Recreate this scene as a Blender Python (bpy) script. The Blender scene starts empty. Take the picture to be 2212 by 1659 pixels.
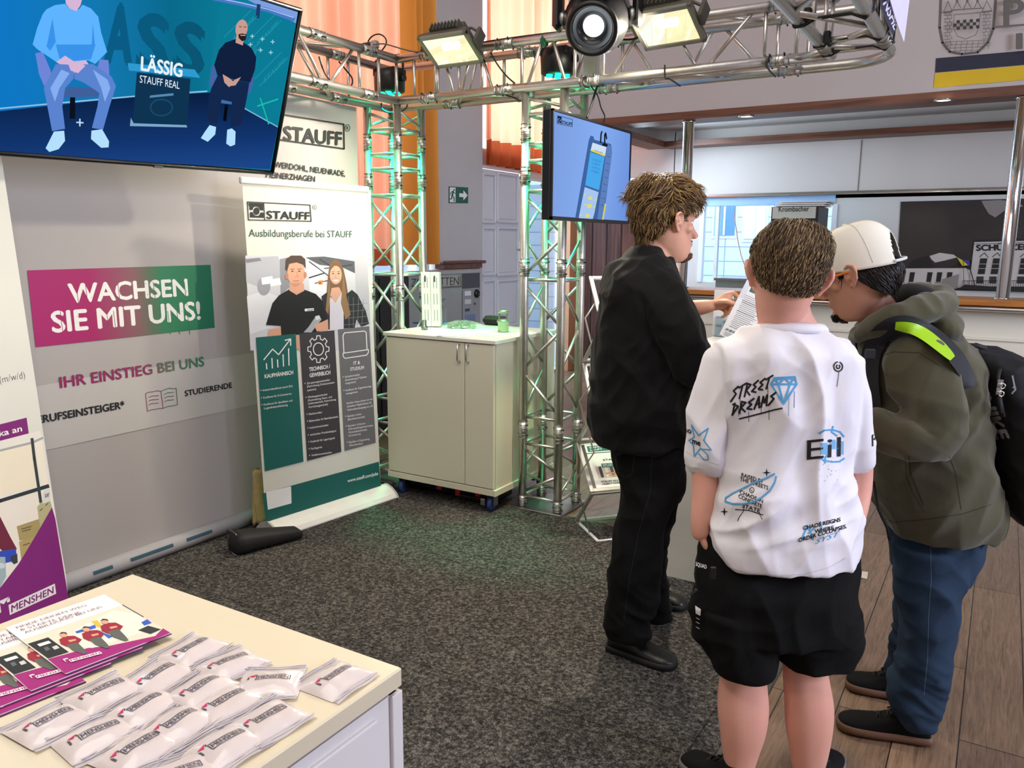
import bpy, math, random
import numpy as np
from mathutils import Vector, Matrix, noise
from mathutils.bvhtree import BVHTree
random.seed(7)
SC = bpy.context.scene
COL = SC.collection
pi = math.pi

# ------------------------------------------------------------------ camera
# room axes: X along the bar front, Y towards the bar, Z up; the photographer stands at the origin
F_PX, PITCH, ROLL, YAW, EYE = 1746.2, 0.17316, 0.007, 0.54298, 1.58
CX, CY = 1106.0, 829.5
HD = np.array([-math.sin(YAW), math.cos(YAW), 0.0])           # level heading
RT = np.array([math.cos(YAW), math.sin(YAW), 0.0])
FW = HD * math.cos(PITCH) + np.array([0, 0, -math.sin(PITCH)])
_up = np.cross(RT, FW)
CR = math.cos(ROLL) * RT + math.sin(ROLL) * _up
CU = -math.sin(ROLL) * RT + math.cos(ROLL) * _up
CAM = np.array([0, 0, EYE])
cd = bpy.data.cameras.new('camera'); cam = bpy.data.objects.new('camera', cd); COL.objects.link(cam)
cd.sensor_width = 36; cd.lens = F_PX / 2212 * 36; cd.clip_start = 0.05; cd.clip_end = 100
M = Matrix.Identity(4)
for i in range(3):
    M[i][0] = CR[i]; M[i][1] = CU[i]; M[i][2] = -FW[i]; M[i][3] = CAM[i]
cam.matrix_world = M
SC.camera = cam
SC.view_settings.view_transform = 'Standard'; SC.view_settings.look = 'None'
SC.view_settings.gamma = 1; SC.view_settings.use_curve_mapping = False
SC.view_settings.exposure = 0.0

# ------------------------------------------------------------------ world and lights
W = bpy.data.worlds.new('World'); SC.world = W; W.use_nodes = True
bg = W.node_tree.nodes['Background']; bg.inputs[0].default_value = (0.72, 0.84, 1.0, 1); bg.inputs[1].default_value = 2.0

def look_rot(d):
    return Vector(d).to_track_quat('-Z', 'Y').to_euler()
def area(name, loc, aim, sx, sy, power, col, spread=pi):
    l = bpy.data.lights.new(name, 'AREA'); l.shape = 'RECTANGLE'; l.size = sx; l.size_y = sy
    l.energy = power; l.color = col; l.spread = spread
    o = bpy.data.objects.new(name, l); o.location = loc
    o.rotation_euler = look_rot(Vector(aim) - Vector(loc)); COL.objects.link(o); return o
def spot(name, loc, aim, power, col, ang, blend=0.5, r=0.05):
    l = bpy.data.lights.new(name, 'SPOT'); l.energy = power; l.color = col; l.spot_size = ang; l.spot_blend = blend
    l.shadow_soft_size = r
    o = bpy.data.objects.new(name, l); o.location = loc
    o.rotation_euler = look_rot(Vector(aim) - Vector(loc)); COL.objects.link(o); return o
WARM = (1.0, 0.90, 0.70)
area('hall_ceiling_light', (-1.0, 0.4, 5.4), (-1.0, 1.2, 0), 5, 4, 165, (1.0, 0.95, 0.9))
area('daylight_left_windows', (-5.6, 4.2, 3.0), (-3, 4.2, 2.0), 4.5, 3.0, 260, (0.86, 0.93, 1.0))
area('daylight_door_window', (-5.5, 8.2, 1.9), (-3.0, 7.6, 1.0), 1.6, 2.8, 150, (0.75, 0.9, 1.0))
area('daylight_upper_window', (-5.6, 8.1, 3.6), (-3.0, 7.6, 2.8), 1.8, 1.8, 170, (0.86, 0.93, 1.0))
area('daylight_bar_window', (-2.4, 10.2, 4.0), (-2.8, 12.4, 1.4), 4.5, 1.0, 190, (0.66, 0.84, 1.0))
area('daylight_bar_left', (-3.3, 8.1, 2.55), (-2.0, 8.3, 1.2), 0.8, 0.8, 30, (0.7, 0.85, 1.0))
area('cool_fill_right', (4.9, 3.4, 2.3), (-4.0, 6.6, 1.4), 3.5, 2.0, 430, (0.78, 0.85, 1.0))  # unseen cool fill, added to brighten the left wall and pillar
area('stage_wash_right', (2.6, 1.4, 2.6), (-0.4, 2.3, 1.1), 0.6, 0.6, 26, (0.62, 0.60, 1.0))
area('bar_fill', (-1.2, 8.0, 2.9), (-1.2, 8.0, 0), 3.0, 0.8, 100, (0.88, 0.94, 1.0))  # unseen fill, added to lift the dim bar interior
# flood lamps of the rig that hang outside the frame, over and beside the photographer
spot('rig_flood_near', (-0.9, 0.3, 2.75), (-2.6, 2.6, 0.7), 40, WARM, 2.3, 0.6, 0.07)
spot('rig_flood_side', (-0.55, 2.3, 2.85), (-3.2, 2.4, 1.2), 42, WARM, 2.2, 0.6, 0.045)

# ------------------------------------------------------------------ picture-to-room helpers
def ray(x, y):
    d = FW * F_PX + CR * (x - CX) - CU * (y - CY)
    return d / np.linalg.norm(d)
def atz(x, y, z=0.0):
    d = ray(x, y); return CAM + d * ((z - EYE) / d[2])
def axX(x, y, X):
    d = ray(x, y); return CAM + d * (X / d[0])
def axY(x, y, Y):
    d = ray(x, y); return CAM + d * (Y / d[1])
def PT(x, y, dist):                       # point at a level distance ahead of the photographer
    d = ray(x, y); return CAM + d * (dist / float(d @ HD))
def onpl(x, y, p0, n):
    d = ray(x, y); n = np.array(n, float); return CAM + d * (float((np.array(p0) - CAM) @ n) / float(d @ n))
def V(*a):
    return np.array(a, float)
def unit(a):
    a = np.array(a, float); return a / max(1e-9, np.linalg.norm(a))

# ------------------------------------------------------------------ materials
def lin(h):
    h = h.lstrip('#'); c = [int(h[i:i + 2], 16) / 255 for i in (0, 2, 4)]
    return tuple(x / 12.92 if x <= 0.04045 else ((x + 0.055) / 1.055) ** 2.4 for x in c) + (1,)
MATS = {}
def mat(name, hexc, rough=0.55, metal=0.0, var=0.06, scale=14.0, bump=0.0, bscale=60.0, emit=0.0, trans=0.0, alpha=1.0, sheen=0.0, spec=0.5, coat=0.0, sss=0.0):
    if name in MATS: return MATS[name]
    m = bpy.data.materials.new(name); m.use_nodes = True; MATS[name] = m
    nt = m.node_tree; b = nt.nodes['Principled BSDF']; c = lin(hexc)
    b.inputs['Base Color'].default_value = c
    b.inputs['Roughness'].default_value = rough; b.inputs['Metallic'].default_value = metal
    b.inputs['Specular IOR Level'].default_value = spec
    b.inputs['Coat Weight'].default_value = coat
    if sheen: b.inputs['Sheen Weight'].default_value = sheen; b.inputs['Sheen Roughness'].default_value = 0.5
    if sss:
        b.inputs['Subsurface Weight'].default_value = sss; b.inputs['Subsurface Radius'].default_value = (1, .35, .2); b.inputs['Subsurface Scale'].default_value = 0.012
    if trans: b.inputs['Transmission Weight'].default_value = trans
    if alpha < 1: b.inputs['Alpha'].default_value = alpha
    if emit:
        b.inputs['Emission Color'].default_value = c; b.inputs['Emission Strength'].default_value = emit
    tc = nt.nodes.new('ShaderNodeTexCoord')
    if var:
        n = nt.nodes.new('ShaderNodeTexNoise'); n.inputs['Scale'].default_value = scale; n.inputs['Detail'].default_value = 4
        nt.links.new(tc.outputs['Object'], n.inputs['Vector'])
        mx = nt.nodes.new('ShaderNodeMix'); mx.data_type = 'RGBA'
        mx.inputs[6].default_value = tuple(max(0, x * (1 - var)) for x in c[:3]) + (1,)
        mx.inputs[7].default_value = tuple(min(1, x * (1 + var)) for x in c[:3]) + (1,)
        nt.links.new(n.outputs['Fac'], mx.inputs[0]); nt.links.new(mx.outputs[2], b.inputs['Base Color'])
        if emit: nt.links.new(mx.outputs[2], b.inputs['Emission Color'])
    if bump:
        n2 = nt.nodes.new('ShaderNodeTexNoise'); n2.inputs['Scale'].default_value = bscale; n2.inputs['Detail'].default_value = 5
        nt.links.new(tc.outputs['Object'], n2.inputs['Vector'])
        bp = nt.nodes.new('ShaderNodeBump'); bp.inputs['Strength'].default_value = bump; bp.inputs['Distance'].default_value = 0.01
        nt.links.new(n2.outputs['Fac'], bp.inputs['Height']); nt.links.new(bp.outputs['Normal'], b.inputs['Normal'])
    return m
def nodes(m): return m.node_tree.nodes, m.node_tree.links, m.node_tree.nodes['Principled BSDF']

def ramp(nt, stops):
    r = nt.nodes.new('ShaderNodeValToRGB'); e = r.color_ramp.elements
    while len(e) < len(stops): e.new(0.5)
    for i, (p, c) in enumerate(stops): e[i].position = p; e[i].color = lin(c)
    return r
def wood_floor():
    m = mat('floor_planks', '#6f5846', 0.38, var=0); N, L, b = nodes(m); nt = m.node_tree
    tc = N.new('ShaderNodeTexCoord'); mp = N.new('ShaderNodeMapping'); mp.inputs['Rotation'].default_value[2] = pi / 2
    L.new(tc.outputs['Object'], mp.inputs[0])
    br = N.new('ShaderNodeTexBrick'); br.offset = 0.37; br.inputs['Scale'].default_value = 1.0
    br.inputs['Brick Width'].default_value = 1.4; br.inputs['Row Height'].default_value = 0.185; br.inputs['Mortar Size'].default_value = 0.0022
    br.inputs['Color1'].default_value = lin('#8a6d57'); br.inputs['Color2'].default_value = lin('#b08c6c'); br.inputs['Mortar'].default_value = lin('#231a14'); br.inputs['Mortar Smooth'].default_value = 0.1
    L.new(mp.outputs[0], br.inputs['Vector'])
    m2 = N.new('ShaderNodeMapping'); m2.inputs['Scale'].default_value = (22, 1.6, 1)
    L.new(tc.outputs['Object'], m2.inputs[0])
    n = N.new('ShaderNodeTexNoise'); n.inputs['Scale'].default_value = 2.6; n.inputs['Detail'].default_value = 9; n.inputs['Roughness'].default_value = 0.65; n.inputs['Distortion'].default_value = 1.6
    L.new(m2.outputs[0], n.inputs['Vector'])
    r = ramp(nt, [(0.32, '#4c4038'), (0.52, '#9a9590'), (0.72, '#c6c2be')]); L.new(n.outputs['Fac'], r.inputs[0])
    mx = N.new('ShaderNodeMix'); mx.data_type = 'RGBA'; mx.blend_type = 'MULTIPLY'; mx.inputs[0].default_value = 0.85
    L.new(br.outputs['Color'], mx.inputs[6]); L.new(r.outputs['Color'], mx.inputs[7])
    g = N.new('ShaderNodeGamma'); g.inputs[1].default_value = 0.86; L.new(mx.outputs[2], g.inputs[0]); L.new(g.outputs[0], b.inputs['Base Color'])
    bp = N.new('ShaderNodeBump'); bp.inputs['Strength'].default_value = 0.25; bp.inputs['Distance'].default_value = 0.003
    L.new(n.outputs['Fac'], bp.inputs['Height']); L.new(bp.outputs['Normal'], b.inputs['Normal'])
    return m
def carpet_mat():
    m = mat('needle_felt', '#3a3836', 0.95, var=0, spec=0.1); N, L, b = nodes(m)
    tc = N.new('ShaderNodeTexCoord')
    n = N.new('ShaderNodeTexNoise'); n.inputs['Scale'].default_value = 230; n.inputs['Detail'].default_value = 3
    n2 = N.new('ShaderNodeTexNoise'); n2.inputs['Scale'].default_value = 70; n2.inputs['Detail'].default_value = 4
    L.new(tc.outputs['Object'], n.inputs['Vector']); L.new(tc.outputs['Object'], n2.inputs['Vector'])
    ad = N.new('ShaderNodeMath'); ad.operation = 'ADD'; L.new(n.outputs['Fac'], ad.inputs[0]); L.new(n2.outputs['Fac'], ad.inputs[1])
    hv = N.new('ShaderNodeMath'); hv.operation = 'MULTIPLY'; hv.inputs[1].default_value = 0.5; L.new(ad.outputs[0], hv.inputs[0])
    r = ramp(m.node_tree, [(0.38, '#1b1a19'), (0.5, '#403d3a'), (0.64, '#77726b')]); L.new(hv.outputs[0], r.inputs[0])
    # seams between the carpet tiles
    br = N.new('ShaderNodeTexBrick'); br.offset = 0; br.inputs['Scale'].default_value = 1; br.inputs['Brick Width'].default_value = 2.0; br.inputs['Row Height'].default_value = 1.0; br.inputs['Mortar Size'].default_value = 0.003
    br.inputs['Color1'].default_value = (1, 1, 1, 1); br.inputs['Color2'].default_value = (0.94, 0.94, 0.94, 1); br.inputs['Mortar'].default_value = (0.45, 0.45, 0.45, 1)
    mp = N.new('ShaderNodeMapping'); mp.inputs['Location'].default_value = (0.35, 0.1, 0); L.new(tc.outputs['Object'], mp.inputs[0]); L.new(mp.outputs[0], br.inputs['Vector'])
    mx = N.new('ShaderNodeMix'); mx.data_type = 'RGBA'; mx.blend_type = 'MULTIPLY'; mx.inputs[0].default_value = 1
    L.new(r.outputs['Color'], mx.inputs[6]); L.new(br.outputs['Color'], mx.inputs[7]); L.new(mx.outputs[2], b.inputs['Base Color'])
    bp = N.new('ShaderNodeBump'); bp.inputs['Strength'].default_value = 0.7; bp.inputs['Distance'].default_value = 0.004; L.new(hv.outputs[0], bp.inputs['Height']); L.new(bp.outputs['Normal'], b.inputs['Normal'])
    return m
def brown_wood(name='brown_wood', a='#3a1d16', c='#7a4532', rough=0.4, sc=(14, 14, 0.8)):
    m = mat(name, '#5a3024', rough, var=0); N, L, b = nodes(m)
    tc = N.new('ShaderNodeTexCoord'); mp = N.new('ShaderNodeMapping'); mp.inputs['Scale'].default_value = sc; L.new(tc.outputs['Object'], mp.inputs[0])
    n = N.new('ShaderNodeTexNoise'); n.inputs['Scale'].default_value = 2.2; n.inputs['Detail'].default_value = 7; n.inputs['Distortion'].default_value = 0.8; L.new(mp.outputs[0], n.inputs['Vector'])
    r = ramp(m.node_tree, [(0.3, a), (0.75, c)]); L.new(n.outputs['Fac'], r.inputs[0]); L.new(r.outputs['Color'], b.inputs['Base Color'])
    return m
def glow(name, hexc, s):
    m = bpy.data.materials.new(name); m.use_nodes = True; nt = m.node_tree; nt.nodes.clear()
    e = nt.nodes.new('ShaderNodeEmission'); e.inputs[0].default_value = lin(hexc); e.inputs[1].default_value = s
    o = nt.nodes.new('ShaderNodeOutputMaterial'); nt.links.new(e.outputs[0], o.inputs[0]); return m
_G = {}
def scr(hexc, s=1.0):                     # a colour shown by a lit screen
    k = (hexc, s)
    if k not in _G: _G[k] = glow('screen_' + hexc.strip('#'), hexc, s)
    return _G[k]
_P = {}
def ink(hexc, rough=0.6):                 # a printed colour
    k = (hexc, rough)
    if k not in _P: _P[k] = mat('print_' + hexc.strip('#') + ('' if rough == 0.6 else str(int(rough * 100))), hexc, rough, var=0.03)
    return _P[k]
def curtain_mat(name, hexc, tr):
    m = bpy.data.materials.new(name); m.use_nodes = True; nt = m.node_tree; nt.nodes.clear(); L = nt.links
    tc = nt.nodes.new('ShaderNodeTexCoord'); n = nt.nodes.new('ShaderNodeTexNoise'); n.inputs['Scale'].default_value = 3; L.new(tc.outputs['Object'], n.inputs['Vector'])
    c = lin(hexc); mx = nt.nodes.new('ShaderNodeMix'); mx.data_type = 'RGBA'
    mx.inputs[6].default_value = tuple(x * 0.9 for x in c[:3]) + (1,); mx.inputs[7].default_value = c; L.new(n.outputs['Fac'], mx.inputs[0])
    d = nt.nodes.new('ShaderNodeBsdfDiffuse'); t = nt.nodes.new('ShaderNodeBsdfTranslucent'); s = nt.nodes.new('ShaderNodeMixShader'); s.inputs[0].default_value = tr
    o = nt.nodes.new('ShaderNodeOutputMaterial')
    L.new(mx.outputs[2], d.inputs[0]); L.new(mx.outputs[2], t.inputs[0]); L.new(d.outputs[0], s.inputs[1]); L.new(t.outputs[0], s.inputs[2]); L.new(s.outputs[0], o.inputs[0])
    return m
def glass_mat(name, tint='#ffffff', a=0.12, rough=0.03):
    m = bpy.data.materials.new(name); m.use_nodes = True; nt = m.node_tree; nt.nodes.clear(); L = nt.links
    t = nt.nodes.new('ShaderNodeBsdfTransparent'); t.inputs[0].default_value = lin(tint)
    g = nt.nodes.new('ShaderNodeBsdfGlossy'); g.inputs['Roughness'].default_value = rough
    f = nt.nodes.new('ShaderNodeLayerWeight'); f.inputs[0].default_value = 0.35
    mm = nt.nodes.new('ShaderNodeMath'); mm.operation = 'MULTIPLY_ADD'; mm.inputs[1].default_value = 0.6; mm.inputs[2].default_value = a
    s = nt.nodes.new('ShaderNodeMixShader'); o = nt.nodes.new('ShaderNodeOutputMaterial')
    L.new(f.outputs['Fresnel'], mm.inputs[0]); L.new(mm.outputs[0], s.inputs[0]); L.new(t.outputs[0], s.inputs[1]); L.new(g.outputs[0], s.inputs[2]); L.new(s.outputs[0], o.inputs[0])
    return m
ALU = mat('aluminium', '#cfcdc6', 0.36, 1.0, var=0.14, scale=26, bump=0.06, bscale=90)
CHROME = mat('chrome', '#d8d8d8', 0.12, 1.0, var=0.02)
STEEL = mat('steel', '#9a9a98', 0.35, 1.0, var=0.05)
BLACKP = mat('black_plastic', '#0c0c0e', 0.42, var=0.1)
BLACKR = mat('black_rubber', '#0a0a0a', 0.7, var=0.1)
WHITE = mat('white_paint', '#e6e4e0', 0.6, var=0.03, scale=4, bump=0.03, bscale=120)
WHITEL = mat('white_laminate', '#e4e0d2', 0.38, var=0.02, scale=3)
PAPER = mat('paper', '#eceae6', 0.6, var=0.02)
GREYM = mat('grey_metal', '#6d6c68', 0.5, 0.4, var=0.08)

# ------------------------------------------------------------------ mesh builder
class MB:
    def __init__(s): s.v = []; s.f = []; s.m = []; s.sm = []; s.mats = []
    def mi(s, m):
        if m not in s.mats: s.mats.append(m)
        return s.mats.index(m)
    def add(s, vs, fs, m, smooth=False):
        o = len(s.v); s.v += [tuple(float(c) for c in v) for v in vs]; k = s.mi(m)
        for f in fs: s.f.append(tuple(i + o for i in f)); s.m.append(k); s.sm.append(smooth)
        return s
    def box(s, c, size, m, ax=None, bev=0.0):
        c = np.array(c, float); hx, hy, hz = [d / 2 for d in size]
        A = np.eye(3) if ax is None else np.array(ax, float)
        def P(x, y, z): return c + A[0] * x + A[1] * y + A[2] * z
        if bev <= 0:
            vs = [P(x, y, z) for x in (-hx, hx) for y in (-hy, hy) for z in (-hz, hz)]
            return s.add(vs, [(0, 1, 3, 2), (4, 6, 7, 5), (0, 4, 5, 1), (2, 3, 7, 6), (0, 2, 6, 4), (1, 5, 7, 3)], m)
        b = min(bev, hx * .9, hy * .9, hz * .9); vs = []; idx = {}
        for sx in (-1, 1):
            for sy in (-1, 1):
                for sz in (-1, 1):
                    for k in range(3):
                        q = [sx * (hx - b), sy * (hy - b), sz * (hz - b)]; q[k] = (sx * hx, sy * hy, sz * hz)[k]
                        idx[(sx, sy, sz, k)] = len(vs); vs.append(P(*q))
        fs = []
        for k in range(3):
            a, d = [j for j in range(3) if j != k]
            for sg in (-1, 1):
                q = []
                for (u, w) in ((-1, -1), (1, -1), (1, 1), (-1, 1)):
                    t = [0, 0, 0]; t[k] = sg; t[a] = u; t[d] = w; q.append(idx[(t[0], t[1], t[2], k)])
                fs.append(q)
            for u in (-1, 1):
                for w in (-1, 1):
                    t0 = [0, 0, 0]; t0[k] = -1; t0[a] = u; t0[d] = w; t1 = list(t0); t1[k] = 1
                    fs.append([idx[(*t0, a)], idx[(*t1, a)], idx[(*t1, d)], idx[(*t0, d)]])
        for sx in (-1, 1):
            for sy in (-1, 1):
                for sz in (-1, 1): fs.append([idx[(sx, sy, sz, k)] for k in range(3)])
        return s.add(vs, fs, m)
    def tube(s, pts, r, m, n=12, cap=True, closed=False):
        pts = [np.array(p, float) for p in pts]; k = len(pts)
        rs = list(r) if hasattr(r, '__len__') else [r] * k
        vs = []; prev = None
        for i, p in enumerate(pts):
            if closed: t = pts[(i + 1) % k] - pts[i - 1]
            else: t = pts[min(i + 1, k - 1)] - pts[max(i - 1, 0)]
            t = unit(t)
            if prev is None:
                a = np.array([0, 0, 1.0]) if abs(t[2]) < 0.9 else np.array([1.0, 0, 0]); a = unit(a - t * (a @ t))
            else: a = unit(prev - t * (prev @ t))
            prev = a; b = np.cross(t, a)
            for j in range(n): an = 2 * pi * j / n; vs.append(p + (a * math.cos(an) + b * math.sin(an)) * rs[i])
        fs = [(i * n + j, i * n + (j + 1) % n, (i + 1) * n + (j + 1) % n, (i + 1) * n + j) for i in range(k - 1) for j in range(n)]
        if closed: fs += [((k - 1) * n + j, (k - 1) * n + (j + 1) % n, (j + 1) % n, j) for j in range(n)]
        elif cap: fs += [tuple(range(n))[::-1], tuple((k - 1) * n + j for j in range(n))]
        return s.add(vs, fs, m, True)
    def ring(s, c, axis, R, r, m, n=18, k=6):
        axis = unit(axis); a = unit(np.cross(axis, [0.3, 0.5, 0.8])); b = np.cross(axis, a)
        return s.tube([np.array(c) + (a * math.cos(2 * pi * i / n) + b * math.sin(2 * pi * i / n)) * R for i in range(n)], r, m, k, closed=True)
    def lathe(s, c, axis, prof, m, n=24, cap=True):    # prof: list of (radius, height along axis)
        axis = unit(axis); a = unit(np.cross(axis, [0.31, 0.52, 0.79])); b = np.cross(axis, a); c = np.array(c, float); vs = []
        for (r, h) in prof:
            for j in range(n): an = 2 * pi * j / n; vs.append(c + axis * h + (a * math.cos(an) + b * math.sin(an)) * r)
        k = len(prof)
        fs = [(i * n + j, i * n + (j + 1) % n, (i + 1) * n + (j + 1) % n, (i + 1) * n + j) for i in range(k - 1) for j in range(n)]
        if cap: fs += [tuple(range(n))[::-1], tuple((k - 1) * n + j for j in range(n))]
        return s.add(vs, fs, m, True)
    def poly(s, pts, m): return s.add(pts, [tuple(range(len(pts)))], m)
    def prism(s, pts, off, m):            # flat outline pushed along off
        pts = [np.array(p, float) for p in pts]; n = len(pts); off = np.array(off, float)
        fs = [tuple(range(n))[::-1], tuple(range(n, 2 * n))] + [(i, (i + 1) % n, n + (i + 1) % n, n + i) for i in range(n)]
        return s.add(pts + [p + off for p in pts], fs, m)
    def grid(s, fn, nu, nv, m, smooth=True):
        vs = [fn(i / nu, j / nv) for j in range(nv + 1) for i in range(nu + 1)]
        fs = [(j * (nu + 1) + i, j * (nu + 1) + i + 1, (j + 1) * (nu + 1) + i + 1, (j + 1) * (nu + 1) + i) for j in range(nv) for i in range(nu)]
        return s.add(vs, fs, m, smooth)
    def loft(s, rings, m, cap=True):
        n = len(rings[0]); vs = [p for r in rings for p in r]; k = len(rings)
        fs = [(i * n + j, i * n + (j + 1) % n, (i + 1) * n + (j + 1) % n, (i + 1) * n + j) for i in range(k - 1) for j in range(n)]
        if cap: fs += [tuple(range(n))[::-1], tuple((k - 1) * n + j for j in range(n))]
        return s.add(vs, fs, m, True)
    def build(s, name, parent=None, origin=None, solid=0.0):
        v = np.array(s.v)
        if parent is not None: org = WLOC[parent.name]
        elif origin is not None: org = np.array(origin, float)
        else: org = np.array([(v[:, 0].min() + v[:, 0].max()) / 2, (v[:, 1].min() + v[:, 1].max()) / 2, v[:, 2].min()])
        me = bpy.data.meshes.new(name); me.from_pydata([tuple(p) for p in (v - org)], [], s.f)
        for mm in s.mats: me.materials.append(mm)
        me.polygons.foreach_set('material_index', s.m); me.polygons.foreach_set('use_smooth', s.sm); me.update()
        o = bpy.data.objects.new(name, me); COL.objects.link(o)
        if parent is not None: o.parent = parent
        else: o.location = org
        WLOC[o.name] = org
        if solid:
            sm = o.modifiers.new('thickness', 'SOLIDIFY'); sm.thickness = solid; sm.offset = 0
        return o
WLOC = {}
def tag(o, label, cat, group=None, kind=None):
    o['label'] = label; o['category'] = cat
    if group: o['group'] = group
    if kind: o['kind'] = kind
    return o
def thing(name, label, cat, loc, group=None):
    o = bpy.data.objects.new(name, None); o.empty_display_size = 0.05; COL.objects.link(o); o.location = tuple(float(c) for c in loc)
    WLOC[o.name] = np.array(loc, float); return tag(o, label, cat, group)
def struct(mb, name):
    o = mb.build(name); o['kind'] = 'structure'; return o

# ------------------------------------------------------------------ lettering
_TC = {}
def glyphs(txt, bold=0.0, shear=0.0):
    """letter outlines filled with triangles; bold letters are struck several times a little apart"""
    k = (txt, bold, shear)
    if k in _TC: return _TC[k]
    c = bpy.data.curves.new('lettering', 'FONT'); c.body = txt; c.size = 1.0; c.shear = shear; c.resolution_u = 3; c.fill_mode = 'FRONT'; c.offset = min(0.0, bold)
    o = bpy.data.objects.new('lettering', c); me = o.to_mesh()
    vs = np.array([(v.co[0], v.co[1], 0.0) for v in me.vertices]) if len(me.vertices) else np.zeros((0, 3)); fs = [tuple(p.vertices) for p in me.polygons]
    o.to_mesh_clear(); bpy.data.objects.remove(o); bpy.data.curves.remove(c)
    if bold > 0 and len(vs):
        av, af = [], []
        for j, (dx, dy) in enumerate(((0, 0), (bold, 0), (-bold, 0), (0, bold * .8), (0, -bold * .8))):
            w = vs + np.array([dx, dy, j * 1.0]); f0 = sum(len(q) for q in av); av.append(w); af += [tuple(i + f0 for i in f) for f in fs]
        vs, fs = np.vstack(av), af
    _TC[k] = (vs, fs); return _TC[k]
_hv = glyphs('H')[0]; CAPH = float(_hv[:, 1].max() - _hv[:, 1].min())
class Sheet:
    """artwork on a flat sheet: pixel -> point on the sheet, layers lie a fraction of a millimetre apart"""
    def __init__(s, p0, n, mb=None, step=0.00006):
        s.p0 = np.array(p0, float); s.n = unit(n); s.mb = mb or MB(); s.k = 1; s.step = step
        if s.n @ (CAM - s.p0) < 0: s.n = -s.n
    def P(s, x, y): return onpl(x, y, s.p0, s.n)
    def up(s): s.k += 1
    def off(s): return s.n * s.step * s.k
    def tick(s): s.k += 0.4
    def poly(s, pts, m, t=True):
        if t: s.tick()
        s.mb.poly([s.P(*p) + s.off() for p in pts], m)
    def line(s, pts, w, m, closed=False):   # stroke with a width in pixels
        q = [np.array(p, float) for p in pts]; s.tick()
        if closed: q.append(q[0])
        for a, b in zip(q[:-1], q[1:]):
            t = unit(b - a); nn = np.array([-t[1], t[0]]) * w / 2; e = t * w * 0.25
            s.poly([a - nn - e, b - nn + e, b + nn + e, a + nn - e], m, False)
    def ell(s, c, rx, ry, m, n=28, rot=0.0):
        ca, sa = math.cos(rot), math.sin(rot)
        s.poly([(c[0] + rx * math.cos(2 * pi * i / n) * ca - ry * math.sin(2 * pi * i / n) * sa, c[1] + rx * math.cos(2 * pi * i / n) * sa + ry * math.sin(2 * pi * i / n) * ca) for i in range(n)], m)
    def oring(s, c, rx, ry, w, m, n=28):
        s.tick()
        for i in range(n):
            q = []
            for (j, k) in ((i, 0), (i + 1, 0), (i + 1, 1), (i, 1)):
                a = 2 * pi * j / n; q.append((c[0] + (rx - w * k) * math.cos(a), c[1] + (ry - w * k) * math.sin(a)))
            s.poly(q, m, False)
    def text(s, txt, bl, br, h, m, bold=0.0, shear=0.0, up=None):
        """bl, br: baseline ends in pixels; h: cap height in pixels; up: pixel direction of the verticals"""
        vs, fs = glyphs(txt, bold, shear)
        if not len(vs): return
        s.tick()
        x0, x1 = vs[:, 0].min(), vs[:, 0].max(); bl = np.array(bl, float); br = np.array(br, float)
        if up is None: up = (0, -1)
        o = s.P(*bl); ux = s.P(*br) - o; uy = s.P(bl[0] + up[0] * h, bl[1] + up[1] * h) - o
        pts = [o + ux * ((v[0] - x0) / (x1 - x0)) + uy * (v[1] / CAPH) + s.off() + s.n * (v[2] * 2.5e-5) for v in vs]
        s.k += .15 * (bold > 0) * 2.5e-5 * 5 / s.step
        s.mb.add(pts, fs, m)

# ================================================================== the room
FLOORM = wood_floor(); CARPETM = carpet_mat(); BROWN = brown_wood(); OAK = brown_wood('counter_oak', '#a5662c', '#d6954f', 0.35, (0.8, 14, 14))
BEAMW = brown_wood('beam_wood', '#4c2a1c', '#80503a', 0.45, (0.8, 12, 12))
WALLM = mat('plaster_white', '#d4d0cc', 0.85, var=0.035, scale=2.2, bump=0.05, bscale=160)
PILM = mat('plaster_grey', '#b9b9bd', 0.85, var=0.06, scale=3, bump=0.05, bscale=160)
GLOSSW = mat('gloss_white_panel', '#d8dad8', 0.12, var=0.01)
m = MB(); m.box((0.2, 2.8, -0.03), (10.2, 14.5, 0.06), FLOORM); struct(m, 'floor')
m = MB(); m.box((0.2, 2.8, 6.05), (10.2, 14.5, 0.1), WALLM); struct(m, 'ceiling')
m = MB()
XW = -4.62
m.box((XW - .06, 0.7, 0.55), (.12, 11.1, 1.1), WALLM); m.box((XW - .06, 0.7, 5.2), (.12, 11.1, 1.6), WALLM); m.box((XW - .06, -1.7, 2.75), (.12, 6.2, 3.3), WALLM)
m.box((XW - .05, 6.64, 3.0), (.14, 0.76, 6.0), PILM)
m.box((XW - .06, 8.1, 5.3), (.12, 2.1, 1.4), WALLM); m.box((XW - .09, 7.48, 2.42), (.06, 0.94, 0.18), WALLM); m.box((XW - .09, 8.45, 2.36), (.06, 1.1, 0.12), WALLM)
struct(m, 'wall_left')
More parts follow.
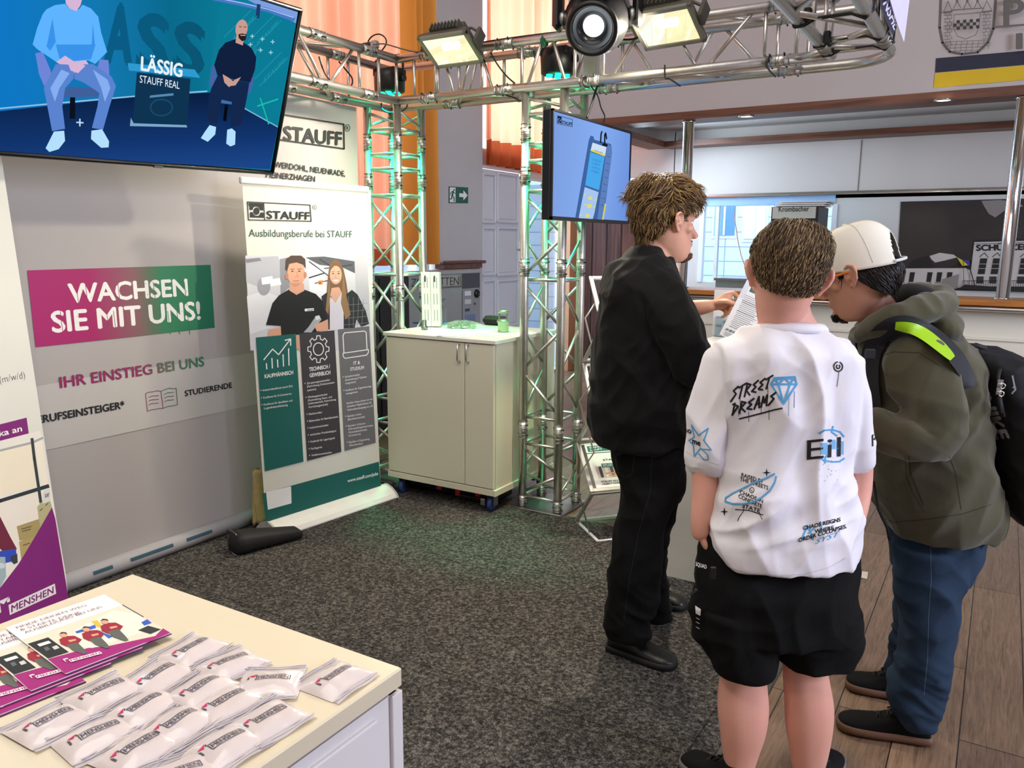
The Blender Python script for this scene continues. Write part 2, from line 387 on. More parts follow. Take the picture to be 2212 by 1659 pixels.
# back wall: brown panelling on the left, white bar back wall with an opening on the right
YB = 9.12
wl, wr, wb, wt = -3.0, float(axY(1800, 500, 9.12)[0]), 1.15, 2.0
m = MB()
m.box((-4.0, YB + .06, 1.15), (1.3, .12, 2.3), BROWN)
for k in range(7): m.box((-4.56 + k * .19, YB - .004, 1.13), (.012, .01, 2.26), mat('brown_groove', '#2a1510', 0.6))
m.box((-4.0, YB + .06, 4.2), (1.3, .12, 3.7), WALLM)
m.box((-3.18, YB + .06, 1.0), (.36, .12, 2.2), WALLM); m.box(((wl + wr) / 2, YB + .06, wb / 2), (wr - wl, .12, wb), WALLM)
m.box(((wr + 5) / 2, YB + .06, 1.05), (5 - wr, .12, 2.1), GLOSSW); m.box((0.8, YB + .06, 2.52), (8.32, .12, 0.92), WALLM)
m.box(((wl + wr) / 2, YB + .04, wt + .055), (wr - wl, .1, .11), mat('blue_lintel', '#a4cdf4', 0.4))
s_ = axY(1858, 350, YB)
m.box((s_[0], YB - .002, 2.38), (.006, .006, .5), GREYM)
struct(m, 'wall_back')
FASC = mat('fascia_white_shaded', '#b3acab', .85, var=.04, scale=2.2, bump=.05, bscale=160)  # white wall whose shade is put into the colour as grey
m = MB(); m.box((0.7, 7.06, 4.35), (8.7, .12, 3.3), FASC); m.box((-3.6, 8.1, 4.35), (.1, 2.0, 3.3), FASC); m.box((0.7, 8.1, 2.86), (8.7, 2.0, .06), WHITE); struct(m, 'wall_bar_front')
m = MB(); m.box((5.1, 2.8, 3.0), (.1, 14.5, 6.0), WALLM); struct(m, 'wall_right')
m = MB(); m.box((0.2, -4.4, 3.0), (10.2, .1, 6.0), WALLM); struct(m, 'wall_behind')
m = MB(); m.box((0.7, 7.13, 2.67), (8.7, .28, .065), BEAMW); struct(m, 'trim_1')
m = MB(); m.box((-3.5, 8.13, 2.67), (.24, 1.74, .065), BEAMW); m.box((0.9, 8.98, 2.67), (8.6, .26, .06), BEAMW); struct(m, 'trim_2')
m = MB(); m.box((XW - .05, 9.02, 1.15), (.2, .2, 2.3), mat('pine_post', '#c98f68', 0.5, var=0.15, scale=5)); struct(m, 'trim_3')
m = MB(); m.box((-0.605, 1.3, 0.006), (.05, 5.6, .008), mat('dark_edge_strip', '#4d4a46', 0.5, 0.3)); m.box((-0.585, 1.3, 0.005), (.012, 5.6, .006), STEEL); struct(m, 'trim_4')
# windows
GL = glass_mat('window_glass', '#eef6ff', 0.03)
def window(n, c, sx, sy, sz, bars):
    f = MB(); w = .06
    f.box((c[0], c[1] - sy / 2, c[2]), (sx, w, sz), WHITE); f.box((c[0], c[1] + sy / 2, c[2]), (sx, w, sz), WHITE)
    f.box((c[0], c[1], c[2] - sz / 2), (sx, sy, w), WHITE); f.box((c[0], c[1], c[2] + sz / 2), (sx, sy, w), WHITE)
    for b in bars: f.box((c[0], c[1] + b * sy, c[2]), (sx * .8, .05, sz), WHITE)
    o = struct(f, 'window_%d' % n)
    g = MB(); g.box(c, (.012, sy - w, sz - w), GL); g.build('pane', o)
window(1, (XW - .07, 3.8, 2.75), .08, 4.7, 3.3, (-.25, 0, .25))
window(2, (XW - .1, 8.05, 3.55), .06, 1.9, 2.1, (0,))
window(3, (XW - .1, 8.42, 1.15), .06, 1.02, 2.3, ())
f = MB(); cx_ = (wl + wr) / 2
for x in (wl, wr): f.box((x, YB + .03, (wb + wt) / 2), (.05, .08, wt - wb), mat('white_frame', '#e8eef4', 0.4))
xx = axY(1548, 500, YB)[0]
f.box((xx, YB + .03, (wb + wt) / 2), (.035, .06, wt - wb), MATS['white_frame'])
o = struct(f, 'window_4'); g = MB(); g.box((cx_, YB + .05, (wb + wt) / 2), (wr - wl - .06, .01, wt - wb), GL); g.build('pane', o)
# white panelled door in the left wall
DW = mat('door_white', '#cfd2da', 0.45, var=0.02)
d = MB(); XD = XW - .03
d.box((XD - .03, 7.43, 1.16), (.05, .8, 2.32), DW)
do = struct(d, 'door_1')
d = MB()
for (xa, xb) in ((1041, 1068), (1073, 1116)):
    for (ya, yb) in ((374, 480), (492, 592), (607, 700)):
        a = axX(xa, ya, XD); b = axX(xb, yb, XD); cy_, cz_ = (a[1] + b[1]) / 2, (a[2] + b[2]) / 2; sy_, sz_ = abs(b[1] - a[1]), abs(a[2] - b[2])
        d.box((XD, cy_, cz_ + sz_ / 2), (.045, sy_, .03), DW, bev=.008); d.box((XD, cy_, cz_ - sz_ / 2), (.05, sy_, .035), DW, bev=.008)
        d.box((XD, cy_ - sy_ / 2, cz_), (.045, .03, sz_), DW, bev=.008); d.box((XD, cy_ + sy_ / 2, cz_), (.045, .03, sz_), DW, bev=.008)
        d.box((XD - .005, cy_, cz_), (.02, sy_ * .82, sz_ * .9), DW, bev=.006)
d.build('door_panel', do)
d = MB(); h = axX(1122, 545, XD); d.box((XD + .01, h[1], h[2]), (.015, .04, .22), STEEL, bev=.004); d.tube([(XD, h[1], h[2] + .03), (XD + .06, h[1], h[2] + .03), (XD + .06, h[1] - .1, h[2] + .03)], .01, STEEL); d.build('door_handle', do)
# carpet on the stand
c = MB(); c.box((-2.36, 1.35, .003), (3.46, 5.4, .006), CARPETM); o = c.build('carpet'); o['kind'] = 'structure'
# neighbouring building seen through the bar opening
FAC = mat('facade_tiles', '#dfe8ec', 0.5, var=0); N_, L_, b_ = nodes(FAC)
tc = N_.new('ShaderNodeTexCoord'); mp = N_.new('ShaderNodeMapping'); mp.inputs['Rotation'].default_value[0] = pi / 2; br = N_.new('ShaderNodeTexBrick')
br.offset = 0; br.inputs['Scale'].default_value = 1; br.inputs['Brick Width'].default_value = .7; br.inputs['Row Height'].default_value = .22; br.inputs['Mortar Size'].default_value = .008
br.inputs['Color1'].default_value = lin('#e2ebee'); br.inputs['Color2'].default_value = lin('#d3e0e6'); br.inputs['Mortar'].default_value = lin('#8fa2ae')
L_.new(tc.outputs['Object'], mp.inputs[0]); L_.new(mp.outputs[0], br.inputs['Vector']); L_.new(br.outputs['Color'], b_.inputs['Base Color'])
YF = 12.4
bd = thing('neighbouring_building', 'pale tiled building with narrow windows seen through the opening behind the bar', 'building', (-3, YF, 0))
m = MB(); m.box((-3, YF + .1, 2.2), (9, .2, 4.4), FAC); m.build('wall', bd)
WB = mat('facade_window', '#5c9bc4', 0.08, spec=0.8, var=0.1)
for (q, w_) in ((((1546, 440), (1587, 508)), WB), (((1611, 440), (1652, 516)), mat('facade_blind', '#eef2e8', 0.4))):
    a = axY(*q[0], YF); b = axY(*q[1], YF)
    fr = MB(); fr.box(((a[0] + b[0]) / 2, YF - .005, (a[2] + b[2]) / 2), (b[0] - a[0] + .07, .02, a[2] - b[2] + .1), WHITE); fo = fr.build('window', bd)
    g = MB(); g.box(((a[0] + b[0]) / 2, YF - .02, (a[2] + b[2]) / 2), (b[0] - a[0], .02, a[2] - b[2]), w_); g.box(((a[0] + b[0]) / 2, YF - .035, (a[2] + b[2]) / 2), (.03, .02, a[2] - b[2]), WHITE); g.build('pane', fo)
m = MB(); m.box((-3, 11.2, -.02), (9, 3.6, .04), mat('yard_paving', '#a8aaac', 0.8)); o = m.build('yard'); o['kind'] = 'structure'

# ------------------------------------------------------------------ curtains
def curtain(name, label, y0, y1, z0, z1, X, folds, mats, hem, seed):
    rnd = random.Random(seed); ph = [rnd.uniform(0, 6.28) for _ in range(4)]; amp = .06
    def off(t): return amp * math.sin(folds * 2 * pi * t + 1.3 * math.sin(5 * t + ph[0])) + .018 * math.sin(folds * 4.7 * t + ph[1])
    root = thing(name, label, 'curtain', (X, (y0 + y1) / 2, z0))
    nu = int(folds * 14)
    a = MB(); a.grid(lambda u, v: (X + off(u) * (0.75 + .35 * v), y0 + (y1 - y0) * u, z1 + (z0 + hem - z1) * v), nu, 10, mats[0]); a.build('drape', root)
    b = MB(); b.grid(lambda u, v: (X + off(u) * 1.1 + .004, y0 + (y1 - y0) * u, z0 + hem - hem * v), nu, 2, mats[1]); b.build('hem', root)
    return root
CU1 = curtain_mat('curtain_apricot', '#f0a37c', 0.62); CU2 = curtain_mat('curtain_rust', '#b4532f', 0.4); CU3 = curtain_mat('curtain_ochre', '#c07a35', 0.3)
curtain('curtain', 'long apricot pleated curtain behind the left truss corner', 2.3, 5.64, 1.38, 4.9, XW + .1, 19, (CU1, CU2), .14, 3)
r_ = curtain('curtain', 'narrow ochre curtain strip beside the wall with the exit sign', 5.68, 6.04, 1.38, 4.9, XW + .12, 2.2, (CU3, CU3), .05, 5)
curtain('curtain', 'short apricot curtain with a rust hem above the white door', 7.04, 9.0, 2.36, 4.9, XW + .03, 10, (CU1, CU2), .24, 8)

# ------------------------------------------------------------------ bar
YC = 6.95
bar = thing('bar_counter', 'long white bar counter with an oak top under two steel posts', 'bar counter', (0.8, YC, 0))
m = MB(); m.box((0.8, YC + .1, .56), (7.4, .2, 1.12), WHITEL); m.box((0.8, YC - .01, .9), (7.4, .02, .02), WHITEL); m.build('front_panel', bar)
zt = float(atz(2212, 650.6, 0)[2]); zt = 1.19
m = MB(); m.box((0.8, YC + .12, zt - .02), (7.5, .52, .04), OAK, bev=.006); m.build('worktop', bar)
m = MB(); m.tube([(-2.9, YC - .15, zt - .062), (4.5, YC - .15, zt - .062)], .016, CHROME); m.build('rail', bar)
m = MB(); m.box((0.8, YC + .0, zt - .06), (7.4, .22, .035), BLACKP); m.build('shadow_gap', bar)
for i, (px, lab) in enumerate(((1481, 'polished steel post on the bar behind the black-shirted man'), (2188, 'polished steel post on the bar in front of the dark wall picture'))):
    q = axY(px, 440, YC + .14); m = MB(); m.lathe((q[0], YC + .14, zt), (0, 0, 1), [(.06, 0), (.06, .008), (.046, .012), (.046, 1.43), (.055, 1.435), (.055, 2.638 - zt)], CHROME, 28); tag(m.build('bar_post'), lab, 'post', 'steel posts on the bar')
for px, py, lab in ((1612, 251, 'recessed downlight in the bar beam left of the flag stripes'), (2038, 216, 'recessed downlight in the bar beam below the flag stripes')):
    q = atz(px, py, 2.636); r = thing('downlight', lab, 'light', q, 'downlights in the bar beam')
    m = MB(); m.ring(q, (0, 0, 1), .058, .008, STEEL, 24); m.build('trim_ring', r)
    m = MB(); m.lathe(q, (0, 0, 1), [(.048, -.003), (.05, .002)], glow('downlight_lamp', '#fff0d0', 3.5), 24); m.build('lamp', r)
m = MB(); m.box((0.4, YB - .03, 2.11), (6.9, .05, .035), STEEL); m.box((0.4, YB - .055, 2.10), (6.9, .01, .012), CHROME); tag(m.build('wall_rail'), 'thin metal rail along the white wall above the bar opening', 'rail')
# drinks fridge
q0 = axY(1666, 447, 8.35); q1 = axY(1768, 447, 8.35); fx = (q0[0] + q1[0]) / 2; fw = q1[0] - q0[0]; ft = q0[2]
fr = thing('drinks_fridge', 'grey drinks fridge with a beer name on its header behind the bar', 'fridge', (fx, 8.6, 0))
m = MB(); m.box((fx, 8.62, ft / 2), (fw, .5, ft), mat('fridge_side', '#26262a', 0.5)); m.build('body', fr)
m = MB(); m.box((fx, 8.355, ft / 2 - .1), (fw, .03, ft - .2), mat('fridge_frame', '#b7bbb8', 0.4)); m.box((fx, 8.338, ft / 2 - .12), (fw - .12, .01, ft - .3), mat('fridge_glass', '#3c4446', 0.1, var=0.3)); m.build('door', fr)
m = MB(); m.box((fx, 8.345, ft - .06), (fw - .04, .03, .11), mat('fridge_header', '#b9beb4', 0.5))
sh = Sheet((fx, 8.328, ft), (0, -1, 0), m); sh.text('Krombacher', (1682, 457.5), (1748, 456), 11, ink('#0c0c0c'), 0.01); m.build('header', fr)
m = MB()
for i in range(3): m.box((fx + .03 + .02 * i, 8.6, ft + .012 + .018 * i), (fw + .02, .4, .012), WHITE)
tag(m.build('stacked_boards'), 'white boards lying stacked on top of the drinks fridge', 'boards')
# sink block and cable in the opening
q0 = axY(1549, 605, 8.75); q1 = axY(1640, 628, 8.75)
m = MB(); m.box(((q0[0] + q1[0]) / 2, 8.85, q0[2] / 2), (q1[0] - q0[0], .3, q0[2]), mat('sink_steel', '#8f9a98', 0.35, 0.7)); m.box(((q0[0] + q1[0]) / 2, 8.85, q0[2] + .012 ), (q1[0] - q0[0] + .03, .34, .025), STEEL); tag(m.build('sink_unit'), 'steel sink unit under the opening behind the bar', 'sink')
m = MB(); pts = [axY(*p, 9.06) for p in ((1584, 446), (1588, 480), (1594, 520), (1601, 552), (1609, 575), (1619, 586), (1640, 588), (1660, 640))]
m.tube(pts, .005, mat('orange_cable', '#c98a7c', 0.5), 8); tag(m.build('cable'), 'thin reddish cable hanging in the opening behind the bar', 'cable')

# ------------------------------------------------------------------ wall picture behind the bar
YP = YB - .012
pic = MB(); pb = axY(1938, 640, YP)
s = Sheet((0, YP, 1.5), (0, -1, 0), pic, .0015)
K = ink('#141214'); Dg = ink('#2f2c2e'); Lg = ink('#c9c4c2'); Mg = ink('#8b8584')
p = [s.P(*q) for q in ((1946, 435.5), (2330, 426), (2322, 633), (1935, 624))]
pic.prism(p, (0, .008, 0), mat('picture_sky', '#332e30', 0.25, var=0.35, scale=2.2))
s.poly([(1936, 606), (2000, 596), (2062, 583), (2100, 578), (2116, 596), (2116, 627), (1936, 623)], K); s.up()
s.poly([(1940, 585), (1962, 576), (1976, 560), (1990, 556), (2004, 553), (2012, 570), (2030, 584), (2100, 560), (2106, 580), (1940, 590)], K); s.up()
s.poly([(2008, 553), (2030, 546), (2060, 550), (2068, 556), (2040, 563), (2020, 567), (2012, 560)], Lg)
s.poly([(2120, 434), (2160, 432), (2200, 436), (2210, 446), (2170, 455), (2150, 470), (2136, 462), (2126, 446)], Mg)
s.poly([(2262, 438), (2300, 432), (2320, 450), (2290, 470), (2270, 458)], Mg)
s.poly([(1937, 580), (2086, 579), (2098, 585), (2098, 622), (1936, 620)], Lg); s.up()
for x in (1946, 1966, 2004, 2025, 2047): s.poly([(x, 588), (x + 11, 588), (x + 7, 609), (x - 3, 609)], K); s.line([(x - 6, 611), (x + 9, 611)], 1.2, K)
s.poly([(2036, 603), (2072, 592), (2068, 624), (2035, 624)], Mg)
s.poly([(2105, 521), (2330, 515), (2330, 632), (2092, 624), (2098, 580)], Lg); s.up()
s.line([(2104, 521), (2330, 515)], 4, K); s.line([(2104, 527), (2330, 521)], 1, K)
s.text('SCHÜTZENHALLE', (2108, 541.5), (2300, 537.5), 12, K, 0.055); s.up()
for x in (2118, 2146, 2206, 2235, 2262):
    s.poly([(x, 558), (x + 15, 558), (x + 9, 592), (x - 6, 592)], K); s.line([(x - 2, 555), (x + 9, 546), (x + 17, 556)], 1.2, K); s.poly([(x - 8, 597), (x + 7, 597), (x + 6, 612), (x - 9, 612)], Dg)
s.up()
for x in (2113, 2141, 2201, 2230, 2257): s.line([(x + 2, 570), (x + 18, 570)], 1, Lg); s.line([(x, 580), (x + 16, 580)], 1, Lg)
s.poly([(2067, 555), (2080, 562), (2092, 573), (2079, 574)], ink('#d8c63c')); s.poly([(2082, 561), (2094, 562), (2096, 574), (2090, 572)], ink('#34399a'))
s.line([(2094, 574), (2106, 616)], 2.2, K); s.line([(2081, 549), (2082, 615)], 1, K)
s.line([(2080, 606), (2330, 606)], 1, K)
for i in range(40): s.line([(2080 + i * 5, 606), (2079 + i * 5, 620)], .8, K)
s.poly([(2070, 624), (2085, 614), (2140, 618), (2330, 619), (2330, 633)], K)
tag(pic.build('wall_picture'), 'dark photograph of a white hall building on the wall behind the bar', 'picture')

# ------------------------------------------------------------------ crest, letters and stripes painted on the wall above the bar
YW = 6.998
cr = MB(); s = Sheet((0, YW, 3), (0, -1, 0), cr, .001); G1 = ink('#625d5a', 0.8)
s.line([(2034, -40), (2030, 60), (2036, 92), (2052, 112), (2078, 117), (2112, 113), (2134, 92), (2146, 62), (2154, -40)], 5, G1)
for x0, x1 in ((2039, 2056), (2122, 2142)):
    for k in range(11):
        y = 26 + k * 7.5; s.line([(x0 + k * .1, y), (x1 - k * .4, y - 1)], 1, G1)
        for j in range(2): s.line([(x0 + 4 + 9 * j + (k % 2) * 4, y), (x0 + 4 + 9 * j + (k % 2) * 4, y + 7)], 1, G1)
    s.line([(x0 - 1, 28), ((x0 + x1) / 2, 4), (x1 + 1, 26)], 1.4, G1); s.line([(x0, 28), (x1, 26)], 3, G1)
for k in range(4):
    y = 92 + k * 7; s.line([(2044 + 4 * k, y), (2134 - 6 * k, y - 3)], 1, G1)
    for j in range(6 - k): s.line([(2054 + 5 * k + 12 * j + (k % 2) * 5, y - 1), (2054 + 5 * k + 12 * j + (k % 2) * 5, y + 6)], 1, G1)
s.line([(2062, 34), (2118, 30), (2115, 60), (2108, 78), (2086, 87), (2068, 80), (2060, 62)], 1.3, G1, True)
for i in range(3):
    for j in range(8):
        if (i + j) % 2: s.poly([(2060 + 7 * j, 47 + 7 * i - .5 * j), (2067 + 7 * j, 46.5 + 7 * i - .5 * j), (2067 + 7 * j, 53.5 + 7 * i - .5 * j), (2060 + 7 * j, 54 + 7 * i - .5 * j)], ink('#3c3836', 0.8))
for x in (2068, 2090, 2112): s.line([(x - 8, 22), (x - 2, 10), (x, 4), (x + 2, 10), (x + 8, 20)], 1.6, G1); s.oring((x, 6), 3, 3, 1.2, G1, 10)
s.line([(2056, 25), (2124, 21)], 2, G1)
s.text('P', (2167, 59), (2213, 55), 54, G1, 0.02); s.line([(2148, 62), (2222, 56)], 4, G1)
s.text('1', (2194, 109), (2209, 108), 33, G1, 0.02)
tag(cr.build('wall_crest'), 'grey town crest and letter painted on the wall above the bar', 'mural')
fl = MB(); s = Sheet((0, YW, 3), (0, -1, 0), fl, .0015)
s.poly([(2022, 126), (2420, 92), (2420, 122), (2020, 157)], ink('#161a33')); s.poly([(2020, 158), (2420, 123), (2420, 154), (2017, 190)], ink('#c9a90a'))
tag(fl.build('wall_stripes'), 'dark blue and yellow stripes painted above the bar beam', 'mural')

# ------------------------------------------------------------------ exit sign
XS = XW + .024
ex = MB(); q = [axX(*p, XS) for p in ((969.6, 402.5), (1011.4, 405), (1011.4, 439), (969.6, 438.6))]
ex.prism(q, (-.012, 0, 0), ink('#1d5a4c')); s = Sheet(q[0], (1, 0, 0), ex)
s.poly([(971.5, 404.5), (984, 405.3), (984, 437), (971.5, 436.8)], ink('#e8ece8')); s.poly([(992, 417.5), (1001, 418), (1001, 411), (1010, 422), (1001, 433), (1001, 426), (992, 425.5)], ink('#e8ece8')); s.up()
g = ink('#1d5a4c'); s.ell((981, 410), 1.8, 1.9, g, 12); s.line([(979, 413), (977, 422)], 3.6, g); s.line([(977, 422), (981, 428), (981, 435)], 2.2, g); s.line([(976, 422), (976, 429), (972, 430)], 2.2, g); s.line([(978, 413), (974, 416), (973, 420)], 1.6, g); s.line([(979, 414), (983, 418)], 1.6, g)
tag(ex.build('exit_sign'), 'green emergency exit sign with running figure and arrow on the grey pillar', 'sign')

# ------------------------------------------------------------------ cigarette machine
XM = XW + .13
tl = axX(918, 588, XM); tr = axX(1036, 577, XM)
y0, y1, zt_ = tl[1] - .25, tr[1], (tl[2] + tr[2]) / 2
cm = thing('cigarette_machine', 'silver wall cigarette machine behind the white cabinet', 'vending machine', (XW + .05, (y0 + y1) / 2, 0))
SIL = mat('silver_panel', '#a9a9a6', 0.35, 0.5, var=0.04)
m = MB(); m.box((XM - .06, (y0 + y1) / 2, zt_ / 2 + .2), (.12, y1 - y0, zt_ - .4), SIL, bev=.008); m.box((XM + .005, (y0 + y1) / 2, zt_ - .025), (.03, y1 - y0 + .02, .04), SIL, bev=.006); m.build('housing', cm)
m = MB(); m.box((XM - .08, y1 + .03, zt_ / 2 + .12), (.08, .07, zt_ - .14), BROWN); m.box((XM - .07, y1 - .25, zt_ + .03), (.1, .66, .05), BROWN); m.box((XM - .06, y1 - .25, zt_ + .065), (.13, .74, .03), BROWN, bev=.008); m.build('wooden_surround', cm)
m = MB(); s = Sheet((XM + .004, 0, 0), (1, 0, 0), m, .001)
s.poly([(920, 594), (996, 588), (996, 618), (920, 622)], ink('#a2a19c')); s.up()
for y in (592.5, 595, 621, 623.5): s.line([(918, y + 1), (997, y - 4)], .9, K)
s.text('ZIGARETTEN', (888, 620), (990, 615), 18, ink('#2a2a2a'), -.01)
for k in range(8): s.line([(991.5, 597 + k * 2.4), (996, 596.8 + k * 2.4)], .8, K)
m.build('name_panel', cm)
m = MB(); s = Sheet((XM + .004, 0, 0), (1, 0, 0), m, .001); D5 = ink('#4a4c52')
s.poly([(999, 586), (1036, 583.5), (1036, 621), (999, 624)], D5); m.build('display_window', cm); m = MB(); s = Sheet((XM + .004, 0, 0), (1, 0, 0), m, .001); s.poly([(999, 626.5), (1036, 623), (1036, 696), (999, 700)], ink('#8e9094')); s.up()
s.poly([(1003.5, 629), (1017, 628), (1017, 638), (1003.5, 639)], ink('#d8dade')); s.poly([(1003.5, 647), (1017, 646), (1017, 656), (1003.5, 657)], ink('#c4c6c8')); s.poly([(1004, 667), (1014, 666), (1014, 672), (1004, 673)], ink('#3a4468'))
for k in range(4): s.poly([(1004 + 6 * k, 680 - .5 * k), (1008.5 + 6 * k, 679.5 - .5 * k), (1008.5 + 6 * k, 692), (1004 + 6 * k, 692.5)], ink('#6f7fa8'))
s.ell((1025, 656), 2, 2.4, ink('#7a2a2c'), 12); m.build('coin_panel', cm)
m = MB(); s = Sheet((XM + .004, 0, 0), (1, 0, 0), m, .001); s.ell((952, 638), 3, 4, ink('#b49a3a'), 12); s.line([(946, 648), (962, 646)], 1, K); s.line([(946, 651), (958, 650)], 1, K); s.poly([(949, 660), (956, 659), (955, 671), (949, 671)], ink('#7a7c80')); m.build('notice', cm)
q = axX(1028, 634, XM); m = MB(); m.lathe(q, (1, 0, 0), [(.042, 0), (.042, .02), (.03, .03), (.022, .035), (.02, .02)], mat('black_metal', '#2c2c28', 0.35, 0.6), 20); m.build('lock', cm)

# dark cabinet beside the machine
dk = thing('dark_cabinet', 'black cabinet left of the cigarette machine, seen through the left truss tower', 'cabinet', (XW + .1, 5.3, 0))
m = MB(); m.box((XW + .12, 5.14, .66), (.22, .8, 1.3), mat('cabinet_black', '#141315', .4), bev=.006); m.build('body', dk)
for yq in (4.94, 5.34):
    m = MB(); m.box((XW + .235, yq, .68), (.012, .38, 1.2), MATS['cabinet_black'], bev=.004); m.build('door', dk)

# ================================================================== truss rig
ZL, ZU = 2.424, 2.667                       # chord heights of the beams
XA, XB_ = -3.272, -3.512                    # left run: inner and outer chord
YA, YBk = 4.04, 4.28                        # front run: inner and outer chord
XR1, XR2 = -0.765, -0.525                   # right run
R1, R2 = .025, .0095
def strut(root, a, b, r=R2, name='brace'):
    m = MB(); m.tube([a, b], r, ALU, 10); return m.build(name, root)
def coupler(root, c, ax, L=.11):
    c = np.array(c, float); ax = unit(ax); m = MB()
    m.tube([c - ax * L / 2, c + ax * L / 2], .0268, ALU, 16)
    for t in (-.5, -.28, -.06, .06, .28, .5): m.ring(c + ax * L * t, ax, .0268, .0022, STEEL, 16, 5)
    sd = unit(np.cross(ax, [0.2, 0.6, 0.77]))
    for t in (-.3, .3): m.tube([c + ax * L * t - sd * .042, c + ax * L * t + sd * .042], .0045, mat('bolt_dark', '#2b2b2b', .4, .6), 8)
    return m.build('coupler', root)
def pxX(px, py, Y): return float(axY(px, py, Y)[0])

# ---- beam across the back
fb = thing('truss_beam', 'aluminium box truss beam with two floodlights running above the second tower', 'truss', (-1.9, 4.16, ZL), 'aluminium truss')
RB = .22                                    # bend of the outer corner on the right
def bend(z):
    c = (XR2 - RB, YBk - RB)
    return [(c[0] + RB * math.sin(a), c[1] + RB * math.cos(a), z) for a in np.linspace(0, pi / 2, 9)]
for z in (ZL, ZU):
    m = MB(); m.tube([(XA, YA, z), (XR1, YA, z)], R1, ALU, 16); m.build('chord', fb)
    m = MB(); m.tube([(XB_, YBk, z), (XR2 - RB, YBk, z)] + bend(z)[1:], R1, ALU, 16); m.build('chord', fb)
vx = [pxX(p, 185, YA) for p in (895, 941, 1041, 1127, 1241)] + [pxX(1303, 165, YA), pxX(1649, 140, YA), pxX(1718, 132, YA)]
for x in vx: strut(fb, (x, YA, ZL), (x, YA, ZU)); strut(fb, (x, YBk, ZL), (x, YBk, ZU))
zz = [((957, 139), (981, 191)), ((1022, 133), (994, 191)), ((1173, 98), (1138, 177)), ((1193, 95), (1222, 165)), ((1390, 80), (1320, 158)), ((1444, 84), (1507, 136)), ((1632, 38), (1526, 136))]
for (a, b) in zz:
    xa = pxX(a[0], a[1], YA); xb = pxX(b[0], b[1], YA); strut(fb, (xa, YA, ZU), (xb, YA, ZL)); strut(fb, (xa, YBk, ZL), (xb, YBk, ZU))
xs = np.linspace(vx[1], vx[-1], 11)
for i in range(10):
    ya, yb = (YA, YBk) if i % 2 else (YBk, YA); strut(fb, (xs[i], ya, ZL), (xs[i + 1], yb, ZL)); strut(fb, (xs[i], yb, ZU), (xs[i + 1], ya, ZU))
for p in (927, 1091, 1276, 1680):
    x = pxX(p, 190 if p < 1200 else 150, YA)
    for y in (YA, YBk):
        for z in (ZL, ZU): coupler(fb, (x, y, z), (1, 0, 0))
# ---- beam on the left
lb = thing('truss_beam', 'aluminium box truss beam above the grey backdrop, partly behind the big tilted screen', 'truss', ((XA + XB_) / 2, 2.0, ZL), 'aluminium truss')
for z in (ZL, ZU):
    m = MB(); m.tube([(XA, .1, z), (XA, YA, z)], R1, ALU, 16); m.build('chord', lb)
    m = MB(); m.tube([(XB_, .1, z), (XB_, YBk, z)], R1, ALU, 16); m.build('chord', lb)
def pxY(px, py, X): return float(axX(px, py, X)[1])
strut(lb, (XA, YA, ZL), (XA, YA, ZU)); strut(lb, (XB_, YBk, ZL), (XB_, YBk, ZU))
vy = [pxY(p, 200, XA) for p in (819, 777)] + [2.75, 2.3, 1.6]
for y in vy: strut(lb, (XA, y, ZL), (XA, y, ZU)); strut(lb, (XB_, y, ZL), (XB_, y, ZU))
for (a, b) in (((766, 116), (710, 175)), ((642, 90), (698, 173))):
    ya = pxY(*a, XA); yb = pxY(*b, XA); strut(lb, (XA, ya, ZU), (XA, yb, ZL)); strut(lb, (XB_, ya, ZL), (XB_, yb, ZU))
ys = np.linspace(vy[1], .3, 13)
for i in range(12):
    xa, xb = (XA, XB_) if i % 2 else (XB_, XA); strut(lb, (xa, ys[i], ZL), (xb, ys[i + 1], ZL)); strut(lb, (xb, ys[i], ZU), (xa, ys[i + 1], ZU))
for i in range(4, 12):
    za, zb = (ZL, ZU) if i % 2 else (ZU, ZL); strut(lb, (XA, ys[i], za), (XA, ys[i + 1], zb))
for y in (pxY(796, 205, XA), pxY(700, 180, XA) - .05):
    for x in (XA, XB_):
        for z in (ZL, ZU): coupler(lb, (x, y, z), (0, 1, 0))
# ---- beam on the right, coming towards the photographer
rb = thing('truss_beam', 'aluminium truss beam with black cable ties overhead at the right front corner', 'truss', ((XR1 + XR2) / 2, 2.4, ZL), 'aluminium truss')
for z in (ZL, ZU):
    m = MB(); m.tube([(XR1, .4, z), (XR1, YA, z)], R1, ALU, 16); m.build('chord', rb)
    m = MB(); m.tube([(XR2, .4, z), (XR2, YBk - RB, z)], R1, ALU, 16); m.build('chord', rb)
yy = [4.0, 3.86, 3.62, 3.25, 2.9, 2.5, 2.1, 1.7]
for i, y in enumerate(yy[:-1]):
    if i % 2: strut(rb, (XR1, y, ZL), (XR2, yy[i + 1], ZL), .012)
    else: strut(rb, (XR2, y, ZL), (XR1, yy[i + 1], ZL), .012)
    strut(rb, (XR1, y, ZU), (XR2, yy[i + 1], ZU)); strut(rb, (XR1, y, ZL), (XR1, y, ZU)); strut(rb, (XR2, y, ZL), (XR2, y, ZU)); strut(rb, (XR2, y, ZL), (XR2, yy[i + 1], ZU))
for y in (3.97, 3.75): strut(rb, (XR1, y, ZL), (XR2, y - .02, ZL), .012)
strut(rb, (pxX(1715, 128, YA), YA, ZL), (XR1, 3.93, ZL), .014)
for x in (XR1, XR2): coupler(rb, (x, 3.84, ZL), (0, 1, 0)); coupler(rb, (x, 3.84, ZU), (0, 1, 0))
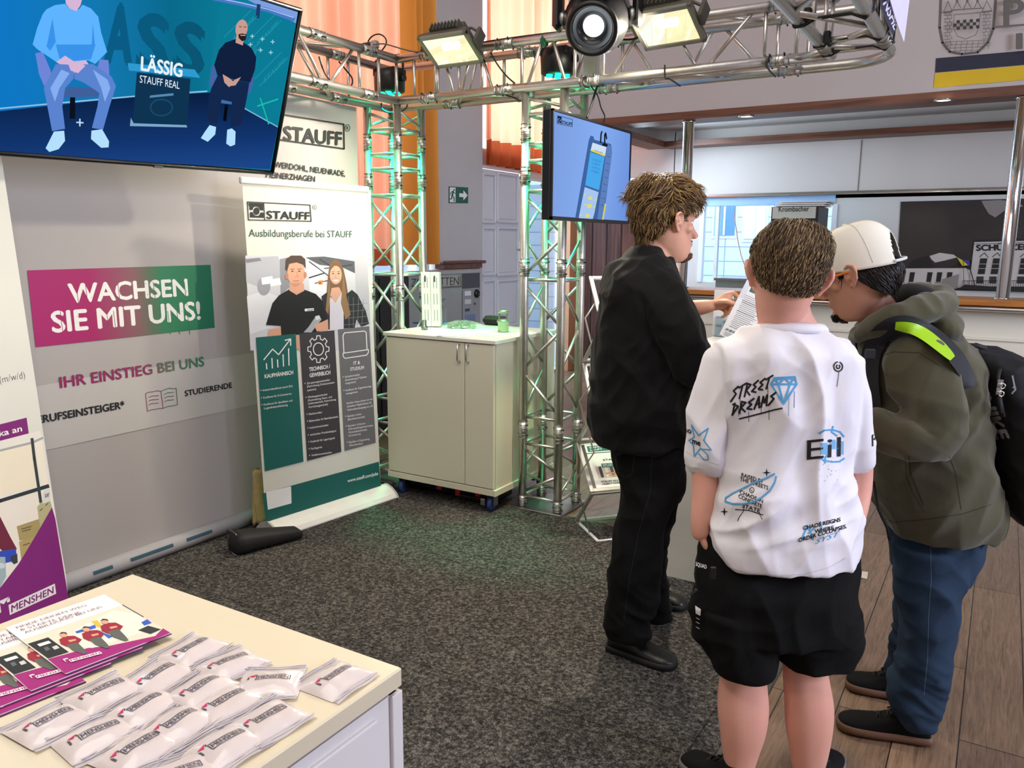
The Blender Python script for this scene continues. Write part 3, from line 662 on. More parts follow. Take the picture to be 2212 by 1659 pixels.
for k, (y, lab) in enumerate(((3.93, 'black cable tie with a loose tail at the bend of the right truss corner'), (3.74, 'black cable tie across the right truss, nearer than the bend'), (3.35, 'double black cable tie across the right truss at the top of the picture'))):
    m = MB()
    for d in ((0,) if k < 2 else (0, .02)):
        m.tube([(XR1 - .026, y + d, ZL + .01), (XR1 - .015, y + d, ZL - .026), (XR1 + .02, y + d, ZL - .024), (XR1 + .06, y + d, ZL - .004), (XR2 - .05, y - .02 + d, ZL - .006), (XR2, y - .02 + d, ZL - .03), (XR2 + .03, y - .02 + d, ZL), (XR2 + .03, y - .02 + d, ZL + .05)], .0045, BLACKP, 8)
    m.box((XR1 + .035, y, ZL + .01), (.03, .03, .05), BLACKP, bev=.006)
    tag(m.build('cable_tie'), lab, 'cable tie', 'cable ties on the right truss')

# ---- towers
def tower(x0, y0, lab, rungs, diags, plate=True):
    """x0,y0: lower-right corner chord (towards the stand); chords at x0, x0-.24 and y0, y0+.24"""
    t = thing('truss_tower', lab, 'truss', (x0 - .12, y0 + .12, 0), 'aluminium truss'); w = .24
    cs = [(x0, y0), (x0 - w, y0), (x0 - w, y0 + w), (x0, y0 + w)]
    for (x, y) in cs:
        m = MB(); m.tube([(x, y, .012), (x, y, ZL - .02)], R1, ALU, 16); m.build('chord', t)
    if plate:
        m = MB(); m.box((x0 - .12, y0 + .12, .008), (.345, .345, .012), STEEL, bev=.003); m.build('base_plate', t)
    for z in rungs:
        for i in range(4): a, b = cs[i], cs[(i + 1) % 4]; strut(t, (*a, z), (*b, z))
    for (z0, z1, n) in diags:
        zs = np.linspace(z1 - .015, z0 + .015, n + 1)
        for i in range(4):
            a, b = cs[i], cs[(i + 1) % 4]
            for k in range(n):
                p, q = (b, a) if (k + 0) % 2 == 0 else (a, b)
                strut(t, (*p, zs[k] - .012), (*q, zs[k + 1] + .012))
    return t, cs
def lev(px, pys, base): return [float(PT(px, y, float(np.array([base[0], base[1], 0]) @ HD))[2]) for y in pys]
T2x, T2y = -2.130, 4.058
L2 = lev(1138, (248, 312, 348, 413, 604, 899, 957, 1070), (T2x - .24, T2y))
t2, cs2 = tower(T2x, T2y, 'aluminium truss tower on a base plate right of the white cabinet, glowing green inside', L2, [(L2[0], 2.40, 1), (L2[4], L2[3], 2), (L2[5], L2[4], 3), (L2[7], L2[6], 2)])
for y in (288, 381, 578, 927):
    z = lev(1138, (y,), (T2x - .24, T2y))[0]
    for (x, yy_) in cs2: coupler(t2, (x, yy_, z), (0, 0, 1), .10)
for (x, yy_) in cs2: coupler(t2, (x, yy_, .05), (0, 0, 1), .06)
T1x, T1y = XA, YA
L1 = lev(796, (282, 335, 366, 423, 592), (T1x - .24, T1y)) + [L2[5], L2[6], L2[7]]
t1, cs1 = tower(T1x, T1y, 'aluminium truss tower in the left rear corner between the roll-up banner and the cabinet', L1, [(L1[0], 2.40, 1), (L1[4], L1[3], 2), (L1[5], L1[4], 3), (L1[7], L1[6], 2)])
for y in (308, 393):
    z = lev(796, (y,), (T1x - .24, T1y))[0]
    for (x, yy_) in cs1: coupler(t1, (x, yy_, z), (0, 0, 1), .10)
for z in (1.26, .40):
    for (x, yy_) in cs1: coupler(t1, (x, yy_, z), (0, 0, 1), .10)
GREEN = glow('green_led', '#10ffb0', 8.0)
def par(x, y, z, lab):
    r = thing('led_spotlight', lab, 'stage light', (x, y, z), 'green LED lights in the truss')
    m = MB(); m.lathe((x, y, z), (0, 0, 1), [(.075, 0), (.095, .01), (.098, .09), (.09, .13), (.06, .145)], BLACKP, 24); m.box((x, y, z + .12), (.17, .13, .05), BLACKP, bev=.008); m.build('housing', r)
    m = MB()
    for k in range(6): m.lathe((x + .055 * math.cos(k * pi / 3), y + .055 * math.sin(k * pi / 3), z + .006), (0, 0, -1), [(.02, 0), (.018, .009), (.01, .012)], GREEN, 12)
    m.lathe((x, y, z + .006), (0, 0, -1), [(.02, 0), (.018, .009), (.01, .012)], GREEN, 12); m.build('lens', r)
    m = MB(); m.tube([(x - .105, y, z + .08), (x - .11, y, z + .2), (x - .08, y, z + .22), (x + .08, y, z + .22), (x + .11, y, z + .2), (x + .105, y, z + .08)], .007, BLACKP, 8); m.lathe((x + .1, y, z + .08), (1, 0, 0), [(.02, 0), (.02, .02)], BLACKP, 12); m.build('bracket', r)
    spot(lab[:12].replace(' ', '_') + '_beam', (x, y, z - .02), (x, y, 0), 380, (0.0, 1.0, 0.42), 1.0, 0.6, .05)
p = PT(842, 198, float(V(T1x - .12, T1y + .12, 0) @ HD)); par(p[0], p[1], ZL + .075, 'green glowing black LED light inside the left truss corner')
p = PT(1205, 172, float(V(T2x - .12, T2y + .12, 0) @ HD)); par(p[0], p[1], ZL + .075, 'green glowing black LED light above the tower beside the cabinet')

# ---- floodlights clamped to the back beam
FLG = mat('flood_housing', '#5a5850', 0.5, 0.3); FRAME = mat('flood_frame', '#8f8b7c', 0.4, 0.4)
LAMPW = glow('flood_lamp', '#fff0c4', 9.0); REFL = glow('flood_reflector', '#fff3c0', 2.6)
def flood(px, py, Y, lab, yaw=0.0, pw=88, sw=V(0, -.25, 0)):
    c = axY(px, py, Y); ca, sa = math.cos(yaw), math.sin(yaw)
    ux = V(ca, sa, 0); uy = unit(V(-sa * .83, ca * .83, -.56)); nz = unit(np.cross(ux, uy))
    if nz[2] > 0: nz = -nz                     # nz: the way the lamp shines (down and towards the stand)
    r = thing('floodlight', lab, 'floodlight', c, 'halogen floodlights on the back truss'); A = (ux, uy, nz)
    def Q(x, y, z): return c + ux * x + uy * y + nz * z
    w, h = .165, .115
    m = MB()
    for (x, y, sx, sy) in ((-w + .012, 0, .024, 2 * h), (w - .012, 0, .024, 2 * h), (0, -h + .012, 2 * w, .024), (0, h - .012, 2 * w, .024)): m.box(Q(x, y, .0), (sx, sy, .018), FRAME, A, bev=.003)
    m.build('front_frame', r)
    m = MB()
    def rg(a, b, z): return [Q(sx * a, sy * b, z) for (sx, sy) in ((-1, -1), (1, -1), (1, 1), (-1, 1))]
    rings = [rg(w, h, -.006), rg(w * .96, h * .95, -.03), rg(w * .62, h * .72, -.075), rg(w * .55, h * .66, -.12), rg(w * .4, h * .5, -.13)]
    vs = [p for q in rings for p in q]; fs = [(i * 4 + j, i * 4 + (j + 1) % 4, i * 4 + 4 + (j + 1) % 4, i * 4 + 4 + j) for i in range(4) for j in range(4)] + [(16, 17, 18, 19)]
    m.add(vs, fs, FLG)
    for k in range(9): m.box(Q(-w * .55 + k * w * .137, -h * .86, -.062), (.006, .05, .05), FLG, A)
    m.build('housing', r)
    m = MB(); rings = [rg(w - .026, h - .026, .004), rg(w * .5, h * .4, -.04)]; vs = [p for q in rings for p in q]; m.add(vs, [(j, (j + 1) % 4, 4 + (j + 1) % 4, 4 + j) for j in range(4)] + [(4, 5, 6, 7)], REFL); m.build('reflector', r)
    m = MB(); m.tube([Q(-.05, -.01, -.02), Q(.05, -.01, -.02)], .022, LAMPW, 12); m.build('lamp', r)
    m = MB(); m.box(Q(0, 0, .003), (2 * w - .05, 2 * h - .05, .003), glass_mat('flood_glass', '#ffffff', .02), A); m.build('glass', r)
    m = MB(); m.box(Q(w + .012, -.01, -.05), (.02, .07, .1), FLG, A, bev=.004); m.box(Q(-w - .012, -.01, -.05), (.02, .07, .1), FLG, A, bev=.004); m.tube([Q(-w - .012, 0, -.09), Q(-w * .5, .0, -.15), Q(w * .5, .0, -.15), Q(w + .012, 0, -.09)], .008, FLG, 8); m.build('bracket', r)
    q = Q(0, 0, .03); spot('floodlight_beam', tuple(q), tuple(q + nz + sw), pw, WARM, 2.7, 0.5, .045)
    return r
flood(974, 108, 3.90, 'lit halogen floodlight clamped near the left truss corner')
flood(1441, 60, 3.90, 'lit halogen floodlight clamped on the truss right of the moving head', -.12, 150, V(-.75, -.3, .1))

# ---- moving head
mc = axY(1279, 62, 3.62); ax_ = unit(V(.22, -.72, -.40) * 1.0)
mh = thing('moving_head_light', 'large black moving head stage light hanging before the back truss', 'stage light', mc)
m = MB(); m.lathe(mc, ax_, [(.05, -.36), (.13, -.34), (.155, -.26), (.155, -.12), (.125, -.02), (.118, .0), (.10, .002), (.092, -.006), (.085, -.03), (.055, -.05), (.04, -.05)], mat('black_gloss', '#111113', 0.25), 36, cap=False); m.build('head', mh)
m = MB(); m.lathe(mc, ax_, [(.05, -.048), (.048, -.04), (.03, -.032), (.008, -.03)], glow('moving_head_lens', '#eef8ff', 3.2), 28); m.build('lens', mh)
m = MB(); m.ring(mc + ax_ * .0, ax_, .112, .014, BLACKP, 36, 8); m.build('rim', mh)
pv = mc - ax_ * .19; sx_ = unit(np.cross(ax_, [0, 0, 1]))
for sg in (-1, 1):
    ym = MB(); p = pv + sx_ * sg * .195; ym.box(p + V(0, 0, .12), (.1, .05, .34), BLACKP, (unit(V(-sx_[1], sx_[0], 0)), sx_, V(0, 0, 1)), bev=.02); ym.lathe(p - sx_ * sg * .04, sx_ * sg, [(.045, 0), (.045, .03)], STEEL, 18); ym.build('yoke_arm', mh)
m = MB(); m.box(pv + V(0, 0, .34), (.34, .44, .12), BLACKP, (unit(V(-sx_[1], sx_[0], 0)), sx_, V(0, 0, 1)), bev=.02); m.tube([pv + V(0, 0, .3), V(pv[0], YA - .03, ZU + .35), V(pv[0], YA, ZU + .02)], .018, BLACKP, 10); m.build('base', mh)
m = MB(); a = axY(1275, 112, YBk - .05); b = axY(1275, 165, YBk - .05); m.box((a[0], YBk - .05, (a[2] + b[2]) / 2), (.075, .008, a[2] - b[2] + .06), mat('bracket_white', '#c9c5ba', .5)); m.box((a[0] + .038, YBk - .03, (a[2] + b[2]) / 2), (.004, .04, a[2] - b[2] + .06), MATS['bracket_white']); tag(m.build('truss_bracket'), 'pale metal bracket between the truss chords under the moving head', 'bracket')

# ---- cables on the truss
def cable(lab, pts, r=.0045, name='cable', mt=None):
    m = MB(); q = [np.array(p, float) for p in pts]; out = []
    for i in range(len(q) - 1):                # smooth the run
        p0, p1, p2, p3 = q[max(i - 1, 0)], q[i], q[i + 1], q[min(i + 2, len(q) - 1)]
        for t in np.linspace(0, 1, 6, endpoint=False): out.append(.5 * (2 * p1 + (p2 - p0) * t + (2 * p0 - 5 * p1 + 4 * p2 - p3) * t * t + (3 * p1 - p0 - 3 * p2 + p3) * t ** 3))
    out.append(q[-1]); m.tube(out, r, mt or BLACKP, 8); return tag(m.build(name), lab, 'cable')
YF1 = YA - .035
cable('black power cable looped above the left truss corner', [axY(p[0], p[1], 4.1) for p in ((795, 100), (796, 88), (806, 77), (820, 74), (832, 82), (834, 95), (824, 110), (815, 118))])
cable('grey cable running from the plugs at the left corner to the floodlight', [axY(p[0], p[1], 4.02) for p in ((806, 97), (830, 95), (870, 106), (900, 112), (930, 108))], .004, 'cable', mat('grey_cable', '#5a5a5a', .5))
m = MB(); c = axY(796, 99, 4.08); m.box(c, (.09, .04, .04), BLACKP, bev=.01); m.box(c + V(.05, 0, 0), (.05, .045, .05), mat('grey_plug', '#9a9a98', .5), bev=.01); m.box(c + V(-.05, 0, .005), (.04, .03, .03), BLACKP, bev=.01); tag(m.build('power_plug'), 'black and grey power plugs lying on the left truss corner', 'plug')
cable('black cable resting along the upper truss chord left of the moving head', [axY(p[0], p[1], YA - .01) for p in ((1040, 92), (1090, 84), (1150, 76), (1200, 70), (1232, 68))], .005)
cable('black cable sagging under the upper chord between moving head and right floodlight', [axY(p[0], p[1], YA - .03) for p in ((1332, 78), (1345, 85), (1365, 85), (1385, 79))], .005)
cable('black cable hanging inside the left truss beam', [axX(p[0], p[1], XA - .1) for p in ((689, 122), (696, 145), (704, 162), (712, 172))])
cable('black cable curving down inside the left truss beam near the corner', [axX(p[0], p[1], XA - .1) for p in ((732, 133), (748, 152), (760, 168), (761, 180), (757, 188))])
cable('black cable loop dangling under the left corner light', [axY(p[0], p[1], 4.12) for p in ((824, 222), (825, 234), (836, 242), (852, 243), (868, 240), (878, 232), (880, 225))])
cable('black cable slanting inside the truss above the exit sign', [axY(p[0], p[1], YA + .02) for p in ((1060, 114), (1075, 140), (1095, 165), (1112, 180))])
cable('black strap end hanging under the truss in front of the tower beam', [axY(p[0], p[1], YA + .02) for p in ((1064, 190), (1090, 204), (1112, 212), (1125, 219))], .004)
cable('loose black tie tail under the lower chord right of the small screen', [axY(p[0], p[1], YA - .028) for p in ((1436, 140), (1437, 168), (1446, 170), (1470, 186))], .004)
cable('black tie tail hanging at the right joint of the back truss', [axY(p[0], p[1], YA - .03) for p in ((1662, 122), (1656, 140), (1662, 152), (1676, 166))], .004)
cable('black fastening strap round the lower chord above the small screen', [axY(p[0], p[1], YA - .03) for p in ((1268, 164), (1261, 172), (1262, 185), (1275, 190))], .005)
m = MB(); a = axY(1176, 88, YA); m.ring(a, (1, 0, 0), .028, .006, mat('green_tape', '#1f6a48', .5), 18, 6); m.tube([a + V(-.012, 0, .0), a + V(.012, 0, 0)], .0275, MATS['green_tape'], 18); tag(m.build('tape_band'), 'green tape band wrapped round the upper truss chord', 'tape')

# ================================================================== screens
# big tilted screen
br_ = axX(590, 375, -3.0); bl_ = axX(0, 332, -3.0); tr_ = axY(652, 22, float(br_[1])); e = unit(bl_ - br_); bl2 = br_ + e * 1.30; u_ = tr_ - br_
nS = unit(np.cross(e, u_)); nS = nS if nS[0] > 0 else -nS
tv = thing('screen', 'large tilted screen hanging from the left truss showing two seated men', 'screen', br_ + e * .65)
tl2 = bl2 + u_
bk = MB(); bk.prism([br_ - nS * .012, bl2 - nS * .012, tl2 - nS * .012, tr_ - nS * .012], -nS * .03, BLACKP); c0 = (br_ + tl2) / 2; bk.box(c0 - nS * .06, (.03, .6, .4), BLACKP, (nS, e, unit(u_)), bev=.01); bk.build('housing', tv)
m = MB()
for (a, b) in ((br_, bl2), (bl2, tl2), (tl2, tr_), (tr_, br_)): m.tube([a - nS * .006, b - nS * .006], .0085, BLACKP, 8)
c = br_ + e * .61 - nS * .004 - unit(u_) * .006; m.box(c, (.012, .04, .01), GREYM, (nS, e, unit(u_))); m.build('bezel', tv)
m = MB(); m.box(c0 - nS * .1, (.06, .3, .3), GREYM, (nS, e, unit(u_)), bev=.01); m.tube([c0 - nS * .12, V(XA + .02, c0[1], c0[2] + .1), V(XA + .026, c0[1], ZU)], .016, STEEL, 10); m.build('wall_mount', tv)
scm = MB(); s = Sheet(br_ - nS * .008, nS, scm)
S1 = 1.0
def grad_screen(name, p0, p1, stops, st):
    g = bpy.data.materials.new(name); g.use_nodes = True; nt = g.node_tree; nt.nodes.clear()
    tc = nt.nodes.new('ShaderNodeTexCoord'); mp = nt.nodes.new('ShaderNodeVectorMath'); mp.operation = 'DOT_PRODUCT'
    d = (p1 - p0); L2_ = float(d @ d); mp.inputs[1].default_value = tuple(d / L2_)
    sb = nt.nodes.new('ShaderNodeMath'); sb.operation = 'SUBTRACT'; sb.inputs[1].default_value = float(p0 @ d) / L2_
    geo = nt.nodes.new('ShaderNodeNewGeometry'); nt.links.new(geo.outputs['Position'], mp.inputs[0]); nt.links.new(mp.outputs['Value'], sb.inputs[0])
    r = ramp(nt, stops); nt.links.new(sb.outputs[0], r.inputs[0]); e_ = nt.nodes.new('ShaderNodeEmission'); e_.inputs[1].default_value = st; nt.links.new(r.outputs[0], e_.inputs[0])
    o_ = nt.nodes.new('ShaderNodeOutputMaterial'); nt.links.new(e_.outputs[0], o_.inputs[0]); return g
BG = grad_screen('studio_wall', s.P(0, 60), s.P(600, 60), [(0, '#0e77c4'), (.3, '#1378b0'), (.55, '#0a6a8c'), (1, '#0b8a9e')], S1)
FLR = grad_screen('studio_floor', s.P(300, 200), s.P(300, 370), [(0, '#0a1f3f'), (.6, '#12346e'), (1, '#1c4689')], S1)
ins = .012; ub = unit(u_); quad = [br_ + e * ins + ub * ins, bl2 - e * ins + ub * ins, tl2 - e * ins - ub * ins, tr_ + e * ins - ub * ins]
scm.poly([p - nS * .008 for p in quad], BG)
def trim_right(y): return 651 - (y - 22) * 62 / 353 - 7
s.poly([(-60, 240), (0, 240), (110, 228), (300, 208), (475, 199), (500, 203), (535, 237), (trim_right(270), 274), (trim_right(368), 366), (300, 349), (0, 326), (-60, 322)], FLR); s.up()
s.poly([(478, 8), (500, 3), (trim_right(40), 40), (trim_right(270), 272), (530, 236), (447, 196)], scr('#0c7c96')); s.up()
s.line([(-40, 238), (110, 224), (290, 208), (447, 197)], 3, scr('#8fc4e8')); s.line([(528, 234), (trim_right(275), 274)], 2.5, scr('#79b8d8'))
s.poly([(535, 0), (560, 0), (trim_right(28), 26), (trim_right(50), 50)], scr('#7f9fe0')); s.line([(460, -4), (520, 8), (580, 22), (634, 42)], 9, scr('#4c78c8')); s.line([(460, -6), (520, 6), (580, 20), (634, 38)], 2, scr('#a9c8f2')); s.poly([(555, 8), (563, 10), (560, 40), (552, 38)], scr('#223a66')); s.up()
def big(ch, bl, br, h, c): s.text(ch, bl, br, h, scr(c), 0.05, up=(.05, -1))
big('A', (222, 138), (285, 135), 125, '#0a5c84'); big('S', (292, 146), (362, 158), 118, '#0a5a7e'); big('S', (372, 150), (440, 164), 105, '#0a5674'); s.up()
for (c0_, n_) in (((494, 50), 0), ((500, 118), 1), ((545, 60), 2), ((560, 140), 3)):
    s.text('STAUFF', (c0_[0] + 10, c0_[1] + 40), (c0_[0] + 55, c0_[1] - 6), 11, scr('#1f95aa')); s.line([(c0_[0], c0_[1] + 46), (c0_[0] + 62, c0_[1] - 16)], 1, scr('#2aa0b4')); s.line([(c0_[0] - 10, c0_[1] + 30), (c0_[0] + 48, c0_[1] - 28)], 1, scr('#2aa0b4'))
s.line([(556, 229), (600, 214)], 3, scr('#19c2a8')); s.line([(562, 212), (580, 268)], 2.5, scr('#19c2a8')); s.up()
# man on the left of the screen
s.poly([(76, 115), (92, 112), (108, 150), (120, 190), (98, 192), (84, 160)], scr('#6f86d8')); s.poly([(215, 128), (234, 130), (236, 165), (224, 180), (204, 170)], scr('#6f86d8')); s.poly([(132, 200), (150, 186), (200, 190), (221, 208), (140, 211)], scr('#40609c')); s.poly([(151, 210), (162, 210), (162, 256), (150, 256)], scr('#0a1220')); s.up()
LB, LB2, SK = scr('#5fb4ff'), scr('#3a93ea'), scr('#d7b6d8')
s.poly([(100, 20), (118, 11), (140, 8), (150, 18), (170, 20), (178, 10), (196, 18), (212, 36), (218, 70), (231, 112), (205, 138), (190, 130), (150, 138), (122, 134), (80, 106), (70, 96), (80, 60), (92, 30)], LB); s.up()
s.poly([(113, 40), (120, 90), (108, 110), (100, 100)], LB2); s.poly([(200, 50), (205, 100), (192, 122), (198, 90)], LB2); s.poly([(120, 96), (206, 96), (196, 128), (130, 134)], LB2)
s.ell((159, -18), 21, 30, SK); s.poly([(138, -24), (140, -46), (158, -54), (178, -46), (181, -24), (170, -36), (148, -36)], scr('#3a4a78')); s.poly([(140, -6), (178, -6), (173, 12), (164, 24), (150, 18), (142, 8)], SK); s.poly([(121, 134), (140, 120), (160, 133), (185, 130), (192, 140), (176, 152), (160, 158), (146, 148)], SK); s.up()
JE, JE2 = scr('#5a83d0'), scr('#86aef0')
s.poly([(120, 138), (160, 140), (158, 170), (140, 190), (134, 230), (140, 278), (112, 283), (100, 220), (94, 190)], JE); s.poly([(160, 140), (200, 138), (240, 165), (250, 186), (236, 230), (222, 280), (198, 276), (210, 230), (214, 200), (180, 178), (160, 170)], JE)
s.poly([(132, 150), (150, 158), (128, 190), (118, 220), (108, 190)], JE2); s.poly([(200, 150), (232, 172), (238, 190), (226, 220), (218, 190)], JE2); s.poly([(146, 136), (166, 132), (184, 142), (168, 158), (152, 152)], SK)
WS = scr('#b4e0ff'); s.poly([(116, 284), (138, 282), (140, 304), (126, 322), (106, 328), (98, 320)], WS); s.poly([(197, 282), (220, 279), (235, 305), (234, 318), (218, 319), (196, 300)], WS); s.line([(172, 257), (172, 272)], 3, scr('#bcdcf4')); s.line([(165, 264), (179, 265)], 3, scr('#bcdcf4'))
# podium
s.poly([(275, 136), (420, 150), (432, 168), (278, 152)], scr('#2f9ad2')); s.poly([(295, 156), (411, 170), (403, 272), (286, 268)], scr('#0f3452')); s.poly([(282, 254), (288, 266), (402, 270), (404, 275), (280, 272)], scr('#7ea8cc')); s.up()
s.text('LÄSSIG', (303, 151), (393, 166), 29, scr('#e8f2fa'), 0.035, up=(.04, -1)); s.text('STAUFF REAL', (301, 178), (387, 192), 16, scr('#e8f2fa'), 0.0, up=(.04, -1)); s.oring((348, 232), 25, 19, 3, scr('#1b4a6a')); s.poly([(324, 206), (374, 201), (374, 206), (322, 211)], scr('#5a8ab0'))
# man on the right of the screen
s.poly([(456, 145), (462, 140), (470, 180), (452, 188)], scr('#4a62a8')); s.poly([(540, 165), (549, 168), (540, 200), (532, 200)], scr('#4a62a8')); s.poly([(472, 208), (490, 204), (508, 216), (506, 226), (472, 222)], scr('#3f6fa8')); s.poly([(485, 226), (492, 226), (488, 262), (481, 260)], scr('#060a14')); s.up()
BK = scr('#10203e'); BK2 = scr('#0b1428')
s.poly([(486, 92), (508, 84), (526, 92), (543, 104), (553, 124), (550, 150), (540, 178), (520, 175), (490, 168), (470, 166), (462, 140), (472, 108)], BK); s.poly([(456, 190), (470, 162), (500, 172), (538, 178), (532, 215), (520, 270), (498, 274), (500, 220), (478, 215), (468, 268), (448, 262), (450, 210)], scr('#14284e')); s.up()
FS = scr('#c89c90'); s.ell((521, 62), 13, 20, FS, 20, .15); s.poly([(510, 76), (526, 82), (524, 98), (508, 92)], FS); s.poly([(480, 160), (494, 168), (506, 178), (494, 188), (484, 178)], FS); s.poly([(520, 166), (506, 172), (494, 186), (508, 184)], FS); s.up()
s.poly([(514, 74), (522, 72), (532, 74), (530, 86), (522, 89), (515, 82)], scr('#2a1c1c')); s.line([(516, 57), (521, 58)], 1.5, scr('#3a2420')); s.line([(526, 58), (531, 58)], 1.5, scr('#3a2420')); s.line([(519, 76), (529, 76)], 1.6, scr('#e8c0b8'))
s.poly([(452, 270), (466, 274), (464, 290), (448, 306), (433, 298), (442, 284)], WS); s.poly([(490, 280), (500, 277), (508, 284), (507, 312), (497, 316), (488, 310)], WS)
for (x, y) in ((540, 96), (544, 78), (566, 84), (588, 90), (562, 108), (584, 113)): s.line([(x, y - 4), (x, y + 4)], 1.8, scr('#9fd8e8')); s.line([(x - 4, y), (x + 4, y)], 1.8, scr('#9fd8e8'))
scm.build('display', tv)

# small portrait-like screen on the right, turned along the stand
XT = -1.955
tlq, trq, brq, blq = [axX(*p, XT) for p in ((1195, 238), (1363, 282), (1357, 482), (1187, 477))]
y0, y1 = (tlq[1] + blq[1]) / 2, (trq[1] + brq[1]) / 2; z0, z1 = (blq[2] + brq[2]) / 2, (tlq[2] + trq[2]) / 2
t2v = thing('screen', 'small screen on the second tower showing a handheld measuring device', 'screen', (XT, (y0 + y1) / 2, z0))
m = MB(); m.box((XT - .03, (y0 + y1) / 2, (z0 + z1) / 2), (.05, y1 - y0, z1 - z0), BLACKP, bev=.006); m.build('housing', t2v)
m = MB()
for (yy_, zz_, sy_, sz_) in (((y0 + y1) / 2, z1 - .005, y1 - y0, .01), ((y0 + y1) / 2, z0 + .008, y1 - y0, .016), (y0 + .005, (z0 + z1) / 2, .01, z1 - z0), (y1 - .005, (z0 + z1) / 2, .01, z1 - z0)): m.box((XT, yy_, zz_), (.012, sy_, sz_), BLACKP)
m.build('bezel', t2v)
m = MB(); m.box((XT - .075, T2y + .12, (z0 + z1) / 2), (.04, .16, .2), GREYM, bev=.005); m.build('wall_mount', t2v)
sm_ = MB(); s = Sheet((XT + .001, 0, 0), (1, 0, 0), sm_)
BG2 = grad_screen('display_backdrop', s.P(1195, 300), s.P(1360, 420), [(0, '#7d9fe0'), (.5, '#86aef2'), (1, '#6c92dc')], 1.0)
sm_.poly([(XT + .001, y0 + .012, z0 + .018), (XT + .001, y1 - .012, z0 + .018), (XT + .001, y1 - .012, z1 - .012), (XT + .001, y0 + .012, z1 - .012)], BG2)
s.poly([(1242, 474), (1272, 302), (1276, 293), (1282, 295), (1284, 302), (1316, 310), (1320, 312), (1322, 330), (1304, 472), (1296, 476)], scr('#40649f')); s.poly([(1312, 309), (1322, 320), (1320, 350), (1302, 474), (1290, 476)], scr('#5d80bd')); s.up()
s.poly([(1280, 308), (1310, 318), (1307, 337), (1276, 324)], scr('#cfe0f4')); s.poly([(1276, 322), (1307, 334), (1306.5, 338), (1275.5, 326)], scr('#e8d84a')); s.poly([(1275, 328), (1306, 339), (1294, 411), (1264, 400)], scr('#4aa8ec')); s.poly([(1263, 404), (1293, 415), (1284, 460), (1280, 474), (1256, 474), (1250, 470)], scr('#a8c6f0')); s.up()
s.text('STAUFF', (1284, 327), (1302, 333), 4, scr('#30507c')); 
for k in range(4): s.text(('1503', '1497', '1471', '1485')[k], (1281 - k, 347 + k * 8), (1297 - k, 352 + k * 8), 5, scr('#2f7fc0'))
for (x, y, a) in ((1275, 428, 5), (1273, 445, 6), (1269, 466, 5), (1287, 432, 2.5), (1264, 442, 2.2), (1255, 464, 2.2), (1283, 447, 2), (1263, 421, 2)): s.ell((x, y), a, a * .8, scr('#d9dc7c'), 14)
for k in range(8): s.line([(1319 - k * 2, 340 + k * 15), (1311 - k * 2, 337 + k * 15)], 1, scr('#33548c'))
s.line([(1297, 308), (1298, 290), (1300, 284)], 3, scr('#15181c')); s.line([(1306, 310), (1306, 292), (1308, 287), (1310, 300)], 3, scr('#15181c')); s.line([(1302, 312), (1311, 314)], 5, scr('#15181c')); s.poly([(1306, 440), (1309, 440), (1303, 476), (1300, 476)], scr('#e2d84a'))
def stauff_logo(s, tl, tr, bl, br, K_, ground=None, R=True, bold=0.035):
    """the maker's clamp mark and name in a frame; the four corners are pixels"""
    tl, tr, bl, br = [np.array(p, float) for p in (tl, tr, bl, br)]
    def U(u, v): return (tl * (1 - u) + tr * u) * (1 - v) + (bl * (1 - u) + br * u) * v
    h = np.linalg.norm(bl - tl); w = np.linalg.norm(tr - tl); lw = max(.8, h * .055)
    s.line([U(0, 0), U(1, 0), U(1, 1), U(0, 1)], lw, K_, True); s.line([U(.26, 0), U(.26, 1)], lw, K_)
    s.poly([U(.02, .04), U(.25, .04), U(.25, .14), U(.05, .14), U(.05, .22), U(.02, .22)], K_)
    for (a, b_, c_) in ((.14, .44, .30), (.86, .56, .70)):
        s.poly([U(.03, a), U(.25, a), U(.25, b_), U(.20, b_), U(.185, c_), U(.16, c_ + (a - c_) * .35), U(.115, c_ + (a - c_) * .35), U(.09, c_), U(.075, b_), U(.03, b_)], K_)
    s.ell(U(.138, .5), w * .048, h * .21, K_, 16)
    s.text('STAUFF', U(.285, .9), U(.98, .9), h * .42, K_, bold)
    if R: s.oring(U(1.07, .12), h * .13, h * .13, max(.6, h * .025), K_, 16); s.text('R', U(1.055, .19), U(1.085, .19), h * .12, K_)
s.up(); stauff_logo(s, (1204, 250), (1236, 258), (1203, 267), (1236, 274), scr('#101830'), R=False)
sm_.build('display', t2v)
cable('black cable running from the truss down behind the small screen', [axX(p[0], p[1], XT - .02) for p in ((1292, 180), (1284, 205), (1276, 232), (1268, 254))], .006)
cable('thin black cable curving down to the top of the small screen', [axX(p[0], p[1], XT - .02) for p in ((1268, 176), (1290, 205), (1298, 232), (1306, 250), (1304, 264))], .0035)

# drape of a banner behind the right truss corner
dr = MB(); XDp = XR2 + .06
def dp(u, v):
    y = 3.99 - u * 1.4; return (XDp + .012 * math.sin(u * 9 + v * 3), y, ZL + .01 + (.75) * (1 - v) - .0 + .06 * max(0, math.sin(u * 6)) * v)
dr.grid(dp, 24, 8, mat('drape_lilac', '#dcd6f2', .8)); root = dr
s = Sheet((XDp - .02, 0, 0), (-1, 0, 0), dr, .002)
o = tag(dr.build('banner_drape'), 'pale lilac banner cloth with dark letters draped over the right truss corner', 'banner')
lt = MB(); s = Sheet((XDp - .022, 0, 0), (-1, 0, 0), lt, .001); s.poly([(1903, -30), (1912, -30), (1936, 60), (1928, 78), (1902, 20)], ink('#23263c')); s.up(); s.text('NSHE', (1905, 8), (1930, 66), 17, ink('#dcd6f2'), .03, up=(.75, -.62)); lt.build('lettering', o)

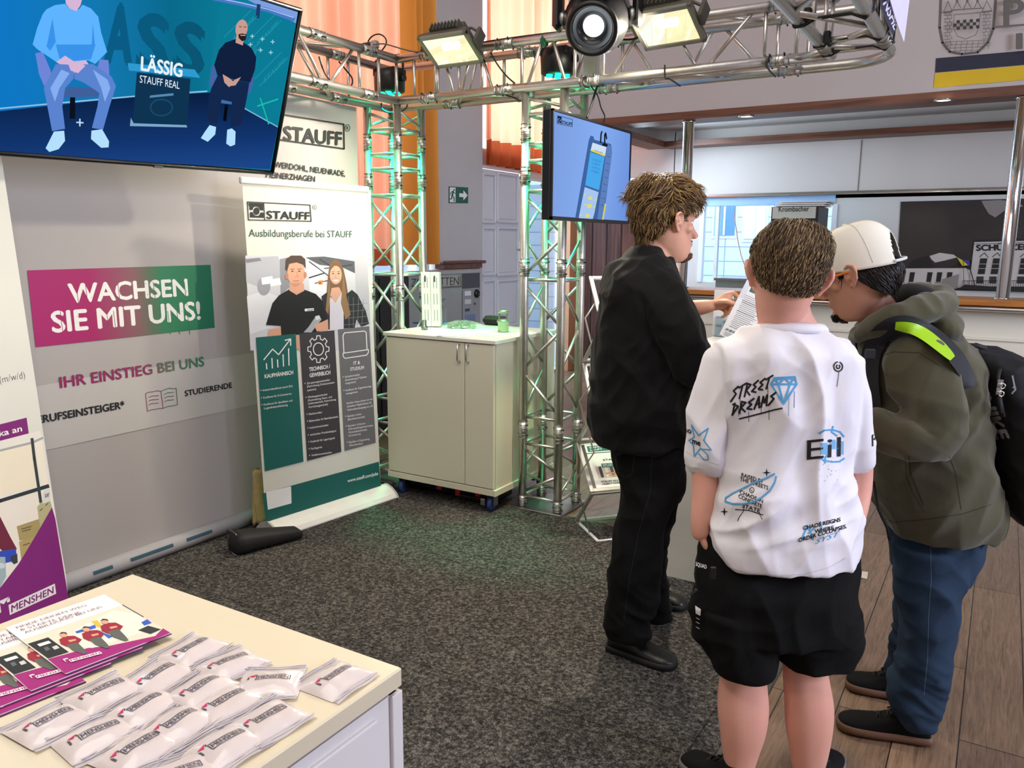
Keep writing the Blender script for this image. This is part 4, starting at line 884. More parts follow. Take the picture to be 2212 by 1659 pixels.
# ================================================================== the grey backdrop on the left
XBK = -3.545
CLOTH = mat('backdrop_fabric', '#aca6a5', 0.75, var=0.02, scale=2, bump=0.04, bscale=9)
bk = thing('backdrop', 'wide grey fabric backdrop with a magenta and green slogan block below the big screen', 'banner', (XBK, 2.7, 0))
m = MB()
def bf(u, v):
    y = 1.2 + u * 2.78; z = .07 + v * 2.33
    return (XBK + .001 * math.sin(u * 11 + v * 2) + .09 * max(0, .25 - v) ** 2 * 8 * .12, y, z)
m.grid(bf, 60, 30, CLOTH); m.build('fabric', bk)
m = MB(); a = axX(545, 1125, XBK + .03); m.tube([(XBK + .03, 1.2, .045), (XBK + .03, 3.04, .045)], .042, mat('roll_fabric', '#a5a2a6', .7), 18)
for (pa, pb) in (((203, 1256), (245, 1236)), ((283, 1222), (375, 1183)), ((404, 1180), (459, 1157))):
    ya, yb = float(axX(*pa, XBK + .07)[1]), float(axX(*pb, XBK + .07)[1])
    m.grid(lambda u, v: (XBK + .03 + .0432 * math.cos(.15 + .4 * v), ya + (yb - ya) * u, .045 + .0432 * math.sin(.15 + .4 * v)), 6, 3, ink('#274b5c'))
m.build('bottom_roll', bk)
pr = MB(); s = Sheet((XBK + .0018, 0, 0), (1, 0, 0), pr)
BAND = ink('#bdb9b7'); s.poly([(60, 838), (200, 813), (548, 762), (560, 872), (93, 974)], BAND); s.up()
def ramp_print(name, pa, pb, stops):
    g = mat(name, '#ffffff', .6, var=0); N, L, b = nodes(g); nt = g.node_tree; d = pb - pa
    geo = N.new('ShaderNodeNewGeometry'); mp = N.new('ShaderNodeVectorMath'); mp.operation = 'DOT_PRODUCT'; mp.inputs[1].default_value = tuple(d / (d @ d)); L.new(geo.outputs['Position'], mp.inputs[0])
    sb = N.new('ShaderNodeMath'); sb.operation = 'SUBTRACT'; sb.inputs[1].default_value = float(pa @ d / (d @ d)); L.new(mp.outputs['Value'], sb.inputs[0])
    r = ramp(nt, stops); L.new(sb.outputs[0], r.inputs[0]); L.new(r.outputs[0], b.inputs['Base Color']); return g
MG = ramp_print('slogan_gradient', s.P(60, 670), s.P(460, 640), [(0, '#a51168'), (.3, '#a0105f'), (.55, '#7a5a5c'), (.68, '#2f7d56'), (1, '#0f6b50')])
MG2 = ramp_print('line_gradient', s.P(129, 838), s.P(441, 790), [(0, '#8d1458'), (.55, '#8a2a58'), (.68, '#6a6a5c'), (1, '#1f7a5a')])
s.poly([(59, 584), (455, 572), (464, 708), (77, 750)], MG); s.up()
WT = ink('#eceae6')
s.text('WACHSEN', (149, 654), (407, 638), 40, WT, .03, up=(-.1, -1)); s.text('SIE MIT UNS!', (112.6, 718), (434, 689), 44, WT, .03, up=(-.1, -1)); s.up()
# stencil cuts and worn flecks in the slogan letters
for x in (164, 184, 254, 331, 398, 142): s.line([(x, 610), (x + 6, 660)], 1.3, MG)
for x in (130, 152, 230, 245, 268, 362, 382, 404): s.line([(x, 672), (x + 6, 722)], 1.3, MG)
rq = random.Random(4)
for k in range(70):
    x = rq.uniform(125, 430); y = 695 - (x - 125) * .09 + rq.uniform(-26, 24) - (44 if k % 2 else 0); s.ell((x, y), rq.uniform(.4, 1.3), rq.uniform(.4, 1), MG, 6)
s.text('IHR EINSTIEG BEI UNS', (129, 838), (441, 790), 23, MG2, .025, up=(-.1, -1)); BKI = ink('#16181a')
s.text('BERUFSEINSTEIGER*', (66, 917.5), (269, 881), 16, BKI, .035, up=(-.1, -1)); s.text('STUDIERENDE', (398.7, 855.7), (501, 836.7), 11.5, BKI, .03, up=(-.1, -1))
P1_, P2_ = ink('#8a2a58'), ink('#3a6a58')
s.line([(314, 850), (320, 847), (330, 846), (338, 844), (347, 845), (352, 882), (344, 882), (334, 884), (326, 885), (318, 888)], 1.2, P1_, True); s.line([(347, 845), (356, 841), (366, 838), (372, 840), (380, 838), (383, 874), (374, 876), (366, 877), (358, 879), (352, 882)], 1.2, P2_)
for k in range(3): s.line([(321, 858 + 8 * k), (328, 855 + 8 * k), (336, 855 + 8 * k), (342, 854 + 8 * k)], 1.2, P1_); s.line([(354, 852 + 8 * k), (362, 848 + 8 * k), (368, 848 + 8 * k), (375, 847 + 8 * k)], 1.2, P2_)
s.text('STAUFF', (611, 302.5), (738, 314), 30, BKI, .035, up=(.02, -1)); s.line([(500, 230), (742, 268.5), (743, 321.5), (500, 287)], 3, BKI); s.line([(603, 247), (601, 301)], 2.2, BKI); s.oring((750, 276.5), 6, 8, 1.1, BKI, 20); s.text('R', (747.6, 280.5), (752.6, 281.2), 8, BKI, .01)
s.text('WERDOHL, NEUENRADE,', (592, 361), (745, 381), 12.5, BKI, .02); s.text('MEINERZHAGEN', (574, 383), (680, 392.5), 12.5, BKI, .02)
pr.build('print', bk)

# ================================================================== roll-up banners
def lname(s, bl, br, h, m, **k): s.text(s_, bl, br, h, m, **k)
bL, bR = atz(577, 1156), atz(836, 1070); dv = unit(bR - bL); nR = unit(np.cross(dv, [0, 0, 1])); nR = nR if nR @ (CAM - bL) > 0 else -nR
ru = thing('roll_up_banner', 'white and green roll-up banner listing training jobs beside the left truss tower', 'banner', (bL + bR) / 2)
s = Sheet(bL, nR)
m = s.mb; q = [s.P(*p) for p in ((523, 400), (793, 416), (823, 1062), (576, 1146))]
m.prism(q, -nR * .002, mat('banner_white', '#dedccf', .55, var=.015))
GN = ink('#0c6058'); DK = ink('#3b383c'); GY = ink('#6c6b6d'); WH = ink('#f0efec')
# photograph field: machine hall in pale greys
s.poly([(530, 552), (793, 551), (802, 745), (720, 760), (541, 757)], ink('#cfcfd4')); s.up()
for (pts, c) in (([(530, 558), (600, 553), (618, 600), (560, 620), (532, 610)], '#b4b6be'), ([(533, 640), (570, 628), (600, 640), (606, 700), (540, 722)], '#dfe0e4'), ([(604, 560), (622, 556), (625, 620), (606, 640)], '#8e9096'), ([(660, 556), (700, 554), (770, 565), (790, 585), (788, 600), (740, 578), (690, 572)], '#55575e'), ([(765, 551), (793, 551), (800, 700), (772, 700)], '#bdbcc2'), ([(665, 580), (700, 575), (706, 640), (670, 650)], '#e6e6ea'), ([(560, 608), (604, 600), (608, 615), (566, 622)], '#f0f0f2'), ([(530, 560), (560, 557), (565, 563), (532, 568)], '#7c8088')): s.poly(pts, ink(c)); s.up()
for (a, b_, w_) in (((668, 565), (715, 600), 2), ((690, 560), (740, 590), 2), ((700, 580), (760, 572), 2), ((668, 600), (700, 590), 3), ((680, 612), (708, 606), 2)): s.line([a, b_], w_, ink('#33353a'))
s.ell((570, 618), 14, 20, ink('#9a9ca2')); s.poly([(564, 600), (588, 596), (590, 612), (566, 615)], ink('#f2f2f4')); s.poly([(687, 606), (697, 605), (697, 614), (688, 615)], ink('#d49a2a')); s.ell((691, 611), 2.4, 2.4, ink('#b8352a')); s.up()
SKN = ink('#d9a184'); SKD = ink('#b97f66'); HRB = ink('#4c3a30'); TBL = ink('#131314')
# woman
HRL = ink('#7a5a3e'); s.poly([(712, 570), (722, 560), (734, 565), (742, 582), (748, 610), (752, 640), (762, 672), (762, 688), (748, 690), (738, 670), (722, 668), (706, 684), (702, 668), (705, 640), (708, 600)], HRL); s.up()
s.poly([(694, 640), (708, 630), (716, 640), (742, 640), (760, 626), (772, 636), (790, 672), (797, 700), (780, 706), (770, 690), (766, 708), (706, 712), (700, 680)], ink('#26262a')); s.up()
for k in range(4): s.line([(752 + k * 11, 640 + 2 * k), (754 + k * 9, 706)], .7, ink('#8a8a8e')); s.line([(742, 660 + k * 14), (794, 655 + k * 14)], .7, ink('#8a8a8e'))
s.poly([(712, 640), (724, 652), (738, 632), (742, 650), (742, 712), (712, 714)], ink('#d5d0d8')); s.poly([(716, 622), (732, 620), (738, 632), (724, 655), (713, 638)], ink('#dba78c')); s.up()
s.ell((725, 594), 13, 20, ink('#dfab90'), 24); s.poly([(712, 585), (716, 570), (726, 563), (738, 572), (741, 590), (733, 576), (724, 572)], HRL); s.up(); s.poly([(741, 590), (748, 640), (757, 680), (746, 690), (736, 655), (739, 620)], ink('#94714c')); s.poly([(711, 600), (713, 640), (709, 680), (703, 670), (706, 640)], ink('#94714c')); s.up()
for x in (719, 731): s.ell((x, 591), 2.2, 1.2, ink('#3a2a28'), 10); s.line([(x - 3, 587), (x + 3, 586.5)], .9, ink('#5a4030'))
s.poly([(718, 604), (732, 603), (728, 608), (722, 608)], ink('#f2e6e2')); s.line([(717.5, 603.6), (732.5, 602.8)], .9, ink('#b06058')); s.line([(725, 593), (724, 599), (727, 600)], .8, SKD)
# man
s.poly([(580, 712), (612, 705), (612, 724), (578, 727)], SKN); s.poly([(693, 690), (708, 690), (709, 714), (695, 712)], SKN); s.poly([(640, 722), (655, 715), (648, 758), (639, 752)], SKN); s.up()
s.poly([(574, 702), (588, 655), (602, 638), (624, 625), (656, 625), (682, 635), (696, 650), (706, 690), (690, 698), (690, 722), (607, 724), (606, 704)], TBL); s.poly([(626, 613), (656, 612), (657, 628), (640, 637), (624, 627)], SKN); s.up()
s.ell((639, 591), 19, 28, SKN, 26, -.05); s.ell((619, 597), 3.5, 7, SKD, 14); s.ell((658.5, 594), 3.5, 7, SKD, 14); s.poly([(616, 582), (617, 560), (628, 552), (650, 552), (659, 560), (660, 580), (655, 572), (640, 567), (624, 570), (619, 585)], HRB); s.up()
for x in (631, 646): s.ell((x, 586), 2.6, 1.3, ink('#33282a'), 10); s.line([(x - 4, 581.5), (x + 4, 581)], 1.3, HRB)
s.line([(640, 587), (643, 597), (637, 598)], 1, SKD); s.line([(633, 607), (645, 606.5)], 1.3, ink('#a05a50')); s.poly([(628, 612), (650, 611), (642, 619), (634, 619)], ink('#c58f76')); s.poly([(657.5, 667), (677, 665.5), (677.5, 671), (658, 672.5)], WH); s.up(); s.text('STAUFF', (663, 671.5), (676, 670.5), 3.2, TBL, .03)
s.poly([(666, 706), (680, 685), (688, 682), (694, 690), (684, 702), (672, 718), (655, 718)], ink('#a8a8ac')); s.poly([(680, 683), (689, 681), (692, 688), (682, 692)], ink('#d8d8da')); s.poly([(678, 703), (692, 696), (708, 700), (706, 714), (684, 716)], SKN); s.up(); s.up()
s.poly([(552, 729), (637.8, 721), (655, 997), (571.5, 1018)], GN); s.poly([(646, 720.5), (721.6, 713.6), (736.7, 976), (663, 995.5)], DK); s.poly([(729.7, 711.5), (797, 704.5), (811, 956), (744, 974)], GY); s.poly([(566, 1066), (818, 997), (823, 1062), (576, 1144)], GN); s.up()
s.poly([(574, 1063), (628, 1050), (629, 1087), (578, 1101)], WH)
s.text('www.stauff.com/jobs', (750, 1042), (816, 1025.6), 7, WH, .02, up=(-.03, -1))
stauff_logo(s, (533.7, 436), (669, 443), (536, 475), (671.5, 478), BKI)
s.text('Ausbildungsberufe bei STAUFF', (537, 511), (760, 513), 16, ink('#1d4a4c'), .0, up=(-.03, -1))
# icons
s.line([(569, 777), (588, 754), (601, 766), (626, 733)], 2.4, WH); s.line([(615, 735), (627, 732), (627, 746)], 2.4, WH)
for k, h in enumerate((12, 21, 16, 25, 36)): s.line([(575.5 + 12 * k, 797 - 2 * k), (574.5 + 12 * k, 797 - 2 * k - h)], 2.4, WH)
gp = []
for k in range(8):
    for (da, r) in ((-.16, 23), (.16, 23), (.24, 17.5), (.545, 17.5)): a = k * pi / 4 + da; gp.append((687 + r * math.cos(a), 754 + 1.27 * r * math.sin(a)))
s.line(gp, 1.9, WH, True); s.oring((687, 754), 12, 14.5, 2, WH)
s.line([(742, 762), (740, 725), (743, 719), (786, 715), (790, 718), (792, 754)], 1.9, WH); s.line([(740, 763), (795, 755), (795, 761), (791, 767), (745, 774), (741, 771)], 1.9, WH, True)
s.text('KAUFMÄNNISCH', (571, 817), (632.5, 808), 8, WH, .03, up=(-.06, -1)); s.text('TECHNISCH /', (667, 802), (712, 795), 8, WH, .03, up=(-.06, -1)); s.text('GEWERBLICH', (668, 815), (713, 808), 8, WH, .03, up=(-.06, -1)); s.text('IT &', (763, 788), (777, 786), 7, WH, .02, up=(-.06, -1)); s.text('STUDIUM', (756, 801), (785.5, 797), 7, WH, .02, up=(-.06, -1))
def lst(rows, x0, wd, slope, h):
    for (y, t, bul, frac) in rows:
        xs_ = x0 + (y - 800) * .063; xe = xs_ + wd * frac
        if bul: s.ell((xs_ - 4, y - 2), 1.1, 1.1, WH, 8)
        s.text(t, (xs_, y), (xe, y - slope * (xe - xs_)), h, WH, .01, up=(-.06, -1))
lst([(845, 'Industriekaufleute (auch EU)', 1, 1), (861, 'Kaufleute für E-Commerce', 1, .95), (876, 'Kaufleute für Spedition und', 1, .97), (884, 'Logistikdienstleistung', 0, .8)], 564, 64, .15, 4.3)
lst([(830, 'Zerspanungsmechaniker', 1, .84), (837, '(Fachrichtung Drehautomaten-', 0, 1), (845, 'systeme)', 0, .32), (860, 'Werkzeugmechaniker', 1, .72), (867, '(Fachrichtung Stanz- und', 0, .86), (874, 'Umformtechnik, Fachrichtung', 0, 1), (881.5, 'Vorrichtungstechnik)', 0, .7), (896.5, 'Mechatroniker', 1, .48), (911.5, 'Elektroniker für Betriebstechnik', 1, 1.04), (926, 'Industriemechaniker', 1, .68), (941, 'technischer Produktdesigner', 1, .95), (956, 'Fachkraft für Lagerlogistik', 1, .88), (971, 'Fachlagerist', 1, .4), (985.5, 'Verfahrensmechaniker', 1, .74)], 660, 60, .16, 4.2)
lst([(816, 'Fachinformatiker', 1, .58), (823, '(Fachrichtung IT-System-', 0, .84), (830, 'integration)', 0, .4), (845, 'Kaufleute für Digitalisierungs-', 1, 1), (852, 'management', 0, .45), (873, 'Darüber hinaus bieten wir ver-', 0, 1.02), (880, 'schiedene Möglichkeiten für', 0, .96), (887.5, 'Verbundstudiengänge an, z.B.', 0, 1.0), (901, 'Bachelor of Arts', 1, .54), (908, '(Betriebswirtschaft)', 0, .66), (922, 'Bachelor of Science', 1, .66), (929, '(Wirtschaftsingenieurwesen,', 0, .96), (936, 'Wirtschaftsinformatik,', 0, .72), (943, 'E-Commerce)', 0, .46), (957, 'Bachelor of Engineering', 1, .78), (964, '(Maschinenbau)', 0, .52)], 743, 56, .17, 4)
m.build('banner_sheet', ru)
m = MB(); a, b_ = s.P(521, 392), s.P(793, 407); m.box((a + b_) / 2, (np.linalg.norm(b_ - a) + .02, .02, .035), mat('rail_white', '#e9e7de', .35), (dv, nR, V(0, 0, 1)), bev=.006); m.build('top_rail', ru)
m = MB(); L_ = float(np.linalg.norm(bR - bL)); cc = (bL + bR) / 2; prof = [(-.09, .004), (.1, .004), (.1, .012), (.085, .034), (.05, .06), (.012, .076), (-.012, .076), (-.05, .06), (-.085, .03)]
m.prism([bL + nR * y + V(0, 0, z) for (y, z) in prof], dv * L_, MATS['rail_white']); m.build('base_cassette', ru)
for t in (.004, L_ - .004):
    m = MB(); m.prism([bL + dv * (t - .006) + nR * y * 1.04 + V(0, 0, z * 1.03) for (y, z) in prof], dv * .012, mat('cassette_end', '#b9b7b2', .4)); m.build('end_cap', ru)

# second roll-up at the left edge of the picture, leaning back a little
pb = axX(147, 1288, -3.02); pt_ = axY(10, 385, float(pb[1])); up_ = unit(pt_ - pb); ydir = V(0, 1, 0); nM = unit(np.cross(ydir, up_)); nM = nM if nM[0] > 0 else -nM
mr = thing('roll_up_banner', 'white roll-up banner with a large purple corner at the left picture edge', 'banner', (pb[0], pb[1] - .4, 0))
s = Sheet(pb, nM); m = s.mb
fo = pb - up_ * ((pb[2] - .06) / up_[2]); to = pb + up_ * ((2.06 - pb[2]) / up_[2])
m.prism([fo, to, to - ydir * .85, fo - ydir * .85], -nM * .002, MATS['banner_white'])
PU = ink('#7d0f6e'); s.poly([(-60, 932), (57.5, 902), (62.5, 938.5), (-60, 969)], PU); s.up(); s.text('Praktika an', (-62, 958), (48, 931), 13, WH, .02, up=(-.14, -1)); s.text('(m/w/d)', (0, 828), (54.5, 816.5), 15, ink('#3a383a'), -.01, up=(-.14, -1))
s.poly([(-60, 968), (86, 930), (92, 948), (142, 1240), (147, 1290), (-60, 1340)], ink('#e9e4d6')); s.up()
for (pts, c) in (([(-60, 990), (70, 958), (86, 1050), (-60, 1085)], '#f0e4c8'), ([(74, 955), (90, 951), (103, 1046), (90, 1050)], '#f2e8d2'), ([(-60, 1100), (84, 1062), (96, 1150), (60, 1200), (-60, 1220)], '#ece2d2')): s.poly(pts, ink(c))
s.up(); s.line([(-60, 988), (70, 956), (92, 946)], 5, ink('#a8aaa6')); s.line([(-60, 1098), (0, 1082), (104, 1050)], 8, ink('#232c2c')); s.line([(69, 948), (74, 990), (88, 1085)], 6.5, ink('#2a3436')); s.up()
s.poly([(80, 1095), (104, 1068), (112, 1095), (116, 1140), (90, 1165)], ink('#b5ad80')); s.poly([(95, 1060), (106, 1056), (109, 1082), (92, 1088)], ink('#d9d6cc')); s.poly([(36, 1137), (84, 1121), (90, 1162), (42, 1168)], ink('#a8945c')); s.poly([(41, 1170), (90, 1155), (84, 1190), (46, 1210)], ink('#b09a60')); s.up()
for (a, b_) in (((46, 1143), (68, 1137)), ((48, 1148), (66, 1143)), ((86, 1103), (92, 1098)), ((98, 1092), (104, 1087)), ((50, 1178), (64, 1173))): s.line([a, b_], 1.6, ink('#3c3524'))
s.text('SORT', (97, 1075), (107, 1072), 7, ink('#2c2c2c'), .02, up=(-.1, -1))
s.poly([(-60, 1080), (0, 1116), (22, 1160), (36, 1185), (30, 1198), (16, 1200), (-60, 1130)], ink('#6d1230')); s.poly([(-60, 1200), (34, 1185), (37, 1210), (12, 1216), (-60, 1230)], ink('#2546b0')); s.poly([(22, 1202), (37, 1196), (38, 1215), (30, 1219), (24, 1212)], ink('#30343c')); s.poly([(-60, 1202), (11, 1203), (13, 1245), (0, 1270), (-60, 1290)], ink('#9fb0b4')); s.ell((2, 1222), 9, 6, ink('#c9d4d6')); s.up()
s.poly([(-70, 1345), (0, 1270), (40, 1218), (78, 1155), (112, 1096), (119, 1120), (147, 1288), (160, 1375), (-70, 1440)], PU); s.up()
def menshen(s, bl, br, h, ground, letter, mark, red=None, outline=None, up=(-.1, -1)):
    """boxed name with the folded M mark standing on its upper left"""
    bl, br = np.array(bl, float), np.array(br, float); up = np.array(up, float); d = br - bl; u1 = d / np.linalg.norm(d)
    pad = h * .28
    if ground: s.poly([bl - u1 * pad - up * pad, br + u1 * pad - up * pad, br + u1 * pad + up * (h + pad), bl - u1 * pad + up * (h + pad)], ground); s.up()
    if outline: s.line([bl - u1 * pad - up * pad, br + u1 * pad - up * pad, br + u1 * pad + up * (h + pad), bl - u1 * pad + up * (h + pad)], max(.6, h * .1), outline, True)
    s.text('MENSHEN', bl, br, h, letter, .02, shear=.12, up=tuple(up))
    o = bl - u1 * h * 1.3 + up * h * .7; q = lambda a, b: o + u1 * h * a + up * h * b
    s.poly([q(-.75, 0), q(-.3, 0), q(-.3, 1.6), q(-.75, 1.4)], mark); s.poly([q(-.7, 1.75), q(1.3, 1.75), q(.3, 1.0)], red or mark); s.poly([q(.85, 1.0), q(1.35, 1.0), q(1.35, 1.6), q(.85, 1.35)], mark)
menshen(s, (24, 1323), (117, 1280), 14, ink('#e6e2de'), PU, ink('#e6e2de'), up=(-.14, -1))
m.build('banner_sheet', mr)
m = MB(); m.box(to - ydir * .425, (.86, .02, .03), MATS['rail_white'], (ydir, nM, up_), bev=.005); m.build('top_rail', mr)
m = MB(); m.prism([V(fo[0], fo[1] - .86, 0) + nM * V(1, 1, 0) * y + V(0, 0, z) for (y, z) in prof], V(0, .87, 0), MATS['rail_white']); m.build('base_cassette', mr)

# bags and jacket by the roll-up
BAGM = mat('bag_nylon', '#131315', .7, var=.2, bump=.15, bscale=40)
g = thing('carry_bag', 'long black nylon carry bag lying in front of the roll-up banner', 'bag', atz(540, 1185))
a, b_ = atz(500, 1178, .05), atz(650, 1150, .03)
def bagp(u, v):
    c = a + (b_ - a) * u; w = .085 * (1 - .45 * u) * (1 if 0 < u < 1 else .55); an = 2 * pi * v
    t = unit(b_ - a); sd = unit(np.cross(t, [0, 0, 1]))
    return c * V(1, 1, 0) + sd * math.copysign(abs(math.cos(an)) ** .6, math.cos(an)) * w + V(0, 0, .012 + (.055 * (1 - .55 * u)) * (1 + math.copysign(abs(math.sin(an)) ** .6, math.sin(an))) * (1 if 0 < u < 1 else .6))
m = MB(); rings = [[bagp(u, j / 20) for j in range(20)] for u in np.linspace(0, 1, 16)]; m.loft(rings, BAGM); m.build('body', g)
m = MB(); m.tube([bagp(.02 + .0 * k, .16 + k * .05) + V(0, 0, .003) for k in range(8)], .003, STEEL, 6); c = bagp(0, .72); m.tube([c, c + V(.03, -.01, -.0), c + V(.055, -.012, -.006)], .004, STEEL, 6); m.build('zip', g)
JK = mat('khaki_cloth', '#b39f6c', .8, var=.25, scale=25, bump=.2)
c = atz(556, 1128)
m = MB(); nv = 26
def jk(u, v):
    an = 2 * pi * v; w = .10 * (1 - .4 * u) + .02 * math.sin(7 * an + 9 * u); return V(-3.41, 2.985, 0) + V(.028 * math.cos(an) * (1 - .3 * u) - .03, w * math.sin(an) * .5 + .0, .03 + .30 * u + .01 * math.sin(5 * an))
m.loft([[jk(u, j / nv) for j in range(nv)] for u in np.linspace(0, 1, 14)], JK); o = m.build('jacket'); tag(o, 'crumpled khaki jacket on the floor behind the roll-up banner', 'jacket')

# ================================================================== white cabinet with things on it
YF0 = 3.84
cb = thing('cabinet', 'white two-door cabinet on casters between the truss towers', 'cabinet', (-2.8, 4.15, 0))
xl, xr, zb, zt2, yb_ = -3.235, -2.425, .112, 1.035, 4.56
CABM = mat('cabinet_white', '#d9d4bc', .42, var=.015)
m = MB(); m.box(((xl + xr) / 2, (YF0 + .02 + yb_) / 2, (zb + zt2) / 2), (xr - xl - .02, yb_ - YF0 - .02, zt2 - zb - .03), CABM); m.box(((xl + xr) / 2, (YF0 + yb_) / 2, zb + .02), (xr - xl, yb_ - YF0, .04), CABM, bev=.003); m.build('carcass', cb)
m = MB(); m.box(((xl + xr) / 2, (YF0 + yb_) / 2 - .005, zt2 - .012), (xr - xl + .012, yb_ - YF0 + .015, .024), WHITEL, bev=.003); m.build('top_board', cb)
xs_ = float(axY(1004, 900, YF0)[0])
for (xa, xb) in ((xl + .01, xs_ - .002), (xs_ + .002, xr - .014)):
    m = MB(); m.box(((xa + xb) / 2, YF0 + .008, (zb + .045 + zt2 - .03) / 2), (xb - xa, .02, zt2 - .03 - zb - .045), CABM, bev=.002); d_ = m.build('door', cb)
    hx = xs_ - .032 if xa < xs_ - .1 and xb < xs_ else xs_ + .03
    h0, h1 = axY(989, 745, YF0 - .03)[2], axY(989, 782, YF0 - .03)[2]
    m = MB(); m.tube([(hx, YF0, h0), (hx, YF0 - .024, h0 - .002), (hx, YF0 - .03, h0 - .012), (hx, YF0 - .03, h1 + .012), (hx, YF0 - .024, h1 + .002), (hx, YF0, h1)], .005, CHROME, 10); m.build('handle', d_)
BLUEW = mat('caster_blue', '#2a3f74', .5)
for (x, y) in ((xl + .08, YF0 + .06), (xr - .06, YF0 + .06), (xl + .08, yb_ - .06), (xr - .06, yb_ - .06)):
    m = MB(); m.lathe((x - .013, y, .048), (1, 0, 0), [(.02, 0), (.047, .002), (.048, .013), (.047, .024), (.02, .026)], BLUEW, 24); w_ = m.build('caster_wheel', cb)
    m = MB(); m.box((x - .02, y + .005, .075), (.004, .05, .075), STEEL); m.box((x + .02, y + .005, .075), (.004, .05, .075), STEEL); m.box((x, y, .108), (.07, .07, .008), STEEL); m.box((x - .035, y - .05, .065), (.03, .012, .04), STEEL, bev=.003); m.build('caster_fork', w_)
for (q0, q1, lab, lat) in (((868, 1066), (968, 1062), 'black tool case with two red latches under the left of the cabinet', ((877, 1055), (949, 1062))), ((985, 1092), (1060, 1098), 'black tool case with two red latches under the right of the cabinet', ((989, 1072), (1032, 1088)))):
    yk = YF0 + (.16 if q0[0] < 900 else .12); xa, xb = float(axY(q0[0], q0[1], yk)[0]), float(axY(q1[0], q1[1], yk)[0])
    r = thing('tool_case', lab, 'case', ((xa + xb) / 2, yk + .13, .006), 'tool cases under the cabinet')
    m = MB(); m.box(((xa + xb) / 2, yk + .13, .05), (xb - xa, .26, .085), BLACKP, bev=.012); m.box(((xa + xb) / 2, yk - .003, .052), ((xb - xa) * .8, .012, .022), BLACKP, bev=.004); m.build('shell', r)
    m = MB(); xm = (xa + xb) / 2; m.tube([(xm - .08, yk - .01, .055), (xm - .075, yk - .03, .05), (xm + .075, yk - .03, .05), (xm + .08, yk - .01, .055)], .008, BLACKP, 8); m.build('handle', r)
    for (lx, ly) in lat:
        p = axY(lx, ly, yk - .012); m = MB(); m.box((p[0], yk - .008, .056), (.038, .016, .045), mat('latch_red', '#c81f30', .4), bev=.003); m.build('latch', r)
ztop = zt2 + .001
# leaflet dispenser of two white strips
def top(px, py): return atz(px, py, ztop)
a = top(925, 704) + V(.055, -.03, 0); r = thing('product_box', 'two tall white packaging boxes standing side by side on the cabinet', 'box', a)
lean = unit(V(-.06, .05, 1)); ux = unit(V(.92, .38, 0)); uy = np.cross(lean, ux)
for k in range(2):
    c0 = a + ux * (-.03 + .062 * k); m = MB(); m.box(c0 + lean * .178, (.06, .05, .35), PAPER, (ux, uy, lean), bev=.002)
    s = Sheet(c0 - uy * .0255, -uy, m, .0005) if (-uy) @ (CAM - c0) > 0 else Sheet(c0 + uy * .0255, uy, m, .0005)
    for t in (.2, .5, .8):
        for j in range(2):
            p0_ = c0 + lean * (.35 * t - .03) + ux * (-.01 + .02 * j) + s.n * .0265; m.poly([p0_, p0_ + ux * .004, p0_ + ux * .004 + lean * .07, p0_ + lean * .07], ink('#8b8d96'))
    p0_ = c0 + lean * .29 + s.n * .0268 - ux * .006; m.poly([p0_, p0_ + ux * .009, p0_ + ux * .009 + lean * .04, p0_ + lean * .04], ink('#33343a')); m.build('box', r)
# acrylic holder, glass, steel socket, bag of fittings, leaflets
PLX = glass_mat('acrylic', '#f2fbff', .1)
p = top(955, 702); m = MB(); m.box(p + V(0, .01, .055), (.045, .03, .11), PLX); m.box(p + V(0, .01, .012), (.05, .036, .012), mat('acrylic_blue', '#4aa3d6', .2)); tag(m.build('card_holder'), 'clear acrylic holder with a blue foot right of the white boxes', 'holder')  # clear holder on a plain blue foot
p = top(917, 712); m = MB(); m.lathe(p, (0, 0, 1), [(.018, 0), (.022, .006), (.022, .02), (.014, .024), (.013, .06), (.011, .062)], mat('pewter', '#8d8f8c', .3, .9), 20); tag(m.build('metal_fitting'), 'small round metal fitting standing at the front of the white boxes', 'fitting')
p = top(1087, 717); SO = mat('zinc_steel', '#a9ad98', .35, .9, var=.2, scale=60)
r = thing('pipe_coupling', 'steel pipe coupling with a round side hole standing on the right of the cabinet', 'fitting', p)
m = MB(); m.lathe(p, (0, 0, 1), [(.030, 0), (.033, .004), (.033, .055), (.036, .058), (.036, .074), (.033, .078)], SO, 28); m.build('body', r)
m = MB()
for k in range(2):
    sg = -1 if k else 1; m.box(p + V(.0236 * sg * .86, .0236 * sg * .5, .098), (.012, .03, .05), SO, (V(.86, .5, 0), V(-.5, .86, 0), V(0, 0, 1)), bev=.004)
m.build('side_bar', r)
m = MB(); m.lathe(p, (0, 0, 1), [(.026, .116), (.034, .118), (.036, .125), (.034, .132), (.026, .132), (.024, .124)], SO, 28, cap=False); m.build('collar', r)
m = MB(); m.ring(p + V(0, 0, .066), (0, 0, 1), .037, .004, SO, 24)
for k in range(6): an = k * pi / 3; m.lathe(p + V(.037 * math.cos(an), .037 * math.sin(an), .066), (math.cos(an), math.sin(an), 0), [(.005, 0), (.005, .006)], SO, 10)
m.build('clamp_ring', r)
a = top(1006, 708); m = MB(); rq = random.Random(9)
def bagf(u, v):
    x, y = (u - .5) * .30, (v - .5) * .17; e_ = max(0, 1 - (2 * abs(u - .45)) ** 2) * max(0, 1 - (2 * abs(v - .5)) ** 2); return a + V(.86 * x - .5 * y, .5 * x + .86 * y, .009 + .04 * e_ + .006 * noise.noise(Vector((u * 9, v * 9, 2))))
m.grid(bagf, 30, 20, mat('plastic_film', '#d9d6cc', .15, var=.2, alpha=.22, spec=.9)); r = thing('parts_bag', 'clear plastic bag full of small metal parts lying on the cabinet', 'bag', a); m.build('film', r)
m = MB()
